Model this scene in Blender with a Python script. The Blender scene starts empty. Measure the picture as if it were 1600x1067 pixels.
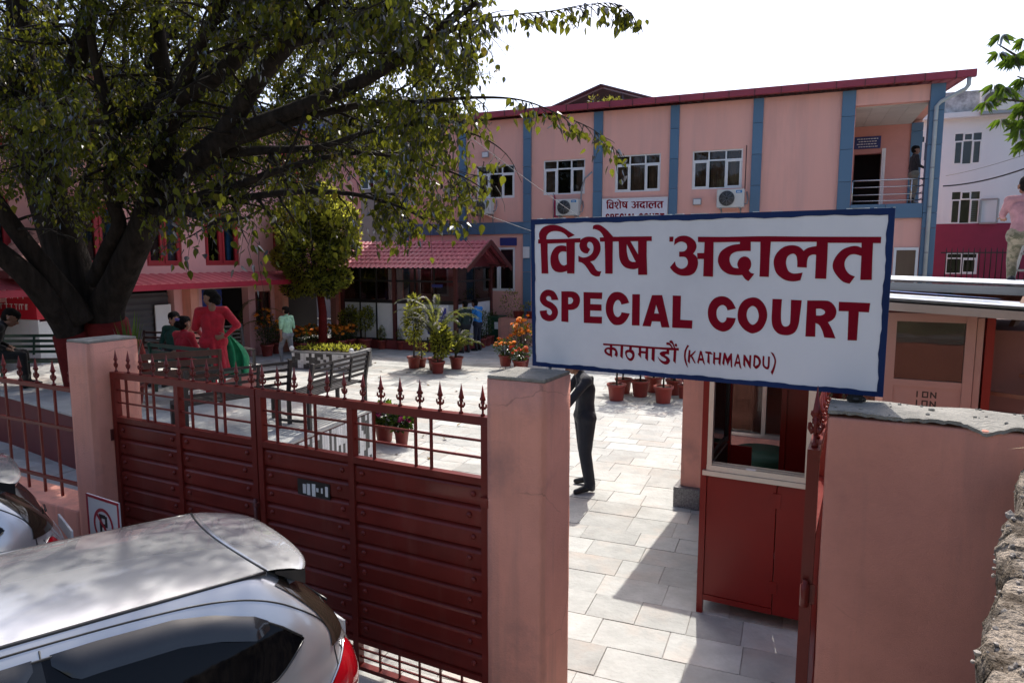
import bpy, bmesh, math, random
import numpy as np
from mathutils import Vector, Matrix, geometry
R_ = math.radians
random.seed(7); np.random.seed(7)
sc = bpy.context.scene
COL = sc.collection
# ------------------------------------------------------------------ camera
CAM = Vector((0, 0, 3.0)); FPX = 1067.0
PITCH = math.atan(128 / 1067.0)
cd = bpy.data.cameras.new('camera'); cam = bpy.data.objects.new('camera', cd); COL.objects.link(cam)
cam.location = CAM; cam.rotation_euler = (R_(90) - PITCH, 0, 0)
cd.sensor_width = 36; cd.lens = 36 * FPX / 1600; cd.clip_start = .05; cd.clip_end = 3000
sc.camera = cam
# ------------------------------------------------------------------ light
SUN_AZ, SUN_EL = R_(14.6), R_(56)          # azimuth clockwise from +Y
w = bpy.data.worlds.new("World"); sc.world = w; w.use_nodes = True
nt = w.node_tree; bg = nt.nodes['Background']
sky = nt.nodes.new('ShaderNodeTexSky'); sky.sky_type = 'NISHITA'; sky.sun_disc = False
sky.sun_elevation = SUN_EL; sky.sun_rotation = SUN_AZ
sky.air_density = .85; sky.dust_density = 10; sky.ozone_density = 1.0; sky.altitude = 1300
nt.links.new(sky.outputs[0], bg.inputs[0]); bg.inputs[1].default_value = .15
ld = bpy.data.lights.new('sun', 'SUN'); ld.energy = 2.55; ld.angle = R_(.53); ld.color = (1, .95, .87)
sun = bpy.data.objects.new('sun', ld); COL.objects.link(sun)
TOSUN = Vector((math.sin(SUN_AZ) * math.cos(SUN_EL), math.cos(SUN_AZ) * math.cos(SUN_EL), math.sin(SUN_EL)))
sun.rotation_euler = TOSUN.to_track_quat('Z', 'Y').to_euler(); sun.location = (20, 60, 80)
vs = sc.view_settings; vs.view_transform = 'Standard'; vs.look = 'None'; vs.gamma = 1; vs.exposure = .85
try: vs.use_curve_mapping = False
except Exception: pass
# ------------------------------------------------------------------ frames
CT, ST = math.cos(PITCH), math.sin(PITCH)
def ray(u, v):
    return Vector((0, CT, -ST)) + Vector((1, 0, 0)) * ((u - 800) / FPX) - Vector((0, ST, CT)) * ((v - 533.5) / FPX)
def at(u, v, y):
    d = ray(u, v); return CAM + d * (y / d.y)
def onz(u, v, z=0.0):
    d = ray(u, v); return CAM + d * ((z - CAM.z) / d.z)
def project(p):
    q = Vector(p) - CAM; wv = q.y * CT - q.z * ST
    return 800 + FPX * q.x / wv, 533.5 - FPX * (q.y * ST + q.z * CT) / wv
GA = R_(62.61); EG = Vector((-math.sin(GA), math.cos(GA), 0)); NG = Vector((math.cos(GA), math.sin(GA), 0))
RZG = math.atan2(-EG.y, -EG.x)      # gate frame: local x runs right along the gate, y goes in
BA = math.atan(2650 / 1075); EB = Vector((-math.sin(BA), math.cos(BA), 0)); NB = Vector((math.cos(BA), math.sin(BA), 0))
RZB = math.atan2(-EB.y, -EB.x)      # court building frame: x right along the facade, y into it
# ------------------------------------------------------------------ materials
def newmat(name):
    m = bpy.data.materials.new(name); m.use_nodes = True; return m, m.node_tree
def M(name, col, rough=.6, metal=0., var=.12, vs_=2.5, bump=0., bs=40., coat=0., spec=.5, rnd=0., isl=0.,
      col2=None, c2s=1.2, c2t=.6, c2w=.12, trans=0., alpha=1., sheen=0., streak=False, det=6., rv=.06, stain=None, crack=0.):
    m, t = newmat(name); N, Lk = t.nodes, t.links
    b = N['Principled BSDF']; b.inputs['Roughness'].default_value = rough; b.inputs['Metallic'].default_value = metal
    b.inputs['Specular IOR Level'].default_value = spec; b.inputs['Coat Weight'].default_value = coat; b.inputs['Coat Roughness'].default_value = .05
    if trans: b.inputs['Transmission Weight'].default_value = trans
    if sheen: b.inputs['Sheen Weight'].default_value = sheen
    geo = N.new('ShaderNodeNewGeometry'); pos = geo.outputs['Position']
    if rnd:                              # shared meshes: shift the pattern by the object's own random number
        oi = N.new('ShaderNodeObjectInfo'); ad = N.new('ShaderNodeVectorMath'); ad.operation = 'ADD'
        cb = N.new('ShaderNodeCombineXYZ'); mu = N.new('ShaderNodeMath'); mu.operation = 'MULTIPLY'; mu.inputs[1].default_value = 31
        Lk.new(oi.outputs['Random'], mu.inputs[0]); Lk.new(mu.outputs[0], cb.inputs[0]); Lk.new(pos, ad.inputs[0]); Lk.new(cb.outputs[0], ad.inputs[1]); pos = ad.outputs[0]
    if streak:
        mp = N.new('ShaderNodeMapping'); mp.inputs['Scale'].default_value = (1, 1, .12); Lk.new(pos, mp.inputs[0]); spos = mp.outputs[0]
    else: spos = pos
    nz = N.new('ShaderNodeTexNoise'); nz.inputs['Scale'].default_value = vs_; nz.inputs['Detail'].default_value = det; nz.inputs['Roughness'].default_value = .62
    Lk.new(spos, nz.inputs['Vector'])
    rp = N.new('ShaderNodeValToRGB'); e = rp.color_ramp.elements
    e[0].position = .3; e[1].position = .7
    e[0].color = tuple(min(1, c * (1 - var)) for c in col) + (1,); e[1].color = tuple(min(1, c * (1 + var)) for c in col) + (1,)
    Lk.new(nz.outputs['Fac'], rp.inputs[0]); out = rp.outputs[0]
    if col2:
        n2 = N.new('ShaderNodeTexNoise'); n2.inputs['Scale'].default_value = c2s; n2.inputs['Detail'].default_value = 9; n2.inputs['Roughness'].default_value = .68
        Lk.new(spos, n2.inputs['Vector'])
        mr = N.new('ShaderNodeMapRange'); mr.inputs[1].default_value = c2t - c2w; mr.inputs[2].default_value = c2t + c2w; Lk.new(n2.outputs['Fac'], mr.inputs[0])
        mx = N.new('ShaderNodeMix'); mx.data_type = 'RGBA'; Lk.new(mr.outputs[0], mx.inputs[0]); Lk.new(out, mx.inputs[6]); mx.inputs[7].default_value = (*col2, 1); out = mx.outputs[2]
    if stain:                            # broad weathering: (colour, scale xyz, threshold, strength)
        mp2 = N.new('ShaderNodeMapping'); mp2.inputs['Scale'].default_value = stain[1]; Lk.new(geo.outputs['Position'], mp2.inputs[0])
        n4 = N.new('ShaderNodeTexNoise'); n4.inputs['Scale'].default_value = 1; n4.inputs['Detail'].default_value = 8; n4.inputs['Roughness'].default_value = .6; Lk.new(mp2.outputs[0], n4.inputs['Vector'])
        mr4 = N.new('ShaderNodeMapRange'); mr4.inputs[1].default_value = stain[2]; mr4.inputs[2].default_value = stain[2] + .22; mr4.inputs[4].default_value = stain[3]; Lk.new(n4.outputs['Fac'], mr4.inputs[0])
        m4 = N.new('ShaderNodeMix'); m4.data_type = 'RGBA'; Lk.new(mr4.outputs[0], m4.inputs[0]); Lk.new(out, m4.inputs[6]); m4.inputs[7].default_value = (*stain[0], 1); out = m4.outputs[2]
    if crack:                            # hairline cracks where a broad noise lets them show
        vo = N.new('ShaderNodeTexVoronoi'); vo.feature = 'DISTANCE_TO_EDGE'; vo.inputs['Scale'].default_value = crack
        wv = N.new('ShaderNodeTexNoise'); wv.inputs['Scale'].default_value = 9; wv.inputs['Detail'].default_value = 6; va = N.new('ShaderNodeMix'); va.data_type = 'VECTOR'; va.inputs[0].default_value = .06
        Lk.new(geo.outputs['Position'], wv.inputs['Vector']); Lk.new(geo.outputs['Position'], va.inputs[4]); Lk.new(wv.outputs['Color'], va.inputs[5]); Lk.new(va.outputs[1], vo.inputs['Vector'])
        m5 = N.new('ShaderNodeMapRange'); m5.inputs[1].default_value = .0012; m5.inputs[2].default_value = .0035; m5.inputs[3].default_value = 1; m5.inputs[4].default_value = 0; Lk.new(vo.outputs['Distance'], m5.inputs[0])
        n6 = N.new('ShaderNodeTexNoise'); n6.inputs['Scale'].default_value = 1.1; Lk.new(geo.outputs['Position'], n6.inputs['Vector']); m6 = N.new('ShaderNodeMapRange'); m6.inputs[1].default_value = .55; m6.inputs[2].default_value = .62; m6.inputs[4].default_value = .35; Lk.new(n6.outputs['Fac'], m6.inputs[0])
        mu6 = N.new('ShaderNodeMath'); mu6.operation = 'MULTIPLY'; Lk.new(m5.outputs[0], mu6.inputs[0]); Lk.new(m6.outputs[0], mu6.inputs[1])
        m7 = N.new('ShaderNodeMix'); m7.data_type = 'RGBA'; Lk.new(mu6.outputs[0], m7.inputs[0]); Lk.new(out, m7.inputs[6]); m7.inputs[7].default_value = (*[c * .25 for c in col], 1); out = m7.outputs[2]
    if rnd or isl:
        hs = N.new('ShaderNodeHueSaturation'); mr = N.new('ShaderNodeMapRange')
        src = oi.outputs['Random'] if rnd else geo.outputs['Random Per Island']; a = rnd or isl
        mr.inputs[3].default_value = 1 - a; mr.inputs[4].default_value = 1 + a; Lk.new(src, mr.inputs[0]); Lk.new(mr.outputs[0], hs.inputs['Value'])
        Lk.new(out, hs.inputs['Color']); out = hs.outputs[0]
    Lk.new(out, b.inputs['Base Color'])
    if rv:
        r2 = N.new('ShaderNodeMapRange'); r2.inputs[3].default_value = max(.02, rough - rv); r2.inputs[4].default_value = min(1, rough + rv); Lk.new(nz.outputs['Fac'], r2.inputs[0]); Lk.new(r2.outputs[0], b.inputs['Roughness'])
    if bump:
        n3 = N.new('ShaderNodeTexNoise'); n3.inputs['Scale'].default_value = bs; n3.inputs['Detail'].default_value = 5; Lk.new(pos, n3.inputs['Vector'])
        bp = N.new('ShaderNodeBump'); bp.inputs['Strength'].default_value = min(1, bump); bp.inputs['Distance'].default_value = .02; Lk.new(n3.outputs['Fac'], bp.inputs['Height']); Lk.new(bp.outputs[0], b.inputs['Normal'])
    return m
def leafmat(name, c, tc, var=.35, gl=.35, tw=.45, yel=None, gk=.35):
    """thin leaf: diffuse + glossy skin + light let through; every leaf its own tint"""
    m, t = newmat(name); N, Lk = t.nodes, t.links; N.remove(N['Principled BSDF']); o = N['Material Output']
    geo = N.new('ShaderNodeNewGeometry'); oi = N.new('ShaderNodeObjectInfo')
    sm = N.new('ShaderNodeMath'); sm.operation = 'ADD'; fr = N.new('ShaderNodeMath'); fr.operation = 'FRACT'
    Lk.new(geo.outputs['Random Per Island'], sm.inputs[0]); Lk.new(oi.outputs['Random'], sm.inputs[1]); Lk.new(sm.outputs[0], fr.inputs[0])
    def ramp(cc):
        r = N.new('ShaderNodeValToRGB'); el = r.color_ramp.elements
        y = yel or tuple(min(1, x * 1.5) for x in cc)
        el[0].position = 0; el[0].color = (*[x * (1 - var) for x in cc], 1); el[1].position = 1
        el[1].color = (*(tuple(a * (max(cc) / max(y)) * 1.5 for a in y)), 1)
        q = el.new(.55); q.color = (*cc, 1); q = el.new(.88); q.color = (*[min(1, x * (1 + var * .7)) for x in cc], 1)
        Lk.new(fr.outputs[0], r.inputs[0]); return r.outputs[0]
    d = N.new('ShaderNodeBsdfDiffuse'); Lk.new(ramp(c), d.inputs[0]); tr = N.new('ShaderNodeBsdfTranslucent'); Lk.new(ramp(tc), tr.inputs[0])
    g = N.new('ShaderNodeBsdfGlossy'); g.inputs['Roughness'].default_value = gl; g.inputs['Color'].default_value = (gk, gk, gk, 1)
    m1 = N.new('ShaderNodeMixShader'); m1.inputs[0].default_value = tw; Lk.new(d.outputs[0], m1.inputs[1]); Lk.new(tr.outputs[0], m1.inputs[2])
    lw = N.new('ShaderNodeFresnel'); lw.inputs[0].default_value = 1.4
    m2 = N.new('ShaderNodeMixShader'); Lk.new(lw.outputs[0], m2.inputs[0]); Lk.new(m1.outputs[0], m2.inputs[1]); Lk.new(g.outputs[0], m2.inputs[2]); Lk.new(m2.outputs[0], o.inputs[0])
    return m
def glassmat(name, tint=(.5, .53, .55), dark=.5):
    """thin pane: part see-through, part mirror by angle"""
    m, t = newmat(name); N, Lk = t.nodes, t.links; N.remove(N['Principled BSDF']); o = N['Material Output']
    tr = N.new('ShaderNodeBsdfTransparent'); tr.inputs[0].default_value = (*[x * dark for x in tint], 1)
    g = N.new('ShaderNodeBsdfGlossy'); g.inputs['Roughness'].default_value = .02; g.inputs[0].default_value = (.95, .97, 1, 1)
    f = N.new('ShaderNodeFresnel'); f.inputs[0].default_value = 1.5; mx = N.new('ShaderNodeMixShader')
    nz = N.new('ShaderNodeTexNoise'); nz.inputs['Scale'].default_value = 1.7; bp = N.new('ShaderNodeBump'); bp.inputs['Strength'].default_value = .04
    Lk.new(nz.outputs[0], bp.inputs['Height']); Lk.new(bp.outputs[0], g.inputs['Normal'])
    Lk.new(f.outputs[0], mx.inputs[0]); Lk.new(tr.outputs[0], mx.inputs[1]); Lk.new(g.outputs[0], mx.inputs[2]); Lk.new(mx.outputs[0], o.inputs[0])
    return m
PINK = M('pink_render', (.72, .325, .245), .85, var=.09, vs_=2.2, bump=.4, bs=90, crack=1.1, stain=((.36, .21, .18), (7, 7, .5), .5, .5), col2=(.36, .19, .17), c2s=1.6, c2t=.7, c2w=.14, spec=.25)
PINKW = M('pink_wall_render', (.63, .275, .205), .9, var=.12, vs_=2.6, crack=.9, stain=((.33, .18, .15), (5, 5, .6), .5, .5), bump=.32, bs=190, col2=(.36, .15, .12), c2s=1.3, c2t=.66, c2w=.16, spec=.2)
PINKB = M('pink_facade', (.81, .435, .36), .85, var=.06, stain=((.6, .36, .32), (1.6, 1.6, .14), .5, .55), vs_=.6, bump=.15, bs=30, col2=(.5, .27, .24), c2s=.5, c2t=.72, c2w=.15, spec=.2, streak=True)
PINKL = M('pale_pink_wall', (.66, .36, .35), .85, var=.06, vs_=.7, bump=.15, bs=30, spec=.2)
CONC = M('cement_top', (.25, .24, .215), .9, var=.25, vs_=6, bump=.8, bs=45, col2=(.1, .1, .09), c2s=9, c2t=.66, c2w=.06, spec=.2)
BLUE = M('blue_cladding', (.085, .17, .27), .42, var=.06, vs_=.8, rnd=.07, spec=.5)
DBLUE = M('navy_board', (.02, .03, .16), .45, var=.1)
WHITEP = M('white_paint', (.78, .78, .77), .5, var=.04)
UPVC = M('white_window_frame', (.74, .75, .75), .4, var=.04, spec=.5)
ALU = M('aluminium', (.52, .5, .48), .38, metal=.85, var=.06, vs_=6, bump=.05, bs=20)
GREYM = M('grey_metal', (.3, .31, .32), .45, metal=.6, var=.1)
STEEL = M('stainless_rail', (.6, .6, .6), .25, metal=1, var=.05)
REDP = M('oxide_red_paint', (.142, .0165, .0122), .34, var=.18, stain=((.2, .07, .055), (9, 9, 1.4), .54, .35), vs_=3, bump=.06, bs=12, spec=.3, rnd=.1, col2=(.085, .014, .01), c2s=5, c2t=.7, c2w=.1, rv=.1)
REDB = M('booth_red_paint', (.165, .01, .008), .3, var=.12, vs_=1.6, bump=.03, bs=6, spec=.28)
REDROOF = M('red_roof_sheet', (.42, .085, .11), .5, var=.12, vs_=2, col2=(.28, .06, .075), c2s=2.2, c2t=.62, bump=.1, bs=12)
MAROON = M('maroon_steel', (.085, .017, .016), .45, var=.15)
GUTTER = M('red_gutter', (.3, .035, .06), .5, var=.15, vs_=1.2, col2=(.1, .02, .03), c2s=1.5, c2t=.66, c2w=.08)
BLACKM = M('black_metal', (.012, .012, .013), .4, var=.2)
DARK = M('dark_interior', (.012, .011, .011), .9, var=.3)  # near-black: room backings get their indoor shade as colour
PANELW = M('white_panel', (.66, .67, .68), .45, var=.04, vs_=1.2, col2=(.5, .5, .49), c2s=2, c2t=.68)
GLASS = glassmat('window_glass', (.75, .78, .8), .9)
GLASST = glassmat('tinted_glass', (.8, .76, .73), .82)
BARK = M('ficus_bark', (.026, .021, .018), .95, var=.55, vs_=9, bump=1., bs=26, spec=.1, streak=True)
TWIG = M('twig_bark', (.05, .045, .032), .9, var=.3)
BANDRED = M('red_painted_bark', (.12, .012, .011), .85, var=.2, vs_=4, bump=.9, bs=14, spec=.15)
LEAF = leafmat('ficus_leaf', (.038, .05, .012), (.265, .28, .023), yel=(.34, .27, .04), gl=.4, tw=.34, gk=.16)
LEAF2 = leafmat('topiary_leaf', (.13, .15, .03), (.6, .6, .08), gl=.5, tw=.5, gk=.06)
LEAF3 = leafmat('broad_leaf', (.03, .06, .015), (.16, .26, .02), gl=.35, tw=.4, gk=.3)
PALM = leafmat('palm_leaf', (.09, .12, .035), (.36, .38, .06), yel=(.55, .5, .12), gl=.5, tw=.42, gk=.06)
FLOWO = M('orange_petals', (.85, .27, .015), .7, var=.25, vs_=30, rnd=.2, bump=.5, bs=60)
FLOWR = M('red_orange_petals', (.7, .08, .015), .7, var=.25, vs_=30, rnd=.2, bump=.5, bs=60)
FLOWM = M('magenta_petals', (.5, .03, .17), .7, var=.25, vs_=30, rnd=.2, bump=.5, bs=60)
POT = M('terracotta_plastic', (.24, .04, .03), .5, var=.12, vs_=4, rnd=.12)
SOIL = M('potting_soil', (.05, .035, .025), 1, var=.4, vs_=30, bump=1, bs=60)
STONE = M('paving_stone', (.42, .425, .405), .75, var=.16, vs_=4.5, bump=.5, bs=22, rnd=.17, stain=((.24, .22, .19), (.7, .7, .7), .52, .5), col2=(.52, .45, .39), c2s=1.1, c2t=.62, c2w=.12, spec=.35, det=10)
STONEI = M('paving_stone_far', (.42, .425, .405), .75, var=.16, vs_=4.5, bump=.4, bs=22, isl=.17, stain=((.24, .22, .19), (.7, .7, .7), .52, .5), col2=(.52, .45, .39), c2s=1.1, c2t=.62, c2w=.12, spec=.35)
JOINT = M('paving_joint', (.36, .34, .32), .95, var=.2, vs_=8, bump=.5, bs=60)
BENCHM = M('bench_brown_metal', (.025, .019, .017), .5, var=.2, vs_=8)
BENCHG = M('bench_green_metal', (.01, .05, .033), .35, var=.2, vs_=8)
BENCHW = M('bench_brown_wood', (.10, .042, .026), .55, var=.25, vs_=7, bump=.2, bs=30)
MOSW = M('white_mosaic', (.66, .66, .66), .4, var=.1, rnd=.15)
MOSB = M('black_mosaic', (.03, .03, .035), .3, var=.3, rnd=.3)
SILVER = M('silver_car_paint', (.6, .605, .61), .26, metal=.6, var=.015, vs_=1, coat=1., spec=.5, rv=.0, det=2)
CARBLK = M('black_car_trim', (.012, .013, .015), .3, var=.1)
CARGL = M('car_glass', (.004, .004, .005), .04, var=.1, spec=.22, rv=.0)
CARGLR = M('rear_glass', (.03, .022, .016), .06, var=.1, spec=.8, rv=.0)
VISOR = M('smoked_visor', (.012, .013, .015), .16, var=.05, coat=.5)
TAILR = M('red_lens', (.45, .004, .012), .08, var=.15, vs_=9, coat=1., spec=.6, rv=.0)
CHROME = M('chrome', (.7, .7, .72), .12, metal=1, var=.02)
RUBBER = M('tyre_rubber', (.015, .015, .015), .85, var=.2)
SIGNW = M('sign_white_paint', (.72, .72, .78), .5, var=.035, vs_=.9, col2=(.5, .5, .56), c2s=.55, c2t=.7, c2w=.2, bump=.05, bs=6, spec=.35)
SIGNB = M('sign_navy_border', (.005, .022, .1), .5, var=.2, vs_=3, bump=.1, bs=20, spec=.2)
SIGNR = M('sign_crimson_paint', (.21, .001, .014), .55, var=.08, vs_=5, spec=.1)
BLACKP = M('black_paint', (.012, .012, .012), .5)
# ------------------------------------------------------------------ mesh builder
class MB:
    def __init__(s): s.v = []; s.f = []; s.m = []; s.cm = 0; s.smooth = []
    def add(s, vs_, fs, sm=False):
        o = len(s.v); s.v += [tuple(p) for p in vs_]; s.f += [tuple(i + o for i in f) for f in fs]; s.m += [s.cm] * len(fs); s.smooth += [sm] * len(fs); return s
    def box(s, x0, x1, y0, y1, z0, z1, bev=0.):
        if bev:
            bm = bmesh.new(); bmesh.ops.create_cube(bm, size=1)
            for q in bm.verts: q.co = ((x0 + x1) / 2 + q.co.x * (x1 - x0), (y0 + y1) / 2 + q.co.y * (y1 - y0), (z0 + z1) / 2 + q.co.z * (z1 - z0))
            bmesh.ops.bevel(bm, geom=bm.edges[:], offset=bev, segments=2, profile=.6, affect='EDGES')
            return s.bm(bm)
        s.add([(x0, y0, z0), (x1, y0, z0), (x1, y1, z0), (x0, y1, z0), (x0, y0, z1), (x1, y0, z1), (x1, y1, z1), (x0, y1, z1)],
              [(0, 3, 2, 1), (4, 5, 6, 7), (0, 1, 5, 4), (1, 2, 6, 5), (2, 3, 7, 6), (3, 0, 4, 7)]); return s
    def bm(s, bm, sm=False):
        bm.verts.index_update(); s.add([q.co[:] for q in bm.verts], [[q.index for q in f.verts] for f in bm.faces], sm); bm.free(); return s
    def bar(s, a, b, w_, h=None, up=(0, 0, 1)):
        """square bar from a to b"""
        a, b = Vector(a), Vector(b); h = h or w_; d = (b - a).normalized(); u = Vector(up)
        if abs(d.dot(u)) > .95: u = Vector((1, 0, 0))
        r = d.cross(u).normalized() * (w_ / 2); t = r.cross(d).normalized() * (h / 2)
        s.add([a - r - t, a + r - t, a + r + t, a - r + t, b - r - t, b + r - t, b + r + t, b - r + t],
              [(0, 1, 2, 3), (7, 6, 5, 4), (4, 5, 1, 0), (5, 6, 2, 1), (6, 7, 3, 2), (7, 4, 0, 3)]); return s
    def tube(s, pts, r, n=6, cap=True, sm=True):
        pts = [Vector(p) for p in pts]; k = len(pts); rr = r if isinstance(r, (list, tuple)) else [r] * k
        vs_ = []; t0 = None; ref = None
        for i, p in enumerate(pts):
            t = (pts[min(i + 1, k - 1)] - pts[max(i - 1, 0)]).normalized()
            if ref is None: ref = Vector((0, 0, 1)).cross(t); ref = ref.normalized() if ref.length > .1 else Vector((1, 0, 0))
            ref = (ref - t * ref.dot(t)).normalized(); b = t.cross(ref)
            for j in range(n):
                a = 2 * math.pi * j / n; vs_.append(p + (ref * math.cos(a) + b * math.sin(a)) * rr[i])
        fs = [(i * n + j, i * n + (j + 1) % n, (i + 1) * n + (j + 1) % n, (i + 1) * n + j) for i in range(k - 1) for j in range(n)]
        if cap: fs += [tuple(reversed(range(n))), tuple(range((k - 1) * n, k * n))]
        s.add(vs_, fs, sm); return s
    def lathe(s, prof, n=16, c=(0, 0, 0), sm=True, sx=1., sy=1.):
        vs_ = [(c[0] + r * math.cos(2 * math.pi * j / n) * sx, c[1] + r * math.sin(2 * math.pi * j / n) * sy, c[2] + z) for r, z in prof for j in range(n)]
        k = len(prof); fs = [(i * n + j, i * n + (j + 1) % n, (i + 1) * n + (j + 1) % n, (i + 1) * n + j) for i in range(k - 1) for j in range(n)]
        if prof[0][0] > 1e-4: fs.append(tuple(reversed(range(n))))
        if prof[-1][0] > 1e-4: fs.append(tuple(range((k - 1) * n, k * n)))
        s.add(vs_, fs, sm); return s
    def grid(s, fn, nu, nv, sm=True):
        vs_ = [fn(i / nu, j / nv) for j in range(nv + 1) for i in range(nu + 1)]
        s.add(vs_, [(j * (nu + 1) + i, j * (nu + 1) + i + 1, (j + 1) * (nu + 1) + i + 1, (j + 1) * (nu + 1) + i) for j in range(nv) for i in range(nu)], sm); return s
    def prism(s, pts, off):
        """planar polygon pts extruded by vector off"""
        pts = [Vector(p) for p in pts]; off = Vector(off); n = len(pts)
        s.add(list(pts) + [p + off for p in pts], [tuple(range(n)), tuple(reversed(range(n, 2 * n)))] + [(i, i + n, (i + 1) % n + n, (i + 1) % n) for i in range(n)]); return s
    def ball(s, c, r, n=8, m=6, sz=1.):
        s.lathe([(max(1e-5, r * math.sin(math.pi * i / m)), -r * sz * math.cos(math.pi * i / m)) for i in range(m + 1)], n, c); return s
    def mesh(s, name, mats):
        me = bpy.data.meshes.new(name); me.from_pydata(s.v, [], s.f); mats = mats if isinstance(mats, (list, tuple)) else [mats]
        for q in mats: me.materials.append(q)
        if any(s.m): me.polygons.foreach_set('material_index', s.m)
        if any(s.smooth): me.polygons.foreach_set('use_smooth', s.smooth)
        me.update(); return me
def fixn(me):
    bm = bmesh.new(); bm.from_mesh(me); bmesh.ops.recalc_face_normals(bm, faces=bm.faces); bm.to_mesh(me); bm.free(); return me
def tag(o, label=None, cat=None, group=None, kind=None):
    for k, v in (('label', label), ('category', cat), ('group', group), ('kind', kind)):
        if v: o[k] = v
    return o
def thing(name, label, cat, loc=(0, 0, 0), rz=0., group=None):
    o = bpy.data.objects.new(name, None); COL.objects.link(o); o.location = loc; o.rotation_euler = (0, 0, rz); o.empty_display_size = .1
    return tag(o, label, cat, group)
def part(name, mb, mats, parent=None, loc=None, rz=None, kind=None, label=None, fix=True):
    me = mb if isinstance(mb, bpy.types.Mesh) else mb.mesh(name, mats)
    if fix and not isinstance(mb, bpy.types.Mesh): fixn(me)
    o = bpy.data.objects.new(name, me); COL.objects.link(o); o.parent = parent
    if loc is not None: o.location = loc
    if rz is not None: o.rotation_euler = (0, 0, rz)
    if kind: o['kind'] = kind
    if label: o['label'] = label
    return o
def solo(name, mb, mats, label, cat, loc=(0, 0, 0), rz=0., group=None, fix=True):
    return tag(part(name, mb, mats, None, loc, rz, fix=fix), label, cat, group)
def inst(name, me, parent, loc=(0, 0, 0), rot=(0, 0, 0), scl=(1, 1, 1)):
    o = bpy.data.objects.new(name, me); COL.objects.link(o); o.parent = parent; o.location = loc; o.rotation_euler = rot; o.scale = scl; return o
def kids(o): return [c for c in bpy.data.objects if c.parent == o]
def copy_tree(o, parent=None, ch=None):
    if ch is None:
        ch = {}
        for q in bpy.data.objects:
            if q.parent: ch.setdefault(q.parent.name, []).append(q)
    c = o.copy(); COL.objects.link(c); c.parent = parent
    for q in ch.get(o.name, []): copy_tree(q, c, ch)
    return c
def B(*a, **k): return MB().box(*a, **k)
# painted letters: control points, 'c' marks a corner; smooth between corners
def letter_contour(s):
    P = []
    for t_ in s.split():
        c = t_.endswith('c'); x, y = t_.rstrip('c').split(','); P.append((float(x), float(y), c))
    n = len(P); out = []
    for i in range(n):
        p0, p1, p2, p3 = P[i - 1], P[i], P[(i + 1) % n], P[(i + 2) % n]
        out.append((p1[0], p1[1]))
        if p1[2] and p2[2]: continue
        if p1[2]: p0 = p1
        if p2[2]: p3 = p2
        for q in (.25, .5, .75):
            out.append(tuple(.5 * (2 * p1[k] + (p2[k] - p0[k]) * q + (2 * p0[k] - 5 * p1[k] + 4 * p2[k] - p3[k]) * q * q + (3 * p1[k] - p0[k] - 3 * p2[k] + p3[k]) * q ** 3) for k in (0, 1)))
    return out
def letter_mb(spec, f, depth=.0012):
    """spec 'poly/poly' of 'outer|hole'; f maps the millimetre coordinates to local x, z; faces look to -y"""
    mb = MB()
    for k, poly in enumerate(spec.split('/')):
        cs = [[f(*p) for p in letter_contour(c)] for c in poly.split('|')]
        y = -depth - .0004 * k
        fl = [p for c in cs for p in c]; tri = geometry.tessellate_polygon([[Vector((p[0], p[1], 0)) for p in c] for c in cs])
        mb.add([(p[0], y, p[1]) for p in fl], [tuple(t_) for t_ in tri])
        for c in cs:
            n = len(c); mb.add([(p[0], y, p[1]) for p in c] + [(p[0], 0, p[1]) for p in c], [(i, (i + 1) % n, (i + 1) % n + n, i + n) for i in range(n)])
    return mb
# ================================================================== SETTING
def struct(name, mb, mats, parent=None, kind='structure'): return part(name, mb, mats, parent, kind=kind)
DIRT = M('packed_dirt', (.2, .18, .16), .95, var=.3, vs_=2, bump=.5, bs=20)
struct('ground', MB().add([(-900, -900, -.12), (900, -900, -.12), (900, 900, -.12), (-900, 900, -.12)], [(0, 1, 2, 3)]), DIRT)
GP0 = Vector((-.149, 4.121, 0))                      # right end of the double gate, on the ground
F0 = Vector((0, 25.0, 0))                            # a point of the court facade
def bl(x, y, z=0): return F0 - EB * x + NB * y + Vector((0, 0, z))      # court-frame to world
def gl(x, y, z=0): return GP0 - EG * x + NG * y + Vector((0, 0, z))     # gate-frame to world
def to_bl(p): q = Vector(p) - F0; return -q.dot(EB), q.dot(NB)
# --- paved courtyard
yard = struct('courtyard', MB().add([bl(-16, 3, -.008), bl(-16, -21.4, -.008), bl(-7.5, -21.4, -.008), bl(4, -23.4, -.008), bl(16, -23.4, -.008), bl(16, 3, -.008)], [(0, 1, 2, 3, 4, 5)]), JOINT)
smesh = []
for k in range(4):
    bm = bmesh.new(); bmesh.ops.create_cube(bm, size=1)
    for q in bm.verts:
        q.co.x += random.uniform(-.006, .006); q.co.y += random.uniform(-.01, .01)
    bmesh.ops.bevel(bm, geom=[e for e in bm.edges if min(v.co.z for v in e.verts) > 0], offset=.012, segments=1, affect='EDGES')
    smesh.append(MB().bm(bm).mesh('paving_stone', STONE))
stones = []
rs = random.Random(11); y = -23.2
while y < 1.5:
    d = rs.choice((.32, .36, .38, .4, .44)); x = -13 - rs.random() * .6
    while x < 10:
        l = rs.choice((.42, .5, .56, .6, .7)); c = bl(x + l / 2, y + d / 2)
        if (c - GP0).dot(NG) > .05 and c.x < 6.5: stones.append((c, l - .008, d - .008, rs.random(), rs.uniform(-.003, .003)))
        x += l
    y += d
def stone_seen(c):
    if c.y < 1.5: return False
    u, v = project(c)
    return (880 < u < 1100 and v > 596) or (555 < u < 775 and 560 < v < 730) or (690 < u < 1100 and 560 < v < 640) or (575 < u < 770 and v > 990)
stones.sort(key=lambda q: (0 if stone_seen(q[0]) else 1, (q[0] - CAM).length))
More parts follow.
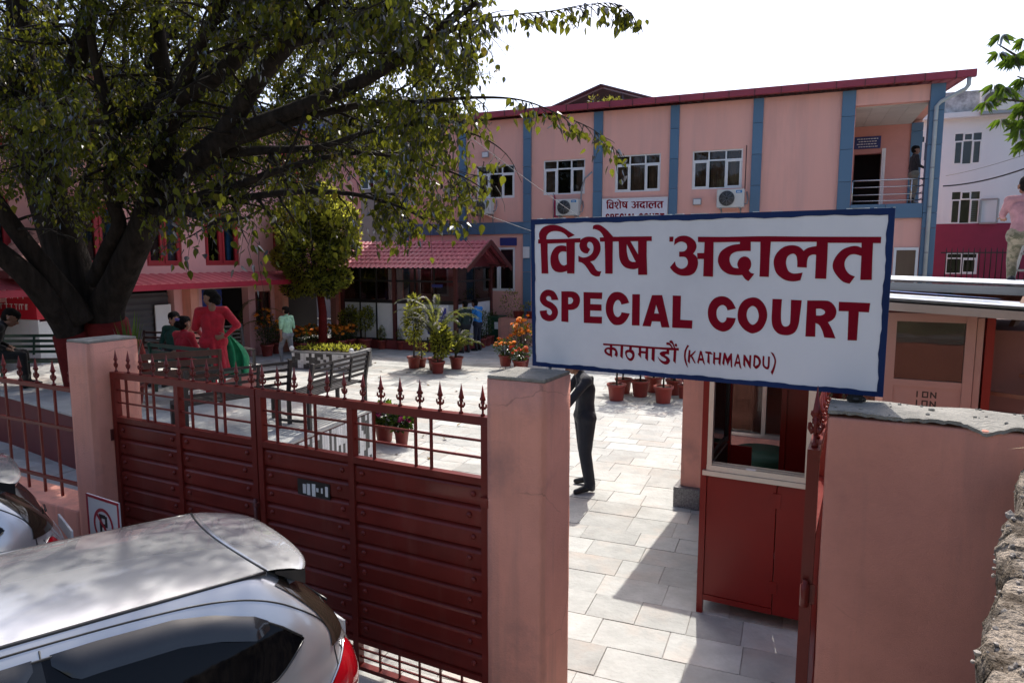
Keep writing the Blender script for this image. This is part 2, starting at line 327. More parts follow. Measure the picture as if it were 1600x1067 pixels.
for c, l, d, r, dz in stones[:300]:
    inst('paving_stone', smesh[int(r * 4)], yard, (c.x, c.y, -.025 + dz), (0, 0, RZB), (l, d, .05))
mb = MB(); ex, ey = -EB, NB
for c, l, d, r, dz in stones[300:]:
    q = [c + ex * (sx * l / 2) + ey * (sy * d / 2) + Vector((0, 0, dz)) for sx, sy in ((-1, -1), (1, -1), (1, 1), (-1, 1))]
    mb.add(q + [p - Vector((0, 0, .025)) for p in q], [(0, 1, 2, 3), (0, 4, 5, 1), (1, 5, 6, 2), (2, 6, 7, 3), (3, 7, 4, 0)])
part('paving', mb, STONEI, yard, kind='stuff', fix=False)
# ------------------------------------------------------------------ pieces of buildings
def wall_holes(x0, x1, z0, z1, holes, y0=0., y1=.22, mb=None):
    mb = mb or MB(); xs = sorted({x0, x1, *[h[k] for h in holes for k in (0, 1)]}); zs = sorted({z0, z1, *[h[k] for h in holes for k in (2, 3)]})
    xs = [a for a in xs if x0 <= a <= x1]; zs = [a for a in zs if z0 <= a <= z1]
    solid = lambda i, j: 0 <= i < len(xs) - 1 and 0 <= j < len(zs) - 1 and not any(h[0] - 1e-6 <= xs[i] and xs[i + 1] <= h[1] + 1e-6 and h[2] - 1e-6 <= zs[j] and zs[j + 1] <= h[3] + 1e-6 for h in holes)
    for i in range(len(xs) - 1):
        for j in range(len(zs) - 1):
            if not solid(i, j): continue
            a, b, c, d = xs[i], xs[i + 1], zs[j], zs[j + 1]
            mb.add([(a, y0, c), (b, y0, c), (b, y0, d), (a, y0, d)], [(0, 1, 2, 3)]); mb.add([(a, y1, c), (b, y1, c), (b, y1, d), (a, y1, d)], [(3, 2, 1, 0)])
            for di, dj, q in ((-1, 0, [(a, y0, c), (a, y0, d), (a, y1, d), (a, y1, c)]), (1, 0, [(b, y0, c), (b, y1, c), (b, y1, d), (b, y0, d)]), (0, -1, [(a, y0, c), (a, y1, c), (b, y1, c), (b, y0, c)]), (0, 1, [(a, y0, d), (b, y0, d), (b, y1, d), (a, y1, d)])):
                if not solid(i + di, j + dj): mb.add(q, [(0, 1, 2, 3)])
    return mb
CURT = M('brown_curtain', (.24, .14, .095), .9, var=.3, vs_=4)
CURTL = M('pale_curtain', (.2, .185, .15), .9, var=.15, vs_=4)
def curtain_mb(x0, x1, z0, z1, y, n=9):
    return MB().grid(lambda a, b: (x0 + (x1 - x0) * a, y + .03 * math.sin(a * n * 6.28) + .012 * math.sin(a * 47), z0 + (z1 - z0) * b), n * 6, 1)
def window(parent, x0, x1, z0, z1, fm=UPVC, cols=(.33, .34, .33), trans=.26, sash=(0, 2), y=.06, t=.045, curt=((.0, .3),), cm=CURT, glass=GLASS, topsash=()):
    mb = MB(); W, H = x1 - x0, z1 - z0; e = .002
    mb.box(x0, x1, y - .02, y + .06, z1 - t, z1); mb.box(x0, x1, y - .03, y + .06, z0, z0 + t)
    mb.box(x0, x0 + t, y - .02, y + .06, z0 + t, z1 - t); mb.box(x1 - t, x1, y - .02, y + .06, z0 + t, z1 - t)
    zt = z1 - H * trans if trans else z1 - t
    if trans: mb.box(x0 + t, x1 - t, y - .018, y + .058, zt - t / 2, zt + t / 2)
    edges = [x0]; 
    for c in cols: edges.append(edges[-1] + c * W)
    for q in edges[1:-1]: mb.box(q - t / 2, q + t / 2, y - .016, y + .056, z0 + t, z1 - t)
    panes = []
    for i in range(len(cols)):
        a, b = edges[i] + t * .5 + (t * .5 if i == 0 else 0), edges[i + 1] - t * .5 - (t * .5 if i == len(cols) - 1 else 0)
        lo = (a, b, z0 + t, zt - (t / 2 if trans else 0))
        for k, (pa, pb, pc, pd) in enumerate([lo] + ([(a, b, zt + t / 2, z1 - t)] if trans else [])):
            if (k == 0 and i in sash) or (k == 1 and i in topsash):
                mb.box(pa, pb, y - .035, y + .03, pd - t, pd); mb.box(pa, pb, y - .035, y + .03, pc, pc + t); mb.box(pa, pa + t, y - .035, y + .03, pc + t, pd - t); mb.box(pb - t, pb, y - .035, y + .03, pc + t, pd - t)
                pa, pb, pc, pd = pa + t, pb - t, pc + t, pd - t
            panes.append((pa, pb, pc, pd))
    fr = part('window', mb, fm, parent)
    for a, b, c, d in panes: part('pane', MB().add([(a - .004, y + .012, c - .004), (b + .004, y + .012, c - .004), (b + .004, y + .012, d + .004), (a - .004, y + .012, d + .004)], [(0, 1, 2, 3)]), glass, fr, fix=False)
    for a, b in curt: part('curtain', curtain_mb(x0 + W * a, x0 + W * b, z0, z1, y + .2), cm, fr)
    return fr
def corrug(x0, x1, p0, p1, n, amp=.018, mat=None, pow_=1):
    """sheet with ribs running from p0 to p1 (y,z pairs), repeated along x"""
    k = n * 6
    def fn(a, b):
        ph = (a * n) % 1.0; h = amp * (1 if .3 < ph < .7 else (0 if ph < .15 or ph > .85 else ((ph - .15) / .15 if ph < .3 else (.85 - ph) / .15)))
        y = p0[0] + (p1[0] - p0[0]) * b; z = p0[1] + (p1[1] - p0[1]) * b
        return (x0 + (x1 - x0) * a, y, z + h)
    return MB().grid(fn, k, 3, sm=False)
def to_local(loc, xd, u, v):
    """pixel to (x, z) on the vertical plane through loc along xd"""
    xd = Vector(xd); n = Vector((-xd.y, xd.x, 0)); d = ray(u, v); t = (Vector(loc) - CAM).dot(n) / d.dot(n); q = CAM + d * t - Vector(loc)
    return q.dot(xd), q.z
# ------------------------------------------------------------------ court building
court = thing('court_building', 'long two storey pink court building with blue clad columns and a red gutter', 'building', F0, RZB)
wins = [(-1.39, .10, 5.2, 6.38), (1.19, 2.71, 5.25, 6.44), (3.75, 5.28, 5.25, 6.47), (6.3, 7.85, 5.25, 6.47)]
gwins = [(-1.2, .12, 1.85, 3.45), (-3.95, -2.6, 1.6, 3.2), (3.5, 5.2, 1.2, 2.6)]
part('wall', wall_holes(-4.6, 10.95, 0, 7.95, wins + gwins), PINKB, court)
part('wall', wall_holes(10.95, 13.2, 0, 4.2, [(11.2, 12.15, 0.0, 3.4)]), PINKB, court, label='pink ground floor wall under the balcony with an open door')
mb = MB(); mb.box(-4.55, 10.9, 1.6, 1.7, 0, 7.9); mb.box(-4.55, 10.9, .25, 1.6, 4.3, 4.4); part('dark_backing', mb, DARK, court)
mb = MB().box(11.0, 13.1, 1.2, 1.3, 0, 4.1); part('dark_backing', mb, DARK, court)
for i, q in enumerate(wins): window(court, *q, curt=[((0, .34), (.5, .62)), ((0, .3), (.75, 1)), ((0, .3), (.34, .66), (.72, 1)), ((0, .32), (.36, .64), (.7, 1))][i])
for q in gwins: window(court, *q, cols=(.5, .5), trans=0, sash=(0, 1))
# door leaf standing open at the right end, ground floor
od = part('door', B(12.2, 12.27, -.075, -.03, .3, 3.35).box(12.77, 12.84, -.075, -.03, .3, 3.35).box(12.27, 12.77, -.075, -.03, 3.27, 3.35).box(12.27, 12.77, -.075, -.03, .3, 1.2), UPVC, court, label='white framed glass door leaf standing open')
part('pane', B(12.27, 12.77, -.055, -.05, 1.2, 3.27), GLASS, od)
colm = [(-4.52, -4.28), (-2.08, -1.8), (.46, .75), (3.02, 3.33), (5.58, 5.86), (8.11, 8.41), (10.6, 10.96)]
cmeshes = {}
def cladding(x0, x1, z0, z1, y0, y1):
    w_, h_ = round(x1 - x0, 2), round(z1 - z0, 2); k = (w_, h_, round(y1 - y0, 2))
    if k not in cmeshes: cmeshes[k] = fixn(MB().box(-w_ / 2, w_ / 2, -k[2] / 2, k[2] / 2, -h_ / 2, h_ / 2, bev=.006).mesh('cladding_panel', BLUE))
    inst('cladding_panel', cmeshes[k], court, ((x0 + x1) / 2, (y0 + y1) / 2, (z0 + z1) / 2))
JZ = [0, 1.25, 2.55, 3.9, 4.34, 5.3, 6.25, 7.2, 7.94]
for a, b in colm:
    for z0, z1 in zip(JZ, JZ[1:]): cladding(a, b, z0 + .006, z1 - .006, -.09, -.003)
for (a, b), (c, d) in zip(colm, colm[1:]):
    m_ = (b + c) / 2 
    for x0, x1 in ((b, m_), (m_, c)): cladding(x0 + .005, x1 - .005, 3.91, 4.33, -.07, -.004)
# balcony end
for z0, z1 in zip(JZ, JZ[1:]): cladding(12.87, 13.23, z0 + .006, z1 - .006, -.1, .24)
for z0, z1 in zip(JZ[4:], JZ[5:-1] + [7.48]): cladding(12.9, 13.24, z0 + .006, z1 - .006, 3.35, 3.65)
for a, b in ((10.97, 11.9), (11.91, 12.86)): cladding(a, b, 4.2, 4.62, -.08, -.004)
part('balcony_floor', B(10.96, 13.2, .0, 3.6, 4.35, 4.6), PINKB, court)
part('lintel', B(10.965, 12.865, -.02, .24, 7.5, 7.95), PINKB, court)
part('balcony_wall', wall_holes(10.96, 12.9, 4.6, 7.5, [(11.25, 12.1, 4.6, 6.55)], 3.4, 3.6), M('pink_balcony_wall', (.62, .29, .25), .85, var=.05), court)  # plain even pink of the balcony back wall
part('balcony_wall', B(10.96, 11.0, .225, 3.4, 4.6, 7.5), PINKB, court)
part('dark_backing', B(11.0, 12.5, 4.3, 4.4, 4.6, 7), DARK, court)
part('door', B(12.05, 12.11, 2.6, 3.38, 4.62, 6.6).box(12.0, 12.045, 2.6, 2.68, 4.62, 6.6), UPVC, court, label='white door leaf open onto the balcony')
cp = fixn(MB().box(-.235, .235, -.345, .345, -.01, .01).mesh('ceiling_panel', M('ceiling_tile', (.55, .55, .52), .8, var=.05, rnd=.06)))
for i in range(4):
    for j in range(5): inst('ceiling_panel', cp, court, (11.21 + i * .48, .6 + j * .7, 7.47))
part('ceiling', B(10.96, 12.87, .24, 3.9, 7.485, 7.6), PANELW, court)
mb = MB()
for z in (5.32, 5.12, 4.9, 4.72): mb.tube([(10.98, -.03, z), (12.86, -.03, z)], .016 if z < 5.3 else .024, 6)
for x in (11.0, 12.55): mb.tube([(x, -.03, 4.62), (x, -.03, 5.32)], .02, 6)
mb.tube([(12.86, -.03, 5.32), (12.86, .3, 5.32), (13.1, .3, 5.32), (13.1, 3.3, 5.32)], .02, 6)
for z in (5.1, 4.9): mb.tube([(13.1, .3, z), (13.1, 3.3, z)], .014, 6)
part('balcony_railing', mb, STEEL, court)
# roof
part('roof', corrug(-4.9, 13.85, (-.3, 8.08), (9, 8.95), 70, .03), REDROOF, court, fix=False)
part('roof_deck', B(-4.6, 13.25, .23, 9, 7.62, 7.9).box(13.0, 13.25, 3.7, 9, 0, 7.61).box(-4.6, 13.25, 9, 9.2, 0, 8.6), PINKB, court)
mb = MB(); mb.box(-4.95, 13.88, -.42, -.28, 7.98, 8.0); mb.box(-4.95, 13.88, -.435, -.42, 7.98, 8.17); mb.box(-4.95, 13.88, -.28, -.265, 7.98, 8.13); mb.box(13.865, 13.88, -.42, -.28, 8.0, 8.17)
part('gutter', mb, GUTTER, court)
bk = fixn(MB().box(-.012, .012, -.012, .165, -.01, .02).box(-.012, .012, -.012, .0, .0, .19).mesh('gutter_bracket', MAROON))
for i in range(25): inst('gutter_bracket', bk, court, (-4.6 + i * .75, -.437, 7.975))
part('downpipe', MB().tube([(13.72, -.35, 7.98), (13.72, -.35, 7.78), (13.66, -.32, 7.68), (13.12, -.16, 7.42), (13.02, -.15, 7.3), (13.02, -.15, .1)], .055, 8), M('grey_pvc', (.42, .46, .46), .5), court)
for z in (6.9, 5.6, 4.5, 3.2): part('pipe_clamp', MB().lathe([(.06, -.02), (.06, .02)], 8, (13.02, -.15, z)), GREYM, court)
# board on the balcony wall, lines of small lettering
bd = part('notice_board', B(11.22, 12.02, 3.36, 3.395, 6.72, 7.12), DBLUE, court, label='blue notice board with pale lettering above the balcony door')
mb = MB()
for k in range(4):
    x = 11.3 + .05 * (k % 2); rr = random.Random(k)
    while x < 11.9:
        l = rr.uniform(.03, .09); mb.box(x, x + l, 3.354, 3.359, 7.03 - k * .085, 7.055 - k * .085); x += l + .02
part('lettering', mb, UPVC, bd)
part('notice_board', B(-.45, .2, -.05, -.02, 3.5, 3.78), DBLUE, court)
part('electric_box', B(.48, .72, -.16, -.1, 3.05, 3.45, bev=.01), PANELW, court)
# cables down the facade
def cable(name, pts, r, mat, parent, **k): return part(name, MB().tube(pts, r, 5), mat, parent, **k)
cable('drain_hose', [(3.0, -.13, 5.95), (2.75, -.14, 5.75), (2.62, -.1, 5.4), (2.6, -.08, 4.9), (2.5, -.2, 4.72)], .03, GREYM, court)
cable('cable', [(7.95, -.03, 6.55), (7.95, -.03, 5.2)], .012, BLACKM, court); cable('cable', [(-1.75, -.13, 6.9), (-1.7, -.12, 5.5), (-1.73, -.12, 3.9)], .01, BLACKM, court)
# flood lights fixed to the wall
for x, z, l in ((6.5, 4.85, 'small white floodlight on the pink wall left of the right hand air conditioner'), (-1.0, 6.75, 'small floodlight high on the pink wall above the leftmost upper window')):
    t = thing('floodlight', l, 'floodlight', bl(x, 0, z), RZB, 'floodlights on the court facade')
    part('housing', B(-.13, .13, -.12, -.05, -.1, .1, bev=.012), GREYM, t); part('lens', B(-.11, .11, -.128, -.12, -.08, .08), PANELW, t); part('bracket', B(-.03, .03, -.05, -.004, -.04, .02), GREYM, t)
# air conditioners
def ac_unit(label, x, z, w_=.82, h_=.56):
    t = thing('air_conditioner', label, 'air conditioner', bl(x, -.14, z), RZB, 'outdoor units on the court facade')
    part('casing', B(-w_ / 2, w_ / 2, -.3, .02, 0, h_, bev=.02), M('ac_casing', (.6, .61, .58), .5, var=.04), t)
    cx_ = -w_ * .13; mb = MB()
    mb.lathe([(.235, 0), (.235, .02), (.22, .03), (.0001, .03)], 24)
    me = fixn(mb.mesh('fan_guard', BLACKM)); inst('fan_guard', me, t, (cx_, -.3, h_ / 2), (R_(90), 0, 0))
    g = MB()
    for r in (.06, .1, .14, .18, .22): g.tube([(cx_ + r * math.cos(a * .3927), -.336, h_ / 2 + r * math.sin(a * .3927)) for a in range(17)], .004, 4, cap=False)
    for a in range(8): g.tube([(cx_ + .03 * math.cos(a * .785), -.336, h_ / 2 + .03 * math.sin(a * .785)), (cx_ + .225 * math.cos(a * .785), -.336, h_ / 2 + .225 * math.sin(a * .785))], .004, 4)
    part('grille', g, GREYM, t)
    lp = part('badge', B(w_ * .2, w_ * .42, -.304, -.3, h_ * .78, h_ * .93), M('blue_badge', (.03, .22, .5), .4), t); part('badge_mark', B(w_ * .24, w_ * .36, -.306, -.3045, h_ * .83, h_ * .87), UPVC, lp)
    br = MB()
    for q in (-w_ * .36, w_ * .36): br.box(q - .02, q + .02, -.3, .136, -.045, -.003).box(q - .02, q + .02, .11, .136, -.3, -.045)
    part('bracket', br, GREYM, t); part('pipe', MB().tube([(w_ / 2, -.1, .1), (w_ / 2 + .08, -.08, .12), (w_ / 2 + .09, .05, .3), (w_ / 2 + .05, .1, .5)], .02, 6), GREYM, t)
ac_unit('white air conditioner with blue badge under the right hand upper window', 7.55, 4.62)
ac_unit('white air conditioner with blue badge left of the small court signboard', 2.2, 4.5, .8, .55)
ac_unit('air conditioner behind hanging leaves under the leftmost upper window', -1.0, 4.62, .72, .5)
# ------------------------------------------------------------------ small signboard on the facade (same words as the big one)
LET = """60,815c 56,838 60,860 80,885 115,900 154,904 193,898 237,880 270,859 305,838c 261,821c 242,842 215,857 182,864 148,863 123,851 110,832 109,812c/50,815c 117,815c 248,816c 343,819c 343,793c 248,791c 117,788c 50,789c/67,792c 117,792c 116,732c 120,601c 73,601c 70,707c/246,771c 214,776 181,769 156,747 141,717 137,687 141,652 158,624 186,611 219,610 254,619c 254,660c 231,652 211,660 197,682 192,707 198,727 217,739 247,737c/248,795c 305,796c 305,731c 302,603c 253,603c 250,707c
343,798c 348,811 377,825 409,827 441,820 467,795 476,764 473,735 457,707 436,685 409,677c 431,654 447,629 462,619 482,619c 470,588c 442,588 415,602 394,629 372,656 351,670 330,675c 329,712c 356,702 383,704 409,716 423,731 429,750 429,769 422,786 409,795 396,794 388,782 391,765 408,751c 391,725c 367,729 345,746 336,775/425,871c 427,891c 446,898 472,895 497,880 523,859 554,827c 559,818c 498,819c 487,840 467,860 440,871/471,821c 554,824c 595,823c 595,796c 473,796c/503,798c 555,798c 554,707c 555,605c 508,605c 506,707c
594,824c 795,823c 796,796c 594,796c/592,799c 645,798c 642,754 649,711 661,685 684,675 716,681c 716,640c 692,633 662,635 632,645 609,669 597,702 594,749/635,797c 665,796c 718,711c 719,662c 696,683c 645,777c/713,799c 765,799c 766,707c 771,601c 716,600c
900,819c 923,819c 922,791c 900,791c/928,771c 931,804c 956,820 993,823 1025,811 1048,789 1056,764 1051,742 1038,722c 1057,706 1066,680 1065,653 1052,621 1030,604 998,598 961,602 928,620 906,645c 934,679c 943,654 965,639 983,639 1001,650 1009,670 1005,691 991,704 959,705c 958,734c 985,736 999,747 1003,762 996,780 975,790 952,787/1061,726c 1103,726c 1104,693c 1063,693c/1101,790c 1150,790c 1151,693c 1152,595c 1098,597c 1099,693c/1063,816c 1219,813c 1219,785c 1152,785c 1064,787c
1218,813c 1390,814c 1392,784c 1346,785c 1292,785c 1219,785c/1292,788c 1348,787c 1350,736c 1310,736 1272,732 1247,717 1239,693 1245,667 1262,647 1292,642c 1313,607c 1276,605 1233,612 1198,636 1179,671 1178,702 1191,733 1224,758 1258,770 1292,774c/1318,707 1339,700 1353,678 1353,650 1343,631c 1356,618 1373,614c 1347,578 1339,576 1324,587 1308,609c 1292,637 1282,663 1287,685 1299,700
1390,814c 1460,813c 1461,784c 1391,784c/1398,787c 1451,786c 1448,693c 1448,598c 1400,599c 1400,693c
1459,813c 1555,810c 1738,806c 1740,775c 1727,776c 1674,781c 1460,784c/1615,735c 1596,754 1573,763 1545,764 1514,754 1485,727 1470,689 1473,651 1487,617 1517,590 1549,578 1581,577 1606,583c 1615,623c 1594,619 1567,618 1545,631 1533,660 1532,689 1541,710 1563,721 1579,712 1586,685 1587,651c 1634,649c 1634,681 1641,706 1660,716 1677,714c 1675,759c 1650,755 1629,747/1675,784c 1728,779c 1729,694c 1729,592c 1676,593c 1676,694c
1738,806c 1967,802c 1967,771c 1882,773c 1739,775c/1883,749c 1861,758 1833,756 1797,740 1769,706 1756,669 1761,637 1782,604 1809,578 1839,569c 1861,606c 1836,617 1817,641 1810,670 1816,694 1831,712 1853,717 1886,708c/1882,775c 1933,773c 1934,694c 1937,590c 1886,589c 1885,694c
191,436c 142,434c 137,452 123,459 108,454 104,441 114,429 145,417 173,395 187,368 184,339 167,313 139,299 107,299 75,314 61,339 57,362c 109,368c 110,349 125,337 139,342 145,356 136,373 111,385 82,399 62,422 59,447 71,476 100,496 131,498 163,486 182,459
212,491c 285,492 318,482 337,458 339,426 324,395 296,379 260,375c 260,298c 211,301c|259,454c 280,454 292,442 291,427 280,415 259,412c
364,490c 489,490c 487,450c 410,451c 410,417c 484,417c 485,378c 409,378c 409,341c 488,342c 487,300c 366,299c
662,433c 613,421c 603,442 588,448 570,433 560,399 566,365 581,347 597,347 609,360 614,375c 666,369c 650,335 625,307 594,296 563,299 535,325 516,363 512,407 523,451 547,484 577,496 613,492 644,469
681,485c 728,486c 728,300c 680,299c
802,483c 863,485c 910,298c 863,296c 854,330c 804,329c 797,298c 746,298c|828,428c 845,377c 817,376c
926,484c 974,484c 973,346c 1043,345c 1042,298c 926,298c
1282,422c 1237,410c 1230,428 1213,439 1195,434 1180,415 1177,388 1184,362 1202,343 1218,343 1230,355 1233,371c 1283,369c 1276,341 1256,309 1230,293 1204,292 1168,309 1140,344 1129,389 1135,434 1159,471 1194,487 1229,484 1260,461
1367,486 1403,478 1433,445 1447,402 1443,358 1421,313 1385,291 1359,292 1325,313 1300,347 1292,386 1299,431 1324,469|1369,440 1392,426 1404,391 1399,360 1383,340 1366,339 1349,358 1340,388 1346,420
1471,481c 1519,481c 1517,413 1520,362 1531,339 1547,336 1561,346 1565,372 1564,479c 1617,478c 1612,404 1606,344 1592,310 1569,293 1541,289 1508,296 1481,325 1471,368 1471,429
1644,478c 1720,480 1751,476 1774,455 1785,428 1781,399 1767,380 1748,368c 1765,340 1788,286c 1734,288c 1724,321 1707,352 1689,361c 1691,289c 1643,288c|1688,436c 1711,437 1730,426 1729,411 1712,402 1690,401c
1794,476c 1937,474c 1934,427c 1888,428c 1887,281c 1844,280c 1841,429c 1795,428c
495,179c 599,179c 599,169c 498,167c/540,171c 556,171c 555,95c 539,108c/544,154c 528,156 511,148 504,133 511,118 528,107 545,103c 545,116c 528,122 518,132 522,142 534,144 544,139c/554,159c 572,156 586,141 592,118 587,100c 571,112c 576,127 572,138 554,144c
598,179c 640,179c 640,169c 598,169c/610,174c 627,173c 624,93c 608,105c
639,179c 717,179c 717,166c 639,169c/666,174c 682,173c 681,148c 664,148c/664,150 689,148 700,124 693,96 677,83 657,91 642,116 640,137 650,148|669,135 683,126 684,111 673,98 659,103 650,120 654,132
716,179c 792,178c 792,166c 716,166c/725,170c 741,170c 740,142c 741,105c 719,127c 726,137c/739,148c 771,147c 770,134c 739,135c/769,169c 784,168c 783,91c 766,107c
791,178c 847,178c 847,166c 791,166c/806,168c 825,167c 823,88c 805,102c
846,178c 920,180c 920,165c 846,166c/895,172c 912,171c 911,139c 894,140 886,133 898,127 911,116 917,101 908,84 891,78 872,84 852,102 843,122c 856,108 875,98 891,99 894,109 883,118 863,128 854,141 863,151 878,156 895,157c
919,180c 968,181c 968,166c 919,165c/938,169c 954,168c 951,89c 936,103c/893,208c 904,210 919,202 933,180c 924,181c 912,194 895,195c/912,219c 923,223 934,212 946,180c 939,181c 927,204 913,209c/944,202c 951,207c 957,201c 957,189c 950,189c 944,194c
1017,203c 1028,198c 1014,173 1009,135 1016,101 1024,70c 1012,86 1000,123 1001,164
1026,175c 1036,172c 1034,95c 1021,106c/1064,173c 1066,167c 1046,139c 1037,131c 1035,144c/1039,135c 1050,138c 1068,98c 1060,101c
1091,174c 1101,171c 1122,93c 1110,105c 1107,116c 1089,117c 1085,96c 1076,106c|1096,152c 1103,132c 1091,131c
1119,172c 1151,172c 1164,157c 1144,158c 1148,99c 1133,111c 1135,159c 1123,162c
1167,173c 1177,169c 1177,97c 1165,109c/1199,172c 1211,170c 1207,96c 1196,110c/1175,141c 1200,141c 1201,129c 1176,129c
1224,172c 1233,171c 1245,141c 1263,172c 1269,170c 1273,89c 1265,95c 1261,135c 1248,100c 1232,140c 1228,98c 1217,110c
1298,171c 1306,167c 1323,86c 1312,96c 1309,114c 1294,114c 1288,94c 1282,104c|1302,151c 1308,128c 1296,127c
1331,169c 1341,166c 1362,132c 1363,168c 1373,169c 1372,92c 1364,100c 1342,139c 1343,96c 1331,110c
1386,170c 1398,171 1415,161 1425,137 1419,112 1401,94 1384,110c|1395,158c 1407,150 1413,132 1409,118 1394,110c
1433,170c 1442,167c 1442,124 1451,111 1460,115 1460,168c 1470,167c 1470,116 1463,97 1446,101 1433,120
1472,193c 1489,184 1502,150 1500,118 1493,86 1486,67c 1477,83c 1487,106 1494,139 1490,163""".strip().split('\n')
sb = thing('facade_signboard', 'small white signboard lettered in crimson fixed to the pink facade between two blue columns', 'signboard', bl(3.36, -.1, 3.98), RZB)
part('board', B(0, 2.2, -.03, 0, 0, 1.06), SIGNW, sb); part('frame', B(0, 2.2, -.036, -.031, 1.03, 1.06).box(0, 2.2, -.036, -.031, 0, .03).box(0, .025, -.036, -.031, .03, 1.03).box(2.175, 2.2, -.036, -.031, .03, 1.03), UPVC, sb)
part('bracket', B(.3, .36, 0, .1, .9, .96).box(1.84, 1.9, 0, .1, .9, .96), GREYM, sb)
def smallmap(x, z): return (.14 + (x - 45) / 1890 * 1.9, .66 + (z - 545) / 350 * .36)
def smallmap2(x, z): return (.12 + (x - 50) / 1850 * 1.95, .26 + (z - 255) / 250 * .31)
for k in range(8): part('letter', letter_mb(LET[k], smallmap), SIGNR, sb, loc=(0, -.031, 0), fix=False)
for k in range(8, 20): part('letter', letter_mb(LET[k], smallmap2), SIGNR, sb, loc=(0, -.031, 0), fix=False)
# ------------------------------------------------------------------ shed roof standing on the court roof
sp = at(850, 180, 30); sh = thing('roof_shed', 'dark open gabled metal shed standing on the roof of the pink court building', 'shed', (at(938, 180, 30).x, 30, 0), RZB)
c0 = sh.location
za = at(940, 131, 30).z; zb = at(860, 166, 30).z + .3
hw = 2.75
for s_ in (-1, 1): part('roof_sheet', MB().add([(0, 0, za), (s_ * hw, 0, zb - .3), (s_ * hw, 9, zb - .3), (0, 9, za), (0, 0, za - .05), (s_ * hw, 0, zb - .35), (s_ * hw, 9, zb - .35), (0, 9, za - .05)], [(0, 1, 2, 3), (4, 5, 6, 7), (0, 1, 5, 4), (1, 2, 6, 5), (0, 3, 7, 4), (2, 3, 7, 6)]), M('weathered_sheet', (.1, .105, .115), .6, var=.2, vs_=2), sh)
part('purlin', MB().bar((0, .3, za - .1), (-hw, .3, zb - .4), .06).bar((0, .3, za - .1), (hw, .3, zb - .4), .06).bar((-hw * .96, .3, zb - .5), (hw * .96, .3, zb - .5), .06), GREYM, sh)
part('back_panel', MB().add([(0, 4, za - .1), (-hw, 4, zb - .4), (-hw, 4, 8.9), (hw, 4, 8.9), (hw, 4, zb - .4)], [(0, 1, 2, 3, 4)]), M('shed_back', (.02, .022, .025), .9), sh)
for x in (-2.2, -.4, .9, 2.2): part('post', MB().tube([(x, .3, 8.7), (x, .3, za - .15 - abs(x) / hw * (za - zb + .3))], .04, 6), GREYM, sh)
# ------------------------------------------------------------------ left pink building with red windows
L0 = Vector((-8.6, 20, 0)); RZL = math.atan2(NB.y, NB.x)
left = thing('pink_building', 'pink building with red window frames and red tin canopy behind the big tree', 'building', L0, RZL)
def lp(u, v): return to_local(L0, NB, u, v)
def lrect(u0, u1, v0, v1):
    a, b = lp(u0, v1), lp(u1, v0); return (a[0], b[0], a[1], b[1])
lw = [lrect(322, 371, 336, 415), lrect(230, 281, 336, 413), lrect(428, 470, 345, 412), lrect(118, 190, 330, 412)]
lw2 = [(q[0], q[1], 5.3, 6.6) for q in lw]
lw = [(q[0], q[1], 2.83, 4.35) for q in lw] + [(lp(0, 330)[0] - .9, lp(15, 330)[0], 2.83, 4.35)]; lw2 = lw2 + [(lw[-1][0], lw[-1][1], 5.3, 6.6)]
gops = [(-3.3, -1.55, .0, 2.2), (-.6, 1.2, .0, 2.15), (1.5, 2.2, .95, 2.0), (2.9, 5.6, .0, 2.2), (-6.5, -4.2, .6, 2.1)]
part('wall', wall_holes(-10, 7.35, 0, 7.3, lw + lw2 + gops, 0, .25), PINKL, left)
part('wall', B(-10.2, -10, 0, 8, 0, 7.3), PINKL, left)
part('dark_backing', B(-9.9, 7.3, 2.2, 2.3, 0, 7.2).box(-9.9, 7.3, .26, 2.2, 2.5, 2.6).box(-9.9, 7.3, .26, 2.2, 5, 5.1), DARK, left)
RFR = M('red_window_frame', (.32, .02, .03), .45, var=.1)
BLC = M('blue_curtain', (.06, .2, .42), .9, var=.25)
for q in lw + lw2: window(left, *q, fm=RFR, cols=(.5, .5), trans=.0, sash=(0, 1), t=.07, curt=((0, .18), (.8, 1)), cm=BLC)
for q in lw: part('hood', B(q[0] - .1, q[1] + .1, -.25, -.01, q[3] + .1, q[3] + .22), PINKL, left)
part('roof_edge', B(-10.3, 7.3, -.5, 8, 7.32, 7.5), GUTTER, left); part('fascia', B(-10.3, 7.3, -.56, -.51, 7.2, 7.55), M('blue_fascia', (.03, .08, .25), .5), left)
cn = part('canopy', corrug(-9, 7.0, (-1.0, 2.38), (-.005, 2.62), 60, .02), REDROOF, left, fix=False)
part('canopy_fascia', B(-9, 7.0, -1.04, -1.0, 2.24, 2.385), M('bright_red_trim', (.35, .02, .045), .45), left)
for x in (-3.6, -1.15, 2.5, 5.9): part('pillar', B(x - .14, x + .14, -.32, -.01, 0, 2.22), PINK, left)
part('shutter', MB().grid(lambda a, b: (-3.25 + 1.6 * a, .1 + .02 * abs(math.sin(b * 40)), .02 + 2.1 * b), 1, 80, False), M('dark_shutter', (.05, .05, .055), .5), left)
part('shutter', MB().grid(lambda a, b: (-.55 + .8 * a, .1 + .02 * abs(math.sin(b * 40)), .02 + 2.1 * b), 1, 80, False), M('blue_shutter', (.02, .04, .2), .5), left)
part('poster', B(-2.15, -1.65, .02, .05, .9, 1.8), PANELW, left)
fr = window(left, 1.5, 2.2, .95, 2.0, fm=MAROON, cols=(.5, .5), trans=0, t=.05, curt=())
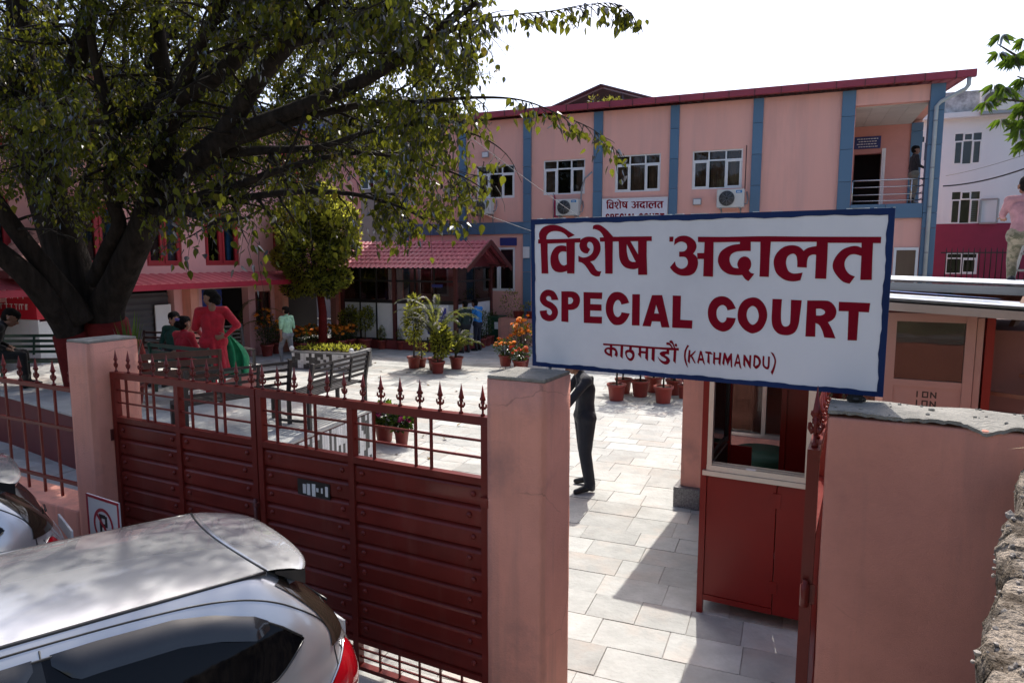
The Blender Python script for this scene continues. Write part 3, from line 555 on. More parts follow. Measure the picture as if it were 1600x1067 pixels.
# brown block seen through the leaves above the kiosk
blk = thing('grey_building', 'grey brown building with a plain wall showing between the leaves beyond the kiosk', 'building', at(575, 405, 34) * 1, RZB)
blk.location.z = 0
part('wall', wall_holes(-4.6, 2.0, 0, 8.6, [(-3.4, -2.2, 6.4, 7.6), (-.7, .5, 6.4, 7.6)], 0, .2), M('brown_grey_wall', (.27, .22, .2), .9, var=.15, vs_=1.), blk); part('dark_backing', B(-4.4, 1.9, .9, 1, 0, 8.4), DARK, blk); part('roof', MB().prism([(-4.9, -.3, 8.62), (2.3, -.3, 8.62), (-1.2, -.3, 10.4)], (0, 5, 0)), M('grey_roof', (.16, .16, .17), .7), blk)
for q in ((-3.4, -2.2, 6.4, 7.6), (-.7, .5, 6.4, 7.6)): window(blk, *q, curt=())
# ------------------------------------------------------------------ glazed kiosk with red tin roof
K0 = onz(713, 551); kio = thing('glazed_kiosk', 'glazed kiosk with white lower panels and red tin gable roof before the pink facade', 'kiosk', K0, RZB)
KW, KD = 4.35, 2.75
part('plinth', B(-KW - .05, .06, -.06, KD, 0, .3), M('red_plinth', (.2, .03, .03), .6, var=.15), kio)
posts = [-KW, -KW / 2 - .1, 0]
for x in posts:
    for y_ in (0, KD): part('post', B(x - .06, x + .06, y_ - .06, y_ + .06, .3, 2.75), MAROON, kio)
def bay(x0, x1, n, y_=0., axis='x'):
    W = (x1 - x0) / n
    for i in range(n):
        a, b = x0 + i * W + .03, x0 + (i + 1) * W - .03
        f = (lambda p, q, r, s_, t_, u_: (p, q, r, s_, t_, u_)) if axis == 'x' else (lambda p, q, r, s_, t_, u_: (r, s_, p, q, t_, u_))
        part('panel', B(*f(a, b, y_ - .015, y_ + .015, .36, 1.55)), PANELW, kio)
        for z0, z1 in ((1.66, 2.26), (2.32, 2.7)): part('pane', B(*f(a, b, y_ - .004, y_ + .004, z0, z1)), GLASST, kio)
    mb = MB(); f = (lambda p, q, r, s_, t_, u_: (p, q, r, s_, t_, u_)) if axis == 'x' else (lambda p, q, r, s_, t_, u_: (r, s_, p, q, t_, u_))
    for i in range(1, n): mb.box(*f(x0 + i * W - .025, x0 + i * W + .025, y_ - .03, y_ + .03, .3, 2.72))
    for z0, z1 in ((.3, .36), (1.55, 1.66), (2.26, 2.32), (2.69, 2.75)): mb.box(*f(x0, x1, y_ - .032, y_ + .032, z0, z1))
    part('glazing_bar', mb, BLACKM, kio)
bay(posts[0] + .06, posts[1] - .06, 3); bay(posts[1] + .06, posts[2] - .06, 3)
bay(.06, KD - .06, 2, 0, 'y'); bay(.06, KD - .06, 2, -KW, 'y')
zr, ze = 3.62, 2.72
part('roof', corrug(-KW - .5, .62, (-.45, ze), (KD / 2, zr), 30, .03), REDROOF, kio, fix=False)
part('roof', corrug(-KW - .5, .62, (KD + .45, ze), (KD / 2, zr), 30, .03), REDROOF, kio, fix=False)
rb = MB()
for j in range(1, 7):
    b_ = j / 7; yy = -.45 + (KD / 2 + .45) * b_; zz = ze + (zr - ze) * b_
    rb.box(-KW - .5, .62, yy - .012, yy + .012, zz + .012, zz + .04)
part('tile_step', rb, REDROOF, kio)
for s_ in (-1, 1):
    y_e = KD / 2 + s_ * (KD / 2 + .47); part('barge_board', MB().bar((.64, KD / 2, zr - .04), (.64, y_e, ze - .05), .03, .16), MAROON, kio)
part('gable_panel', MB().prism([(.02, .1, 2.76), (.02, KD - .1, 2.76), (.02, KD / 2, 3.45)], (.02, 0, 0)), M('gable_red', (.12, .015, .02), .6), kio)
part('soffit_beam', B(-KW - .4, .6, -.03, .03, 2.76, 2.82).box(-KW - .4, .6, KD - .03, KD + .03, 2.76, 2.82).bar((.4, KD / 2, 3.52), (.4, -.35, 2.7), .05).bar((.4, KD / 2, 3.52), (.4, KD + .35, 2.7), .05), MAROON, kio)
part('counter', B(-KW + .4, -.6, 1.7, 2.2, .3, 1.1), DARK, kio)
part('poster', B(-KW + .32, -KW + .55, -.022, -.016, 1.05, 1.4), UPVC, kio); part('sign_plate', B(-.85, -.45, -.04, -.034, 2.1, 2.2), DBLUE, kio)
# standing blue notice by the kiosk
nb_ = thing('notice_stand', 'blue and white notice panel standing at the kiosk front behind the potted palms', 'notice', K0 + EB * .55 - NB * .25, RZB)
part('panel', B(-.4, .4, -.02, .02, .5, 1.55), PANELW, nb_); part('print', B(-.34, .34, -.026, -.021, .6, 1.45), M('blue_print', (.04, .05, .3), .5), nb_)
mb = MB()
for k in range(6): mb.box(-.28, .28 - .1 * (k % 3), -.031, -.027, .7 + k * .12, .73 + k * .12)
part('lettering', mb, UPVC, nb_); part('leg', B(-.38, -.34, -.02, .02, 0, .5), BLACKM, nb_); part('leg', B(.34, .38, -.02, .02, 0, .5), BLACKM, nb_)
# ------------------------------------------------------------------ red canteen kiosk with pantile roof
RK = at(58, 500, 14.2); RK.z = 0
rk = thing('red_kiosk', 'bright red canteen kiosk with pantile roof behind the big tree trunk', 'kiosk', RK, RZB)
part('wall', B(-4.2, 0, 0, .9, 1.75, 2.72), M('bright_red_paint', (.5, .012, .03), .45, var=.06), rk)
for i in range(14): part('cladding_board', B(-4.2 + i * .3 + .006, -4.2 + (i + 1) * .3 - .006, .02, .05, .0, 1.74), PANELW, rk)
part('back_wall', B(-4.15, -.05, .06, .85, 0, 1.7), PANELW, rk)
tile = fixn(MB().grid(lambda a, b: (-.13 + .26 * a, -.19 + .38 * b, .035 * math.sin(a * math.pi * 2) + .03 * (1 - b)), 8, 1).mesh('roof_tile', M('pale_pantile', (.38, .2, .17), .7, var=.2, vs_=6, rnd=.2)))
ang = math.atan2(1.45, 1.9)
part('roof_base', MB().add([(-4.5, -.5, 2.72), (.12, -.5, 2.72), (.12, 1.5, 4.2), (-4.5, 1.5, 4.2)], [(0, 1, 2, 3)]), MAROON, rk)
for j in range(8):
    for i in range(18): inst('roof_tile', tile, rk, (-4.36 + i * .26, -.36 + j * .262, 2.87 + j * .2), (math.atan2(.2, .262), 0, 0))
part('fascia', B(-4.5, .12, -.56, -.5, 2.62, 2.78), MAROON, rk)
mb = MB(); rr = random.Random(3)
for r_, zz in ((0, 2.18), (1, 1.95)):
    x = -1.9
    while x < -.3:
        l = rr.uniform(.06, .16)
        mb.box(x, x + l, -.006, -.002, zz + .1, zz + .12).box(x + l * .5, x + l * .5 + .02, -.007, -.0025, zz, zz + .1)
        if rr.random() < .6: mb.box(x, x + .02, -.007, -.0025, zz, zz + .1)
        x += l + .05
part('lettering', mb, UPVC, rk)
part('panel_line', B(-.95, -.93, -.008, -.002, 1.85, 2.5), UPVC, rk)
# ------------------------------------------------------------------ white building at the right
W0 = at(1478, 405, 31); W0.z = 0
wb = thing('white_building', 'white rendered building with crimson ground floor band and weathered parapet at the right', 'building', W0, RZB)
def wp(u, v): return to_local(W0, -EB, u, v)
def wrect(u0, u1, v0, v1):
    a, b = wp(u0, v1), wp(u1, v0); return (a[0], b[0], a[1], b[1])
ww = [wrect(1488, 1536, 206, 258), wrect(1483, 1533, 298, 350), wrect(1438, 1455, 212, 252)]
g1_ = wrect(1476, 1528, 395, 428)
zc = wp(1540, 349)[1]; zt = wp(1520, 185)[1]
WHITEW = M('stained_white_render', (.72, .74, .76), .85, var=.05, vs_=.5, col2=(.5, .52, .54), c2s=.6, c2t=.68, c2w=.14, streak=True)
part('wall', wall_holes(-3, 12, zc, zt, ww, 0, .25), WHITEW, wb); part('wall', wall_holes(-3, 12, 0, zc - .004, [g1_], -.05, .25), M('crimson_render', (.25, .025, .06), .8, var=.08), wb, label='crimson painted lower wall')
part('cornice', B(-3.2, 12.2, -.45, .3, zt, zt + .22), WHITEW, wb)
part('parapet', B(-3.1, 12.1, -.1, .1, zt + .222, zt + 1.15), M('mouldy_parapet', (.6, .6, .6), .9, var=.15, vs_=1.5, col2=(.1, .1, .1), c2s=1.2, c2t=.56, c2w=.12), wb)
part('dark_backing', B(-2.8, 11.8, 1.5, 1.6, 0, zt), DARK, wb); part('side_wall', B(-3, -2.8, .26, 9, 0, zt), WHITEW, wb)
for q in ww: window(wb, *q, curt=((0, .34), (.66, 1)), cm=CURTL, t=.032, topsash=(1,), y=.02)
window(wb, *g1_, curt=(), t=.05, y=-.02, cols=(.5, .5), sash=(1,))
q = ww[1]; part('open_sash', MB().bar((q[1] + .02, -.06, q[2]), (q[1] + .02, -.06, q[3] - .4), .07).bar((q[1] + .6, -.3, q[2]), (q[1] + .6, -.3, q[3] - .4), .07).bar((q[1] + .02, -.06, q[2]), (q[1] + .6, -.3, q[2]), .07).bar((q[1] + .02, -.06, q[3] - .4), (q[1] + .6, -.3, q[3] - .4), .07), GREYM, wb)
mb = MB()
for i in range(16): mb.box(q[0] + (q[1] - q[0]) * .7, q[1] - .1, .2, .22, q[2] + .1 + i * .09, q[2] + .14 + i * .09)
part('blind', mb, GREYM, wb)
a = wp(1525, 180); t = thing('air_conditioner', 'white air conditioner set on the mouldy parapet of the white building', 'air conditioner', W0 - EB * a[0] - NB * .4 + Vector((0, 0, a[1])), RZB)
part('casing', B(0, 1.2, -.4, 0, 0, .85, bev=.03), M('ac_casing_far', (.7, .7, .66), .5), t); inst('fan_guard', fixn(MB().lathe([(.33, 0), (.33, .03), (.0001, .03)], 20).mesh('fan_guard', M('fan_brown', (.16, .14, .1), .6))), t, (.42, -.4, .43), (R_(90), 0, 0)); part('bracket', B(.05, 1.15, -.4, .25, -.12, -.004), GREYM, t)
# spiked railing in front of the crimson wall
fr_ = thing('spiked_railing', 'dark spiked iron railing with creepers before the crimson wall of the white building', 'railing', W0 - EB * 0 - NB * 2.2, RZB)
z0, z1 = wp(1540, 436)[1], wp(1560, 392)[1]
for i in range(26): part('bar', MB().tube([(-.4 + i * .2, 0, z0 - .3), (-.4 + i * .2, 0, z1), (-.4 + i * .2, 0, z1 + .12)], [.02, .02, .003], 5), BLACKM, fr_)
part('rail', B(-.6, 4.9, -.02, .02, z1 - .12, z1 - .07).box(-.6, 4.9, -.02, .02, z0, z0 + .05), BLACKM, fr_)
# ================================================================== FOREGROUND
def lumpy(me, amp, scale, seed=0, cuts=0):
    from mathutils import noise
    for v in me.vertices:
        n_ = noise.noise_vector(Vector(v.co) * scale + Vector((seed, 0, 0))); v.co = Vector(v.co) + n_ * amp
    return me
def pier(label, x0, x1, y0, y1, h, seed):
    t = thing('gate_pillar', label, 'pillar', gl(0, 0), RZG, 'pillars of the double gate')
    bm = bmesh.new(); bmesh.ops.create_cube(bm, size=1)
    for q in bm.verts: q.co = ((x0 + x1) / 2 + q.co.x * (x1 - x0), (y0 + y1) / 2 + q.co.y * (y1 - y0), h / 2 + q.co.z * h)
    bmesh.ops.bevel(bm, geom=[e for e in bm.edges], offset=.012, segments=2, affect='EDGES'); bmesh.ops.subdivide_edges(bm, edges=[e for e in bm.edges if e.calc_length() > .2], cuts=9, use_grid_fill=True)
    me = MB().bm(bm, True).mesh('shaft', PINK); fixn(me); lumpy(me, .0035, 7, seed); part('shaft', me, None, t)
    me = B(x0 + .006, x1 - .006, y0 + .006, y1 - .006, h - .01, h + .012, bev=.006).mesh('cap', CONC); fixn(me); lumpy(me, .004, 20, seed); part('cap', me, None, t)
    return t
pier('pink rendered gate pillar carrying the left end of the big court sign', .0, .395, -.02, .38, 2.29, 1)
pier('pink rendered gate pillar at the tree end of the gate, left of the no parking sign', -4.12, -3.8, -.15, .3, 2.3, 5)
# ------------------------------------------------------------------ double gate
slatm = {}
def slat(wd, h):
    k = (round(wd, 3), round(h, 3))
    if k not in slatm:   # pressed sheet: flat face, sloping ledge above, groove below
        pr = [(0, .0), (-.016, .008), (-.018, .03), (-.018, h - .034), (-.012, h - .022), (.012, h - .002), (.014, h), (.02, h), (.02, 0)]
        mb = MB(); n = len(pr)
        mb.add([(s_ * wd / 2, y, z) for s_ in (-1, 1) for y, z in pr], [(i, (i + 1) % n, (i + 1) % n + n, i + n) for i in range(n)] + [tuple(range(n)), tuple(reversed(range(n, 2 * n)))])
        slatm[k] = fixn(mb.mesh('slat', REDP))
    return slatm[k]
rivet = fixn(MB().lathe([(.02, 0), (.019, .007), (.011, .016), (.0001, .018)], 10).mesh('rivet', REDP))
spear = MB().lathe([(.016, 0), (.016, .012), (.008, .016), (.008, .045)], 8).lathe([(.008, .1), (.02, .112), (.02, .118), (.016, .125), (.001, .205)], 8)
spear.tube([(0, 0, .04), (0, 0, .104)], .011, 6)
def scroll(z, r, s_): return [(s_ * (.008 + r * .55 * (1 - math.cos(a))), 0, z + r * math.sin(a)) for a in (0, .5, 1., 1.6, 2.2, 2.8)]
for s_ in (-1, 1):
    spear.tube([(0, 0, .062), (s_ * .02, 0, .05), (s_ * .03, 0, .062), (s_ * .03, 0, .078), (s_ * .022, 0, .08)], [.01, .01, .008, .006, .003], 5)
    spear.tube([(0, 0, .105), (s_ * .012, 0, .103), (s_ * .022, 0, .11), (s_ * .02, 0, .12)], [.009, .008, .006, .003], 5)
    spear.tube([(0, 0, .075), (s_ * .012, 0, .085), (s_ * .016, 0, .095)], [.008, .007, .003], 5)
spear = fixn(spear.mesh('spear_tip', REDP))
def leaf_gate(label, xa, xm, xb, latch_right):
    t = thing('gate_leaf', label, 'gate', gl(0, .04), RZG, 'leaves of the double gate')
    TOP, LAT, BOT, LOW = 2.03, 1.61, .3, .08
    mb = MB()
    mb.box(xa, xb, -.03, .03, TOP - .055, TOP); part('top_rail', mb, REDP, t)
    part('mid_rail', B(xa + .05, xb - .05, -.028, .028, LAT - .02, LAT + .025), REDP, t)
    part('bottom_rail', B(xa + .05, xb - .05, -.027, .027, BOT - .04, BOT), REDP, t); part('bottom_rail', B(xa + .05, xb - .05, -.027, .027, LOW - .03, LOW), REDP, t)
    for x0 in (xa, xb - .05): part('stile', B(x0, x0 + .05, -.029, .029, .05, TOP - .056), REDP, t)
    part('stile', B(xm - .025, xm + .025, -.0285, .0285, .055, TOP - .057), REDP, t)
    for a, b in ((xa + .05, xm - .025), (xm + .025, xb - .05)):
        wd = b - a; n = 9; h = (LAT - .02 - BOT) / n
        for i in range(n):
            inst('slat', slat(wd - .004, h), t, ((a + b) / 2, .004, BOT + i * h))
            for x in (a + .065, b - .065 - .03 * (i % 2)): inst('rivet', rivet, t, (x, -.014, BOT + (i + .52) * h), (R_(90), 0, 0))
        for z in (LAT + .15, LAT + .26): part('lattice_bar', B(a, b, -.007, .007, z - .007, z + .007), REDP, t)
        for x in (a + wd * .16, a + wd * .5, a + wd * .62): part('lattice_bar', B(x - .008, x + .008, -.0085, .0085, LAT + .025, TOP - .056), REDP, t)
        for z in (LOW + .06, LOW + .12): part('lattice_bar', B(a, b, -.006, .006, z - .006, z + .006), REDP, t)
        for k in range(1, 6): part('lattice_bar', B(a + wd * k / 6 - .006, a + wd * k / 6 + .006, -.0075, .0075, LOW, BOT - .04), REDP, t)
    n = int((xb - xa) / .148)
    for i in range(n): inst('spear_tip', spear, t, (xa + .05 + i * (xb - xa - .1) / (n - 1), 0, TOP), (random.uniform(-.03, .03), random.uniform(-.04, .04), random.uniform(-.25, .25)), (.88, .88, .95))
    return t
g1 = leaf_gate('gate leaf beside the sign pillar, oxide red with a small mosaic peephole', -2.015, -1.11, -.008, False)
g2 = leaf_gate('gate leaf beside the tree side pillar, oxide red with spear tips', -3.785, -2.93, -2.03, True)
vh = to_local(gl(0, 0), -EG, 487, 765); vx, vz = vh
pp = part('peephole', B(vx - .155, vx + .155, -.022, -.017, vz - .058, vz + .058), BLACKM, g1)
for k, (a, b, hh) in enumerate(((-.1, -.07, .02), (-.06, -.03, .026), (-.012, .02, .03), (.03, .05, .01), (.075, .09, .015), (.115, .14, .028))): part('peephole_strip', B(vx + a, vx + b, -.026, -.0225, vz - hh * 1.7 + .004 * k - .01, vz + hh * 1.3), MOSW, pp)
part('latch', MB().tube([(-2.045, -.05, 1.18), (-2.045, -.05, .82)], .012, 8).box(-2.07, -2.02, -.06, -.03, 1.12, 1.15).box(-2.07, -2.02, -.06, -.03, .86, .89).tube([(-2.045, -.05, .9), (-2.02, -.075, .87), (-2.045, -.08, .84), (-2.07, -.07, .87)], .009, 6), MAROON, g2)
for z in (.55, 1.47): part('hinge', B(-3.83, -3.79, -.05, -.01, z - .05, z + .05), MAROON, g2)
part('hinge', B(-.05, .02, -.055, -.032, 1.46, 1.52), REDP, g1)
# ------------------------------------------------------------------ fence at the far left on its low wall
lw_ = thing('low_wall', 'low pink wall under the iron fence at the left edge', 'wall', gl(0, 0), RZG)
me = B(-8.5, -4.14, -.14, .2, 0, .76, bev=.02).mesh('wall_body', PINK); part('wall_body', fixn(me), None, lw_)
fe = thing('iron_fence', 'oxide red iron fence with spear tips left of the tree side pillar', 'fence', gl(0, .03), RZG)
part('rail', B(-8.4, -4.2, -.015, .015, 1.79, 1.83), REDP, fe); part('rail', B(-8.4, -4.2, -.012, .012, 1.42, 1.45), REDP, fe); part('rail', B(-8.4, -4.2, -.012, .012, .9, .93), REDP, fe)
part('post', B(-4.2, -4.135, -.03, .03, .75, 1.93), REDP, fe)
for i in range(14): part('bar', B(-4.4 - i * .28 - .01, -4.4 - i * .28 + .01, -.01, .01, .76, 1.79), REDP, fe); inst('spear_tip', spear, fe, (-4.4 - i * .28, 0, 1.83), (0, 0, 0), (1.2, 1.2, 1.2))
# ------------------------------------------------------------------ wall at the right, carrying the sign's other end
rwl = thing('boundary_wall', 'broad pink rendered wall with broken cement top under the right end of the sign', 'wall', gl(0, 0), RZG)
nx, nz_ = 70, 40
def rw(a, b):
    return (1.895 + 3.2 * a, -.0 + 0.004 * math.sin(a * 60 + b * 9), 2.275 * b)
mb = MB().grid(rw, 60, 30); T_ = 2.275
def topf(a, b):
    e = .005 * max(0, math.sin(a * 137) * math.sin(a * 391)) * (1 - b) ** 3 + (.035 * max(0, 1 - abs(a - .2) / .03) * (1 - b) ** 3)
    return (1.895 + 3.2 * a, .34 * b, T_ + .004 * math.sin(a * 53 + b * 4) - e)
me = MB().box(1.895, 5.1, 0, .34, 0, T_ - .03, bev=.015).mesh('wall_body', PINKW); bm = bmesh.new(); bm.from_mesh(me)
bmesh.ops.subdivide_edges(bm, edges=[e for e in bm.edges if e.calc_length() > .3], cuts=24, use_grid_fill=True); bm.to_mesh(me); bm.free(); me.polygons.foreach_set('use_smooth', [True] * len(me.polygons)); fixn(me); lumpy(me, .006, 5, 3); part('wall_body', me, None, rwl)
mb = MB().grid(topf, 260, 10)
mb.grid(lambda a, b: (1.895 + 3.2 * a, -.004 + .003 * math.sin(a * 340), topf(a, 0)[2] - (.014 + .003 * math.sin(a * 161) ** 2) * b), 260, 1); mb.grid(lambda a, b: (1.893, .34 * a, topf(0, a)[2] - .05 * b), 8, 1); mb.grid(lambda a, b: (1.895 + 3.2 * a, .342, topf(a, 1)[2] - .05 * b), 60, 1)
part('cement_top', mb, CONC, rwl, fix=False)
rr = random.Random(5); mb = MB()
for k in range(90):
    a = rr.random() ** 1.3; b = rr.uniform(.05, .98); p = topf(a, b); r = rr.uniform(.003, .011) * (2 if rr.random() < .06 else 1); mb.ball((p[0], p[1], p[2] + r * .3), r, 5, 4, .6)
part('crumbs', mb, CONC, rwl, kind='stuff')
# wicket leaf standing open against it
wk = thing('wicket_gate', 'oxide red wicket gate leaf standing open edge on beside the broad pink wall', 'gate', gl(1.84, .0), RZG)
part('stile', B(-.028, .028, 0, .05, .08, 2.07), REDP, wk); part('stile', B(-.028, .028, 1.1, 1.15, .08, 2.07), REDP, wk); part('top_rail', B(-.027, .027, .05, 1.1, 2.01, 2.07), REDP, wk); part('mid_rail', B(-.027, .027, .05, 1.1, 1.58, 1.62), REDP, wk)
part('panel', B(-.012, .012, .05, 1.1, .3, 1.58), REDP, wk)
for i in range(6): inst('spear_tip', spear, wk, (0, .06 + i * .19, 2.07), (R_(-6) if i == 0 else 0, 0, 0), (1, 1, 1.5 if i == 0 else 1))
part('hinge', MB().lathe([(.022, -.06), (.022, .05), (.014, .055), (.014, .075)], 10, (-.005, -.02, 1.33)).box(-.02, .04, -.005, .0, 1.28, 1.38), REDP, wk)
# ------------------------------------------------------------------ the big sign
SX, SZ = Vector((.863, -.506, -.001)).normalized(), Vector((-.014, -.027, 1.0)).normalized()
sg = thing('court_sign', 'large white signboard with navy border lettered SPECIAL COURT in crimson over the gateway', 'sign', (.135, 4.42, 2.311), 0)
SY = SZ.cross(SX); sg.rotation_euler = Matrix((SX, SY, SX.cross(SY))).transposed().to_euler()
SW, SH = 2.02, .941
part('board', B(.024, SW - .024, .0, .03, .024, SH - .024), SIGNW, sg)
def wob(x): return .003 * math.sin(x * 7) + .002 * math.sin(x * 23)
mb = MB()
def strip(fn, n, y):   # border band with the slightly wavering brush edge
    mb.grid(lambda a, b: (lambda p: (p[0], y, p[1]))(fn(a, b)), n, 1)
strip(lambda a, b: (SW * a, SH - b * (.03 + wob(a * 4))), 60, -.0032); strip(lambda a, b: (SW * a, b * (.027 + wob(a * 5 + 2))), 60, -.0032)
strip(lambda a, b: (b * (.025 + wob(a * 3 + 1)), SH * a), 30, -.0026); strip(lambda a, b: (SW - b * (.03 + wob(a * 3 + 4)), SH * a), 30, -.0026)
part('border', mb, SIGNB, sg, fix=False)
part('frame', B(0, SW, -.002, .035, SH - .0235, SH).box(0, SW, -.002, .035, 0, .0235).box(0, .0235, -.002, .035, .0235, SH - .0235).box(SW - .0235, SW, -.002, .035, .0235, SH - .0235), SIGNB, sg)
for spec in LET: part('letter', letter_mb(spec, lambda x, z: (x / 1000, z / 1000)), SIGNR, sg, loc=(0, -.0004, 0), fix=False)
part('fixing_bolt', MB().tube([(.12, .015, -.03), (.12, .015, .0)], .012, 6).box(.08, .17, -.01, .04, -.032, -.024), GREYM, sg)
part('fixing_bolt', MB().box(1.86, 1.93, -.03, .05, -.03, -.004).tube([(1.86, .0, -.02), (1.9, -.03, -.02), (1.94, .0, -.02)], .012, 6), BLACKM, sg)
mb = MB(); rr = random.Random(2)
for k in range(40):
    x = rr.uniform(0, SW); l = rr.uniform(.01, .07); mb.box(x, min(SW, x + l), -.001, .03, SH, SH + rr.uniform(.001, .005))
part('peeled_edge', mb, UPVC, sg)
# ------------------------------------------------------------------ sentry booth
bo = thing('sentry_booth', 'oxide red metal sentry booth with sliding aluminium window behind the open wicket', 'booth', gl(.878, 2.064), RZG)
BW, BD = 1.95, 1.15
for x, y_ in ((0, 0), (BW - .05, 0), (0, BD - .05), (BW - .05, BD - .05)): part('leg', B(x, x + .05, y_, y_ + .05, 0, 2.62), REDB, bo)
part('front_panel', B(.052, .6, .012, .03, .17, 1.22, bev=.004), REDB, bo); part('front_panel', B(.606, BW - .052, .008, .03, .12, 1.22, bev=.004), REDB, bo)
part('frame_rail', B(.05, .602, .005, .045, .12, .168), REDB, bo); part('hinge', B(.575, .635, .0, .0078, 1.02, 1.14), REDB, bo); part('hinge', B(.575, .635, .0, .0078, .3, .4), REDB, bo)
part('side_panel', B(.008, .03, .05, BD - .05, .12, 1.22), BLACKM, bo); part('side_panel', B(BW - .03, BW - .008, .05, BD - .05, .12, 2.6), REDB, bo)
part('back_panel', B(.55, BW - .05, BD - .03, BD - .01, .12, 2.6), REDB, bo); part('back_panel', B(.05, .25, BD - .03, BD - .01, .12, 1.2), REDB, bo); part('back_post', B(.5, .55, BD - .06, BD - .01, .12, 2.6), REDB, bo)
part('floor', B(.05, BW - .05, .05, BD - .05, .1, .13), MAROON, bo)
sl = part('sill', B(.02, BW - .3, -.03, .06, 1.222, 1.262).box(.05, BW - .3, -.018, -.008, 1.264, 1.31).box(.05, BW - .3, .004, .014, 1.264, 1.32).box(.05, BW - .3, .03, .04, 1.264, 1.33), ALU, bo)
part('jamb', B(.052, .09, -.015, .05, 1.287, 2.5), ALU, bo); part('head_rail', B(.052, 1.29, -.015, .05, 2.5, 2.56), ALU, bo)
sa = part('sliding_sash', B(.80, .87, -.012, .006, 1.287, 2.49).box(1.25, 1.3, -.012, .006, 1.287, 2.49).box(.87, 1.25, -.012, .006, 1.287, 1.36).box(.87, 1.25, -.012, .006, 2.43, 2.49), ALU, bo)
part('pane', B(.87, 1.25, -.004, -.001, 1.36, 2.43), GLASS, sa)
sw = part('side_window', B(.0, .035, .05, .1, 1.25, 2.5).box(.0, .035, BD - .1, BD - .05, 1.25, 2.5).box(.0, .035, .1, BD - .1, 1.25, 1.3).box(.0, .035, .1, BD - .1, 2.45, 2.5), BLACKM, bo)
part('pane', B(.014, .018, .1, BD - .1, 1.3, 2.45), GLASS, sw)
# aluminium door of the booth's right bay, top half glazed
dr = part('door', B(1.3, 1.36, -.02, .03, .3, 2.62).box(1.78, 1.84, -.025, .03, .3, 2.62).box(1.845, 1.885, -.01, .03, .3, 2.6).box(1.36, 1.78, -.02, .03, 2.56, 2.62).box(1.36, 1.78, -.02, .03, 2.09, 2.14).box(1.36, 1.78, -.01, .02, .3, 2.089), M('pinkish_aluminium', (.3, .2, .175), .45, metal=.3, var=.06), bo)
part('pane', B(1.36, 1.78, .002, .006, 2.14, 2.56), GLASST, dr)
def strokes(mb, segs, x, z, w_, h_, t_, y):
    for a, b, c, d in segs:
        if abs(a - c) < .01 or abs(b - d) < .01: mb.box(x + min(a, c) * w_ - (t_ / 2 if abs(a - c) < .01 else 0), x + max(a, c) * w_ + (t_ / 2 if abs(a - c) < .01 else 0), y - .001, y, z + min(b, d) * h_ - t_ / 2, z + max(b, d) * h_ + t_ / 2)
        else:
            p, q = Vector((x + a * w_, z + b * h_)), Vector((x + c * w_, z + d * h_)); n = Vector((-(q - p).y, (q - p).x)).normalized() * t_ / 2
            mb.add([(p.x - n.x, y - .0014, p.y - n.y), (p.x + n.x, y - .0014, p.y + n.y), (q.x + n.x, y - .0014, q.y + n.y), (q.x - n.x, y - .0014, q.y - n.y)], [(0, 1, 2, 3)])
GLY = {'I': [(.5, 0, .5, 1)], 'O': [(0, 0, 0, 1), (1, 0, 1, 1), (0, 0, 1, 0), (0, 1, 1, 1)], 'N': [(0, 0, 0, 1), (1, 0, 1, 1), (0, 1, 1, 0)], 'P': [(0, 0, 0, 1), (0, 1, .8, 1), (.9, .55, .9, .95), (0, .5, .8, .5)]}
mb = MB()
for row, z in ((0, 2.02), (1, 1.955)):
    for k, c in enumerate('ION'): strokes(mb, GLY[c], 1.5 + k * .05, z, .03, .036, .009, -.0102)
part('lettering', mb, BLACKP, dr); part('handle', B(1.5, 1.79, -.03, -.021, 1.9, 1.925), GREYM, dr)
part('eraser', B(.36, .44, -.01, .05, 1.287, 1.315, bev=.01), PANELW, bo)
RSHEET = M('bluish_roof_sheet', (.62, .66, .72), .4, metal=.1, var=.06, vs_=3, bump=.05, bs=9)
def tilt_roof(name, parent, x0, x1, y0, y1, za, zb, n, mat, ys=0., **k):
    def fn(a, b):
        ph = (b * n) % 1; h = .022 * (1 if ph < .35 else 0); return (x0 + (x1 - x0) * a, y0 + (y1 - y0) * b, za + (zb - za) * a + h - ys * b)
    return part(name, MB().grid(fn, 1, n * 6, False), mat, parent, fix=False, **k)
tilt_roof('roof', bo, -.3, BW + .4, -.32, BD + .3, 2.80, 2.665, 11, RSHEET, ys=.045)
part('fascia', MB().prism([(-.3, -.33, 2.735), (BW + .42, -.33, 2.6), (BW + .42, -.33, 2.655), (-.3, -.33, 2.79)], (0, .03, 0)), M('beige_fascia', (.3, .27, .22), .6, var=.1), bo)
part('roof_sheet', MB().add([(.6, .6, 2.79), (BW + .1, .5, 2.71), (BW + .1, .8, 2.70), (.6, .8, 2.79)], [(0, 1, 2, 3)]), M('blue_sheet', (.06, .14, .4), .4), bo, fix=False)
part('ceiling', MB().add([(-.25, -.28, 2.77), (BW + .35, -.28, 2.64), (BW + .35, BD + .2, 2.64), (-.25, BD + .2, 2.77)], [(0, 1, 2, 3)]), MAROON, bo, fix=False)
# brown cabin beyond the booth's right post
cb = thing('brown_cabin', 'dull brown metal cabin standing right of the sentry booth under its roof edge', 'cabin', gl(2.84, 2.3), RZG)
BRWN = M('brown_sheet', (.14, .065, .055), .6, var=.12)
part('wall', B(0, .34, 0, 1.2, 0, 2.5), BRWN, cb); part('side_sheet', B(.342, .78, .15, 1.3, 0, 2.52), M('dark_sheet', (.035, .028, .022), .7, var=.4, vs_=1.5), cb); part('edge_strip', B(.781, .82, .14, .2, 0, 2.53), M('strip_brown', (.12, .07, .05), .7), cb); part('bolt', MB().tube([(.02, -.02, 1.9), (.2, -.02, 1.9)], .012, 6), BLACKM, cb)
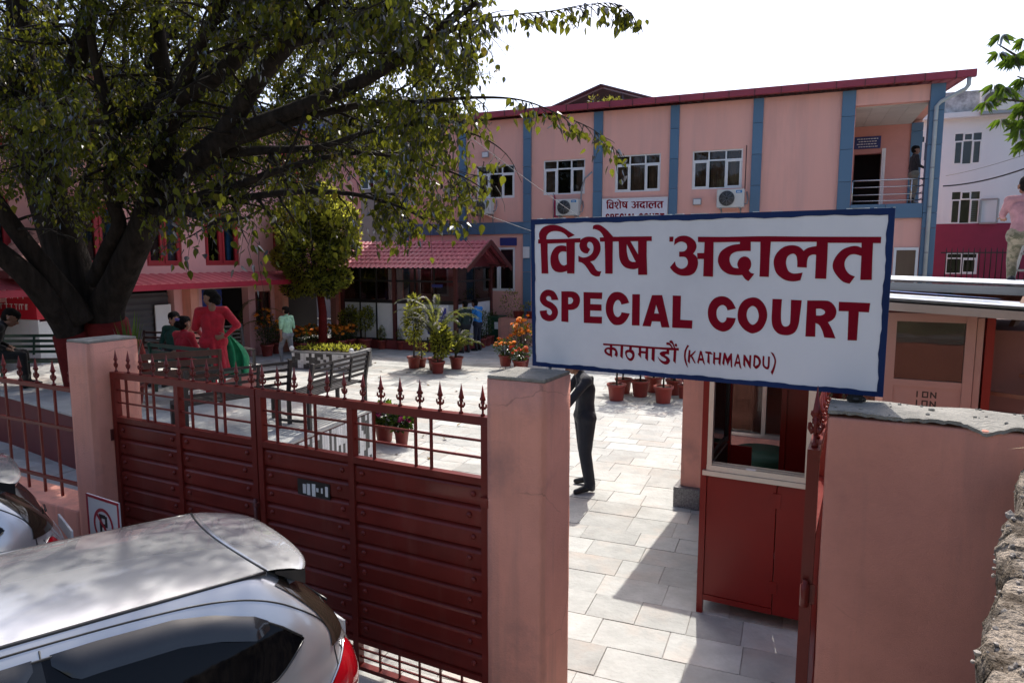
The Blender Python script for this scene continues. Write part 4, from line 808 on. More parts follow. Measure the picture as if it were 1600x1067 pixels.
# guard house behind
gh = thing('guard_house', 'small pink guard house with granite foot and blue grey sheet roof behind the sentry booth', 'guard house', gl(.136, 4.54), RZG)
part('wall', wall_holes(0, 4.4, .26, 2.6, [(.34, 1.5, .95, 2.2), (2.0, 3.4, 1.6, 2.4)], 0, .16), PINK, gh); part('wall', B(0, .16, .165, 2.2, .26, 2.6), PINK, gh); part('wall', B(4.24, 4.4, .165, 2.2, .26, 2.6), PINK, gh); part('wall', B(0, 4.4, 2.2, 2.36, .26, 2.6), PINK, gh)
part('granite_base', B(-.07, .25, -.07, 2.4, 0, .255, bev=.01), M('speckled_granite', (.16, .15, .15), .4, var=.7, vs_=60), gh); part('plinth', B(.25, 4.4, -.03, 2.36, 0, .258), PINK, gh)
window(gh, .34, 1.5, .95, 2.2, fm=ALU, cols=(.5, .5), trans=0, sash=(), curt=()); window(gh, 2.0, 3.4, 1.6, 2.4, fm=ALU, cols=(.5, .5), trans=0, curt=())
tilt_roof('roof', gh, -.4, 5.4, -.7, 2.7, 2.86, 2.7, 16, RSHEET, ys=.03)
part('fascia', MB().prism([(-.4, -.71, 2.78), (5.4, -.71, 2.62), (5.4, -.71, 2.695), (-.4, -.71, 2.855)], (0, .025, 0)), GREYM, gh); part('strut', MB().bar((2.4, -.5, 2.75), (3.6, -.02, 2.2), .05), BLACKM, gh)
# ------------------------------------------------------------------ no parking sign
np_ = gl(-3.33, -.40); ns = thing('no_parking_sign', 'white no parking sign with red rim on a short stand against the gate', 'sign', np_, RZG - .06)
nw, z0, z1 = .235, .58, 1.1
part('plate', B(-nw, nw, -.006, .006, z0, z1), PANELW, ns); REDSIGN = M('sign_red', (.38, .01, .03), .4)
part('rim', B(-nw, nw, -.009, -.0065, z1 - .022, z1).box(-nw, nw, -.009, -.0065, z0, z0 + .022).box(-nw, -nw + .022, -.009, -.0065, z0 + .022, z1 - .022).box(nw - .022, nw, -.009, -.0065, z0 + .022, z1 - .022), REDSIGN, ns)
zc_ = (z0 + z1) / 2 + .03; mb = MB()
mb.grid(lambda a, b: ((.118 + .026 * b) * math.cos(a * 6.2832), -.0085, zc_ + (.118 + .026 * b) * math.sin(a * 6.2832)), 40, 1)
part('ring', mb, REDSIGN, ns, fix=False)
mb = MB(); mb.add([(-.095, -.0100, zc_ + .075), (-.075, -.0100, zc_ + .095), (.095, -.0100, zc_ - .075), (.075, -.0100, zc_ - .095)], [(0, 1, 2, 3)]); part('slash', mb, REDSIGN, ns, fix=False)
mb = MB(); strokes(mb, GLY['P'], -.04, zc_ - .075, .09, .15, .032, -.0072); part('letter', mb, BLACKP, ns)
for x in (-.18, .18): part('leg', B(x - .012, x + .012, .007, .03, 0, z1 - .02), GREYM, ns)
# ------------------------------------------------------------------ raised platform with seats under the tree
PF = [Vector(p) for p in ((-2.95, 7.2, 0), (-2.05, 10.0, 0), (-5.3, 11.35, 0), (-5.3, 14.2, 0), (-9.8, 15.5, 0), (-9.9, 11.9, 0), (-8.2, 10.9, 0))]
pf = thing('tree_platform', 'raised paved platform with mosaic edges round the big tree, benches standing on it', 'platform', (0, 0, 0))
n = len(PF); mb = MB(); mb.add([p + Vector((0, 0, .78)) for p in PF] + PF, [tuple(range(n))] + [(i, (i + 1) % n, (i + 1) % n + n, i + n) for i in range(n)])
part('base', mb, M('red_platform_paint', (.13, .014, .016), .5, var=.15), pf)
mb = MB().prism([p + Vector((0, 0, .783)) + (p - Vector((-5.5, 11.5, 0))).normalized() * .03 for p in PF], (0, 0, .03)); part('slab', mb, STONE, pf)
mos = [fixn(MB().box(-.5, .5, -.006, .006, -.5, .5).mesh('mosaic_tile', q)) for q in (MOSW, MOSB)]
rr = random.Random(9)
def mosaic(parent, a, b, z0, z1, tw, rows, off):
    a, b = Vector(a), Vector(b); d = (b - a); L_ = d.length; d.normalize(); nn = Vector((d.y, -d.x, 0)); x = 0; rz = math.atan2(d.y, d.x)
    while x < L_ - tw:
        zs = sorted([z0, z1] + [rr.uniform(z0 + .05, z1 - .05) for _ in range(rows)])
        for p, q in zip(zs, zs[1:]):
            if q - p < .03: continue
            c = a + d * (x + tw / 2) + nn * off; inst('mosaic_tile', mos[int(rr.random() < .45)], parent, (c.x, c.y, (p + q) / 2), (0, 0, rz), (tw - .006, 1, q - p - .006))
        x += tw
mosaic(pf, PF[0], PF[1], .05, .76, .055, 2, .006)
pt = thing('tree_planter', 'low mosaic clad planter box round the small clipped tree', 'planter', (0, 0, 0))
pa, pb = onz(457, 576), onz(550, 581); pd = (pb - pa).normalized(); pn = Vector((-pd.y, pd.x, 0))
C4 = [pa, pb, pb + pn * 1.1, pa + pn * 1.1]
GST = M('grey_planter_stone', (.26, .26, .26), .7, var=.2, vs_=6)
part('body', MB().prism([p for p in C4], (0, 0, .46)), GST, pt); part('rim', MB().prism([p + Vector((0, 0, .462)) for p in C4], (0, 0, .04)), GST, pt)
part('soil', MB().prism([p + (sum(C4, Vector()) / 4 - p) * .12 + Vector((0, 0, .503)) for p in C4], (0, 0, .02)), SOIL, pt)
mosaic(pt, pa, pb, .03, .45, .09, 3, .006)
mb = MB(); leaf_c = random.Random(77)
for k in range(700):
    q = pa + pd * leaf_c.uniform(.1, (pb - pa).length - .1) + pn * leaf_c.uniform(.1, 1.0) + Vector((0, 0, .52)); d_ = Vector((leaf_c.gauss(0, 1), leaf_c.gauss(0, 1), 1.2)).normalized() * .16 * leaf_c.uniform(.5, 1.2); s_ = d_.cross(Vector((leaf_c.gauss(0, 1), leaf_c.gauss(0, 1), 0))).normalized() * .025; mb.add([q, q + d_ * .5 + s_, q + d_, q + d_ * .5 - s_], [(0, 1, 2, 3)])
part('ground_cover', mb, LEAF2, pt, kind='stuff', fix=False)
for p in (pa, pb): part('knob', MB().ball((p.x, p.y, .57), .07, 10, 8), PANELW, pt)
# ------------------------------------------------------------------ benches
def bench(label, a, b, mat, seat=6, back=4, bh=.88, slat_h=.035, backside=1, z=.81, rail=True):
    """a, b: feet of the back posts; the sitter faces to the left of a->b times backside"""
    a, b = Vector((a[0], a[1], z)), Vector((b[0], b[1], z)); d = b - a; L_ = d.length
    t = thing('bench', label, 'bench', (a + b) / 2, math.atan2(d.y, d.x) + (0 if backside > 0 else math.pi), 'slatted benches round the big tree'); h = L_ / 2
    for x in (-h, h - .045):
        part('end_frame', MB().bar((x + .022, -.02, 0), (x + .022, -.02, .44), .045).bar((x + .022, -.02, .44), (x + .022, -.1, bh), .045).bar((x + .022, .45, 0), (x + .022, .45, .42), .045).bar((x + .022, -.02, .42), (x + .022, .47, .42), .04).bar((x + .022, -.02, .12), (x + .022, .45, .12), .03), mat, t)
    for k in range(seat): y_ = .03 + k * .43 / (seat - 1); part('seat_slat', B(-h + .046, h - .046, y_ - .022, y_ + .022, .43, .45), mat, t)
    for k in range(back):
        q = .56 + k * (bh - .04 - .56) / (back - 1); y_ = -.02 - .08 * (q - .44) / (bh - .44); part('back_slat', B(-h + .046, h - .046, y_ - .01, y_ + .012, q - slat_h / 2, q + slat_h / 2), mat, t)
    if rail:
        for x in (-h / 3, h / 3): part('back_stay', MB().bar((x, -.045, .5), (x, -.095, bh - .03), .03), mat, t)
    return t
bench('dark slatted metal bench alone along the platform edge near the spear tips', (-2.62, 8.55), (-2.16, 9.85), BENCHM, 7, 5)
bench('dark metal bench running towards the gate in front of the brown slatted one', (-3.95, 8.05), (-2.98, 9.0), BENCHM, 6, 4)
bench('brown wide slatted bench between the red standing woman and the tree side pillar', (-5.55, 9.4), (-4.4, 10.2), BENCHW, 5, 3, .86, .09, rail=False)
bench('dark green slatted bench behind the woman seated in red', (-5.95, 11.25), (-4.6, 10.45), BENCHG, 5, 3, .84, .06, rail=False)
bench('dark bench under the seated woman in dark green', (-5.55, 12.45), (-6.9, 12.6), BENCHM, 5, 4)
bench('dark green bench with a water bottle at the far left', (-7.4, 12.1), (-9.1, 12.0), BENCHG, 5, 4, .88, .05)
bench('dark bench end showing right of the green scarf', (-5.4, 13.7), (-5.9, 13.2), BENCHM, 5, 5, .9)
# water bottle on the far left bench
wbt = thing('water_bottle', 'clear plastic water bottle with blue label on the far left bench', 'bottle', (-7.62, 11.8, 1.265), 0)
part('body', MB().lathe([(.033, 0), (.035, .01), (.035, .15), (.03, .18), (.014, .215), (.014, .23)], 12), glassmat('clear_plastic', (.9, .95, 1), .9), wbt); part('label', MB().lathe([(.0355, .08), (.0355, .14)], 12), M('blue_label', (.03, .15, .5), .4), wbt, fix=False); part('cap', MB().lathe([(.0155, .225), (.0155, .245)], 10), M('blue_cap', (.02, .1, .5), .4), wbt)
# ================================================================== CARS
CZ = [.18, .30, .45, .62, .80, .92, 1.00, 1.10, 1.22, 1.34, 1.42, 1.465, 1.487, 1.505, 1.52, 1.53, 1.533]
CXR = [.25, .08, .02, .0, .02, .05, .09, .15, .25, .38, .48, .54, .57, .61, .7, .85, 1.0]
CXF = [3.75, 3.86, 3.9, 3.9, 3.84, 3.62, 3.1, 2.92, 2.7, 2.44, 2.26, 2.15, 2.08, 2.0, 1.85, 1.7, 1.5]
CHW = [.74, .80, .835, .85, .85, .835, .80, .745, .69, .63, .58, .54, .50, .43, .33, .2, .05]
def ci(tab, z): return float(np.interp(z, CZ, tab))
CN0 = 4.6
def cn(z): return CN0 + max(0, z - 1.0) / .466 * 6.5
def car_pt(phi, z, off=0.):
    """phi 0 = middle of the tail, pi/2 = left side, pi = nose"""
    xr, xf, hw = ci(CXR, z), ci(CXF, z), ci(CHW, z); a = (xf - xr) / 2; xc = (xf + xr) / 2
    c, s_ = math.cos(phi), math.sin(phi); CN = cn(z); e = 2 / CN
    x = xc - a * math.copysign(abs(c) ** e, c); y_ = hw * math.copysign(abs(s_) ** e, s_)
    if off:
        nx_, ny = -math.copysign((abs(x - xc) / a) ** (CN - 1), xc - x) / a * -1, math.copysign((abs(y_) / hw) ** (CN - 1), y_) / hw
        nx_ = -math.copysign((abs(x - xc) / a) ** (CN - 1) / a, xc - x); l = math.hypot(nx_, ny) or 1
        dz = .01; hw2 = ci(CHW, z + dz); tz = (hw - hw2) / dz
        v = Vector((nx_ / l, ny / l, min(1.5, max(0, tz)) * .6)).normalized(); return (x + v.x * off, y_ + v.y * off, z + v.z * off)
    return (x, y_, z)
_cp = car_pt
def zlift(p):
    return (p[0], p[1], p[2] + .036 * min(1.2, max(0, p[0] - .55)) * min(1, max(0, p[2] - .9) / .56))
def car_pt(phi, z, off=0.): return zlift(_cp(phi, z, off))
def phi_of(x, z):
    xr, xf = ci(CXR, z), ci(CXF, z); a = (xf - xr) / 2; xc = (xf + xr) / 2; X = max(-1, min(1, (xc - x) / a)); return math.acos(math.copysign(abs(X) ** (cn(z) / 2), X))
def phi_y(y_, z):
    Y = min(1, abs(y_) / ci(CHW, z)); return math.copysign(math.asin(Y ** (cn(z) / 2)), y_)
def side(x, z, off=0., s_=1): p = car_pt(phi_of(x, z), z, off); return (p[0], p[1] * s_, p[2])
def fillcurve(tab, x): return float(np.interp(x, [q[0] for q in tab], [q[1] for q in tab]))
TOPC = [(.44, 1.15), (.54, 1.235), (.66, 1.31), (.84, 1.365), (1.0, 1.392), (1.3, 1.402), (1.7, 1.40), (2.0, 1.36), (2.25, 1.26), (2.5, 1.12), (2.62, 1.06)]
BOTC = [(.44, 1.145), (.54, 1.07), (.62, 1.03), (.8, 1.02), (1.5, 1.01), (2.62, 1.0)]
def band(x0, x1, zt, zb, off, n, s_, m=5): return MB().grid(lambda a, b: side(x0 + (x1 - x0) * a, zb(x0 + (x1 - x0) * a) + (zt(x0 + (x1 - x0) * a) - zb(x0 + (x1 - x0) * a)) * b, off, s_), n, m)
def seam(pts, off, r, s_=1, fn=side): return MB().tube([fn(p[0], p[1], off, s_) for p in pts], r, 5)
def smoothpts(pts, k=6):
    out = []; n_ = len(pts)
    for i in range(n_ - 1):
        p0, p1, p2, p3 = pts[max(0, i - 1)], pts[i], pts[i + 1], pts[min(n_ - 1, i + 2)]
        for j in range(k):
            q = j / k; out.append(tuple(.5 * (2 * p1[c] + (p2[c] - p0[c]) * q + (2 * p0[c] - 5 * p1[c] + 4 * p2[c] - p3[c]) * q * q + (3 * p1[c] - p0[c] - 3 * p2[c] + p3[c]) * q ** 3) for c in range(len(p1))))
    return out + [pts[-1]]
def make_car(label, loc, rz):
    t = thing('parked_car', label, 'car', loc, rz, 'silver hatchbacks parked with their tails to the gate')
    zs = sorted(set(list(np.linspace(.18, 1.465, 40)))); N_ = 120
    mb = MB()
    mb.grid(lambda a, b: car_pt(2 * math.pi * a, .18 + (1.466 - .18) * b), N_, 46); part('body', mb, SILVER, t)
    rz_ = [1.466, 1.475, 1.487, 1.496, 1.505, 1.513, 1.52, 1.525, 1.53, 1.532, 1.533]
    def lz(x): return float(np.interp(x, [.3, .545, .7, .9, 1.2, 1.5, 1.9, 2.2], [.1, .5, .7, .88, 1., .97, .82, .5]))
    def rz2(x, y_): return 1.468 + .067 * (1 - min(1, abs(y_) / .55) ** 2.6) * lz(x)
    mb = MB(); mb.grid(lambda a, b: (lambda x, y_: zlift((x, y_, rz2(x, y_))))(.545 + .07 * (1 - ((2 * b - 1)) ** 2) + (2.16 - .545 - .07 * (1 - (2 * b - 1) ** 2)) * a, (2 * b - 1) * .528), 40, 40)
    mb.grid(lambda a, b: zlift((2.16 + .02 * b, (2 * a - 1) * .528, rz2(2.16, (2 * a - 1) * .528) - .05 * b)), 30, 2); part('roof', mb, SILVER, t)
    part('roof_under', MB().add([(lambda p: (p[0], p[1], 1.462))(car_pt(2 * math.pi * a / 80, 1.465)) for a in range(80)], [tuple(range(80))]), BLACKP, t)
    # spoiler over the tail window
    def zr(x, y_):
        return rz2(x, y_)
    def spo(a, b):
        y_ = (-1 + 2 * a) * .53; q = (abs(y_) / .53); xs = .545 + .07 * (1 - q * q); xt = .30 - .035 * (1 - q ** 3) + .05 * q ** 8
        zt = zr(xs, y_)
        P_ = [(xs - .004, zt - .03), (xs - .004, zt), (xs - (xs - xt) * .3, zt - .009), (xs - (xs - xt) * .65, zt - .026), (xt + .012, zt - .05), (xt, zt - .062), (xt + .02, zt - .095), (xs - .05, zt - .12)]
        k = b * 7; i = min(6, int(k)); f = k - i; p = [P_[i][c] + (P_[i + 1][c] - P_[i][c]) * f for c in (0, 1)]; return (p[0], y_, p[1])
    part('spoiler', MB().grid(spo, 30, 21), SILVER, t)
    part('roof_seam', MB().tube([(lambda q: (.545 + .07 * (1 - (q / .53) ** 2), q, zr(.545 + .07 * (1 - (q / .53) ** 2), q) + .0015))(y_ * .053) for y_ in range(-10, 11)], .0055, 6), BLACKP, t)
    for s_ in (-1, 1):
        part('spoiler_end', MB().grid(lambda a, b: (lambda q: (q[0], q[1] * s_, q[2]))((.5 - .16 * a, .531 + .008 * math.sin(a * 3.1) - .005 * b, 1.455 - .035 * a - (.07 * (.2 + a)) * b)), 10, 6), CARBLK, t)
        part('roof_ditch', MB().tube([zlift((.55 + 1.6 * a / 20, s_ * .5335, 1.4665)) for a in range(21)], .0085, 6), CARBLK, t)
        if s_ > 0: side_ = lambda *q: None
        w_ = part('side_window', band(.44, 2.6, lambda x: fillcurve(TOPC, x), lambda x: fillcurve(BOTC, x), .004, 60, s_, 10), CARGL, t)
        part('window_seal', MB().tube([side(x, fillcurve(TOPC, x), .004, s_) for x in np.linspace(.45, 2.6, 50)], .006, 5).tube([side(x, fillcurve(BOTC, x), .004, s_) for x in np.linspace(.45, 2.6, 40)], .006, 5), CARBLK, w_)
        for xa, xb in ((.6, 1.46), (1.52, 2.35)):   # smoked rain visors standing off the glass
            def vis(a, b, xa=xa, xb=xb):
                x = xa + (xb - xa) * a; e = min(1, 12 * a, 12 * (1 - a)); z = fillcurve(TOPC, x) + .008 - (.1 * (.35 + .65 * e)) * b; return side(x, z, .008 + (.028 * math.sin(min(1, b * 1.6) * 1.57)) * e, s_)
            part('rain_visor', MB().grid(vis, 30, 8), VISOR, w_)
        pil = part('door_pillar', MB().grid(lambda a, b: side(1.46 + .06 * a + .03 * b, 1.012 + .385 * b, .006, s_), 2, 8), CARBLK, t)
        D = smoothpts([(2.1, 1.432), (1.6, 1.442), (1.1, 1.434), (.8, 1.412), (.58, 1.355), (.42, 1.26), (.31, 1.16), (.265, 1.05), (.27, .85), (.36, .6), (.62, .36)], 8)
        part('door_gap', seam(D, -.0005, .0045, s_).tube([side(1.49, z, -.0005, s_) for z in np.linspace(.3, 1.43, 20)], .004, 5), BLACKP, t)
        def lamp(a, b):
            z = .70 + .29 * b; ph0 = phi_y(.45 + .12 * b, z); ph1 = phi_of(.60 - .42 * b ** .9, z); p = car_pt(ph0 + (ph1 - ph0) * a, z, .008 + .02 * math.sin(a * 3.14) * math.sin(b * 3.14)); return (p[0], p[1] * s_, p[2])
        lm = part('tail_lamp', MB().grid(lamp, 16, 14), TAILR, t)
        part('lamp_edge', MB().tube([lamp(1, b / 12) for b in range(13)] + [lamp(1 - a / 8, 1) for a in range(1, 9)], .005, 5), CHROME, lm)
        part('door_handle', MB().tube([side(x, .88 + .01 * math.sin((x - .75) * 20), .035, s_) for x in np.linspace(.75, .93, 8)], .014, 6), SILVER, t)
        part('side_mirror', MB().ball((2.35, s_ * .93, 1.06), .1, 10, 8, .7), SILVER, t)
        part('headlight', MB().grid(lambda a, b: (lambda p: (p[0], p[1] * s_, p[2]))(car_pt(phi_of(3.45 + .35 * a, .62 + .14 * b), .62 + .14 * b, .01)), 8, 4), CHROME, t)
        for x in (.62, 3.12):
            wh = part('wheel', MB().lathe([(.2, -.09), (.295, -.09), (.31, -.06), (.31, .06), (.295, .09), (.2, .09)], 28), RUBBER, t, loc=(x, s_ * .76, .31)); wh.rotation_euler = (R_(90), 0, 0)
            r_ = part('rim', MB().lathe([(.2, -.085), (.2, .085), (.16, .06), (.05, .075), (.0001, .08)], 20), GREYM, wh)
            part('wheel_arch', MB().tube([(lambda p: (p[0], p[1], p[2]))(side(x + .37 * math.cos(q), .31 + .37 * math.sin(q), .004, s_)) for q in np.linspace(.1, 3.04, 20)], .02, 6), CARBLK, t)
    part('tail_window', MB().grid(lambda a, b: (lambda z: car_pt((-1 + 2 * a) * phi_y(ci(CHW, z) * (.86 + .08 * b), z), z, .005))(1.03 + .37 * b), 60, 10), CARGLR, t)
    part('windscreen', MB().grid(lambda a, b: (lambda z: car_pt(math.pi - phi_y((-1 + 2 * a) * (.66 - .16 * b), z), z, .005))(1.04 + .36 * b), 24, 8), CARGL, t)
    part('tailgate_gap', MB().tube([car_pt(phi_y(.66 - .06 * q, .62 + .75 * q), .62 + .75 * q, .0) for q in np.linspace(0, .5, 16)], .004, 5).tube([car_pt(phi_y(-.66 + .06 * q, .62 + .75 * q), .62 + .75 * q, .0) for q in np.linspace(0, .5, 16)], .004, 5), BLACKP, t)
    part('bumper_trim', MB().grid(lambda a, b: car_pt(-1.1 + 2.2 * a, .24 + .16 * b, .012), 30, 3), CARBLK, t)
    part('number_plate', B(-.035, -.02, -.25, .25, .78, .88), PANELW, t); part('wiper', MB().tube([car_pt(phi_y(.02, 1.06), 1.06, .02), car_pt(phi_y(.38, 1.12), 1.12, .02)], .008, 5), CARBLK, t)
    return t
CYAW = R_(46.5); CR = Vector((math.sin(CYAW), math.cos(CYAW), 0)); CL = Vector((math.cos(CYAW), -math.sin(CYAW), 0))
CPOS = Vector((-1.186, 3.98, 0)); CRZ = math.atan2(-CR.y, -CR.x)
car = make_car('silver hatchback nearest the camera with smoked rain visors, its tail to the gate', CPOS, CRZ)
off = onz(82, 818, 1.05) - onz(530, 965, 1.05)
car2 = copy_tree(car); car2.location = CPOS + off; car2['label'] = 'silver hatchback at the far left edge, only its tail showing beyond the nearer car'
# ================================================================== EARTH BANK, RUBBLE, LADDERS
from mathutils import noise
BANKM = M('rubble_earth', (.3, .25, .2), .95, var=.55, vs_=14, bump=1., bs=110, col2=(.06, .042, .025), c2s=11, c2t=.5, c2w=.09, det=12)
def bank(a, b):
    # a along the edge from the pink wall towards the viewer, b from the edge up and away to the right
    ed = Vector((2.22, 2.875, 0)).lerp(Vector((.968, 1.34, 0)), a); nr = Vector((.78, -.62, 0))
    p = ed + nr * (b - .12) * 2.2; z = 2.12 - .12 * a + .25 * max(0, b - .12) * 1.2
    if b < .12: z = 2.12 - .12 * a - (.12 - b) / .12 * 2.1; p = ed + nr * (.05 * (b / .12) - .05)
    q = noise.noise_vector(Vector((p.x * 5, p.y * 5, z * 5))) * .035 + noise.noise_vector(Vector((p.x * 17, p.y * 17, z * 17))) * .02 + noise.noise_vector(Vector((p.x * 45, p.y * 45, z * 45))) * .012 + noise.noise_vector(Vector((p.x * 110, p.y * 110, z * 110))) * .006
    return (p.x + q.x, p.y + q.y, z + q.z)
part('earth_bank', MB().grid(bank, 260, 170), BANKM, None, kind='structure', fix=False)
def back_bank(a, b):
    p = gl(3.2 + 5 * a, .6 + 7 * b); z = .6 + 1.3 * min(1, a * 2.2) * (1 - .3 * b); q = noise.noise_vector(Vector((p.x * 3, p.y * 3, 0))) * .12; return (p.x + q.x, p.y + q.y, z + q.z)
part('rubble_slope', MB().grid(back_bank, 60, 60), M('grey_rubble', (.36, .35, .34), .95, var=.4, vs_=6, bump=1, bs=20, col2=(.1, .09, .07), c2s=4), None, kind='structure', fix=False)
rr = random.Random(21); mb = MB()
for k in range(700):
    a, b = rr.random(), .1 + rr.random() ** 1.5 * .8; p = Vector(bank(a, b)); bmm = bmesh.new(); bmesh.ops.create_icosphere(bmm, subdivisions=1, radius=rr.uniform(.003, .011) * (2.2 if rr.random() < .04 else 1))
    for v in bmm.verts: v.co = v.co * rr.uniform(.7, 1.2) + p
    mb.bm(bmm)
part('loose_stones', mb, M('pale_rubble_stone', (.28, .25, .22), .9, var=.3, vs_=8, bump=.6, bs=40, isl=.35), None, kind='stuff', fix=False)
def grass(name, pts, n, h, mat, seed, spread):
    rr = random.Random(seed); mb = MB()
    for k in range(n):
        p = Vector(rr.choice(pts)) + Vector((rr.gauss(0, spread), rr.gauss(0, spread), 0)); a = rr.random() * 6.28; l = h * rr.uniform(.5, 1.2); d = Vector((math.cos(a), math.sin(a), 0)); w_ = d.cross(Vector((0, 0, 1))) * .003
        q = p + d * l * .25 + Vector((0, 0, l * .6)); e = p + d * l * rr.uniform(.4, .9) + Vector((0, 0, l * rr.uniform(.5, 1)))
        mb.add([p - w_, p + w_, q + w_ * .7, q - w_ * .7, e], [(0, 1, 2, 3), (3, 2, 4)])
    return part(name, mb, mat, None, kind='stuff', fix=False)
DRYG = M('dry_grass_blade', (.3, .25, .15), .9, var=.3, isl=.4)
grass('dry_grass', [bank(.02, .2), bank(.05, .22), bank(.0, .16), bank(.1, .3)], 300, .16, DRYG, 4, .05)
grass('green_grass', [gl(3.5, 1.0, 2.0), gl(3.3, .9, 1.95), gl(3.7, 1.2, 2.1)], 350, .3, LEAF3, 5, .12)
def ladder(label, a, b, mat, w_, n, name='ladder'):
    a, b = Vector(a), Vector(b); t = thing(name, label, 'ladder', a); d = (b - a); r = d.cross(Vector((0, 0, 1))).normalized() * w_ / 2
    for s_ in (-1, 1): part('rail', MB().bar(r * s_, d + r * s_, .03, .075), mat, t)
    for k in range(1, n): part('rung', MB().bar(d * k / n - r, d * k / n + r, .028, .028), mat, t)
    return t
ladder('aluminium ladder leaning up to the right behind the sheet roofs', at(1566, 560, 8.2), at(1632, 345, 8.9), M('dull_aluminium', (.3, .3, .29), .5, metal=.5), .3, 8)
ladder('rust brown ladder propped low among the rubble at the right edge', at(1558, 650, 4.6), at(1640, 470, 5.2), M('rusty_steel', (.2, .09, .05), .7, var=.3, vs_=8), .3, 6)
t = thing('corrugated_sheet', 'torn piece of white corrugated sheet lying on the rubble at the right', 'sheet', at(1580, 515, 6.4)); part('sheet', MB().grid(lambda a, b: ((a - .5) * .42, (b - .5) * .25, (b - .5) * .34 + .018 * math.sin(a * 50)), 48, 2), PANELW, t, fix=False)
for k, (u, v, y_, l) in enumerate(((1590, 545, 6.0, 'grey broken block lying under the torn white sheet'), (1572, 600, 5.4, 'pale broken block on the rubble left of the rust brown ladder'))):
    bm = bmesh.new(); bmesh.ops.create_icosphere(bm, subdivisions=2, radius=.17)
    for q in bm.verts: q.co = q.co * (1 + noise.noise(q.co * 9 + Vector((k, 0, 0))) * .5); q.co.z *= .6
    solo('rubble_block', MB().bm(bm), CONC, l, 'rubble', at(u, v, y_), k)
# unseen slope added behind the viewer to cut sky light and darken reflections
def shade_slope(a, b):
    x = -45 + 90 * a; y_ = -3.5 - 26 * b; z = -.1 + 11 * min(1, b * 1.6) ** .8; q = noise.noise_vector(Vector((x * .35, y_ * .35, z * .35)))
    return (x + q.x, y_ + q.y, z + q.z * 1.4 * min(1, 6 * b))
part('added_shade_slope', MB().grid(shade_slope, 60, 24), M('shade_slope_green', (.11, .115, .07), .95, var=.4, vs_=1.5), None, kind='structure', fix=False)
# ================================================================== WIRES
WIREG = M('grey_cable', (.2, .2, .21), .7)
def wire(label, a, b, sag, r, mat):
    a, b = Vector(a), Vector(b); pts = [a.lerp(b, i / 16) - Vector((0, 0, sag * 4 * (i / 16) * (1 - i / 16))) for i in range(17)]
    return tag(part('overhead_wire', MB().tube(pts, r, 5), mat), label, 'wire')
wire('pale overhead wire sloping down to the top left corner of the big sign', at(640, 140, 16), at(920, 350, 12), .05, .005, WIREG)
wire('pale overhead wire passing the leftmost air conditioner towards the sign', at(560, 248, 20), at(850, 368, 12), .1, .006, WIREG)
wire('black overhead wire before the white building', at(1474, 291, 20), at(1660, 240, 16), .15, .02, BLACKM)
wire('thin grey overhead wire higher across the white building', at(1478, 275, 24), at(1660, 220, 20), .1, .009, GREYM)
# ================================================================== GREEN BIN, FLAG
t = thing('green_bin', 'dark green wheeled bin with white label beside the kiosk', 'bin', onz(772, 536), RZB)
BING = M('bin_green', (.01, .06, .03), .5, var=.1)
part('body', MB().add([(-.27, -.28, .06), (.27, -.28, .06), (.27, .28, .06), (-.27, .28, .06), (-.33, -.36, .92), (.33, -.36, .92), (.33, .36, .92), (-.33, .36, .92)], [(0, 1, 2, 3), (4, 5, 6, 7), (0, 1, 5, 4), (1, 2, 6, 5), (2, 3, 7, 6), (3, 0, 4, 7)]), BING, t)
part('lid', B(-.36, .36, -.4, .38, .925, 1.0, bev=.03), BING, t); part('label', MB().bar((.24, -.345, .55), (.24, -.365, .8), .14, .012, up=(0, 1, 0)), PANELW, t)
for x in (-.25, .25): part('wheel', MB().lathe([(.09, -.03), (.09, .03)], 12, (x, .3, .09)), RUBBER, t)
t = thing('green_bin', 'dark green drum seen through the glass of the sentry booth', 'bin', gl(1.15, 3.85), RZG); part('body', MB().lathe([(.28, 0), (.3, .05), (.31, .95), (.3, 1.0)], 20), BING, t)
t = thing('pennant', 'small crimson and blue pennant standing on the facade ledge left of the small signboard', 'flag', bl(1.62, -.15, 4.34), RZB)
part('pole', MB().tube([(0, 0, 0), (0, 0, .95)], .012, 6), GREYM, t); part('cloth', MB().grid(lambda a, b: (.02 + .16 * a * (1 - b * .8), .02 * math.sin(b * 9), .12 + .78 * b), 4, 12), M('crimson_cloth', (.3, .01, .06), .8, var=.2), t)
# ================================================================== PEOPLE
SKIN = M('brown_skin', (.24, .115, .07), .55, var=.08, vs_=20); HAIR = M('black_hair', (.008, .006, .005), .75, var=.3, vs_=40, spec=.12, bump=.8, bs=50)
def cloth(n_, c, **k): return M(n_, c, .85, var=.25, vs_=9, bump=1., bs=9, sheen=.1, **k)
EYE = M('eye', (.01, .01, .01), .2); BOOT = M('black_leather', (.012, .011, .011), .4, var=.2)
LIPS = M('lips', (.2, .06, .05), .5)
def V(*a): return Vector(a)
class Body:
    def __init__(s): s.prim = []
    def cap(s, a, b, ra, rb, lab): s.prim.append((Vector(a), Vector(b), ra, rb, lab)); return s
def caps_mesh(mb, a, b, ra, rb):
    d = b - a; L_ = d.length
    if L_ < 1e-4: d = Vector((0, 0, 1)); b = a + d * 1e-3
    d = d.normalized(); pts, rr = [], []
    for q in (-1, -.85, -.5): pts.append(a + d * ra * q); rr.append(max(.0008, ra * math.sqrt(1 - q * q)))
    pts.append(a); rr.append(ra); pts.append(b); rr.append(rb)
    for q in (.5, .85, 1): pts.append(b + d * rb * q); rr.append(max(.0008, rb * math.sqrt(1 - q * q)))
    mb.tube(pts, rr, 14)
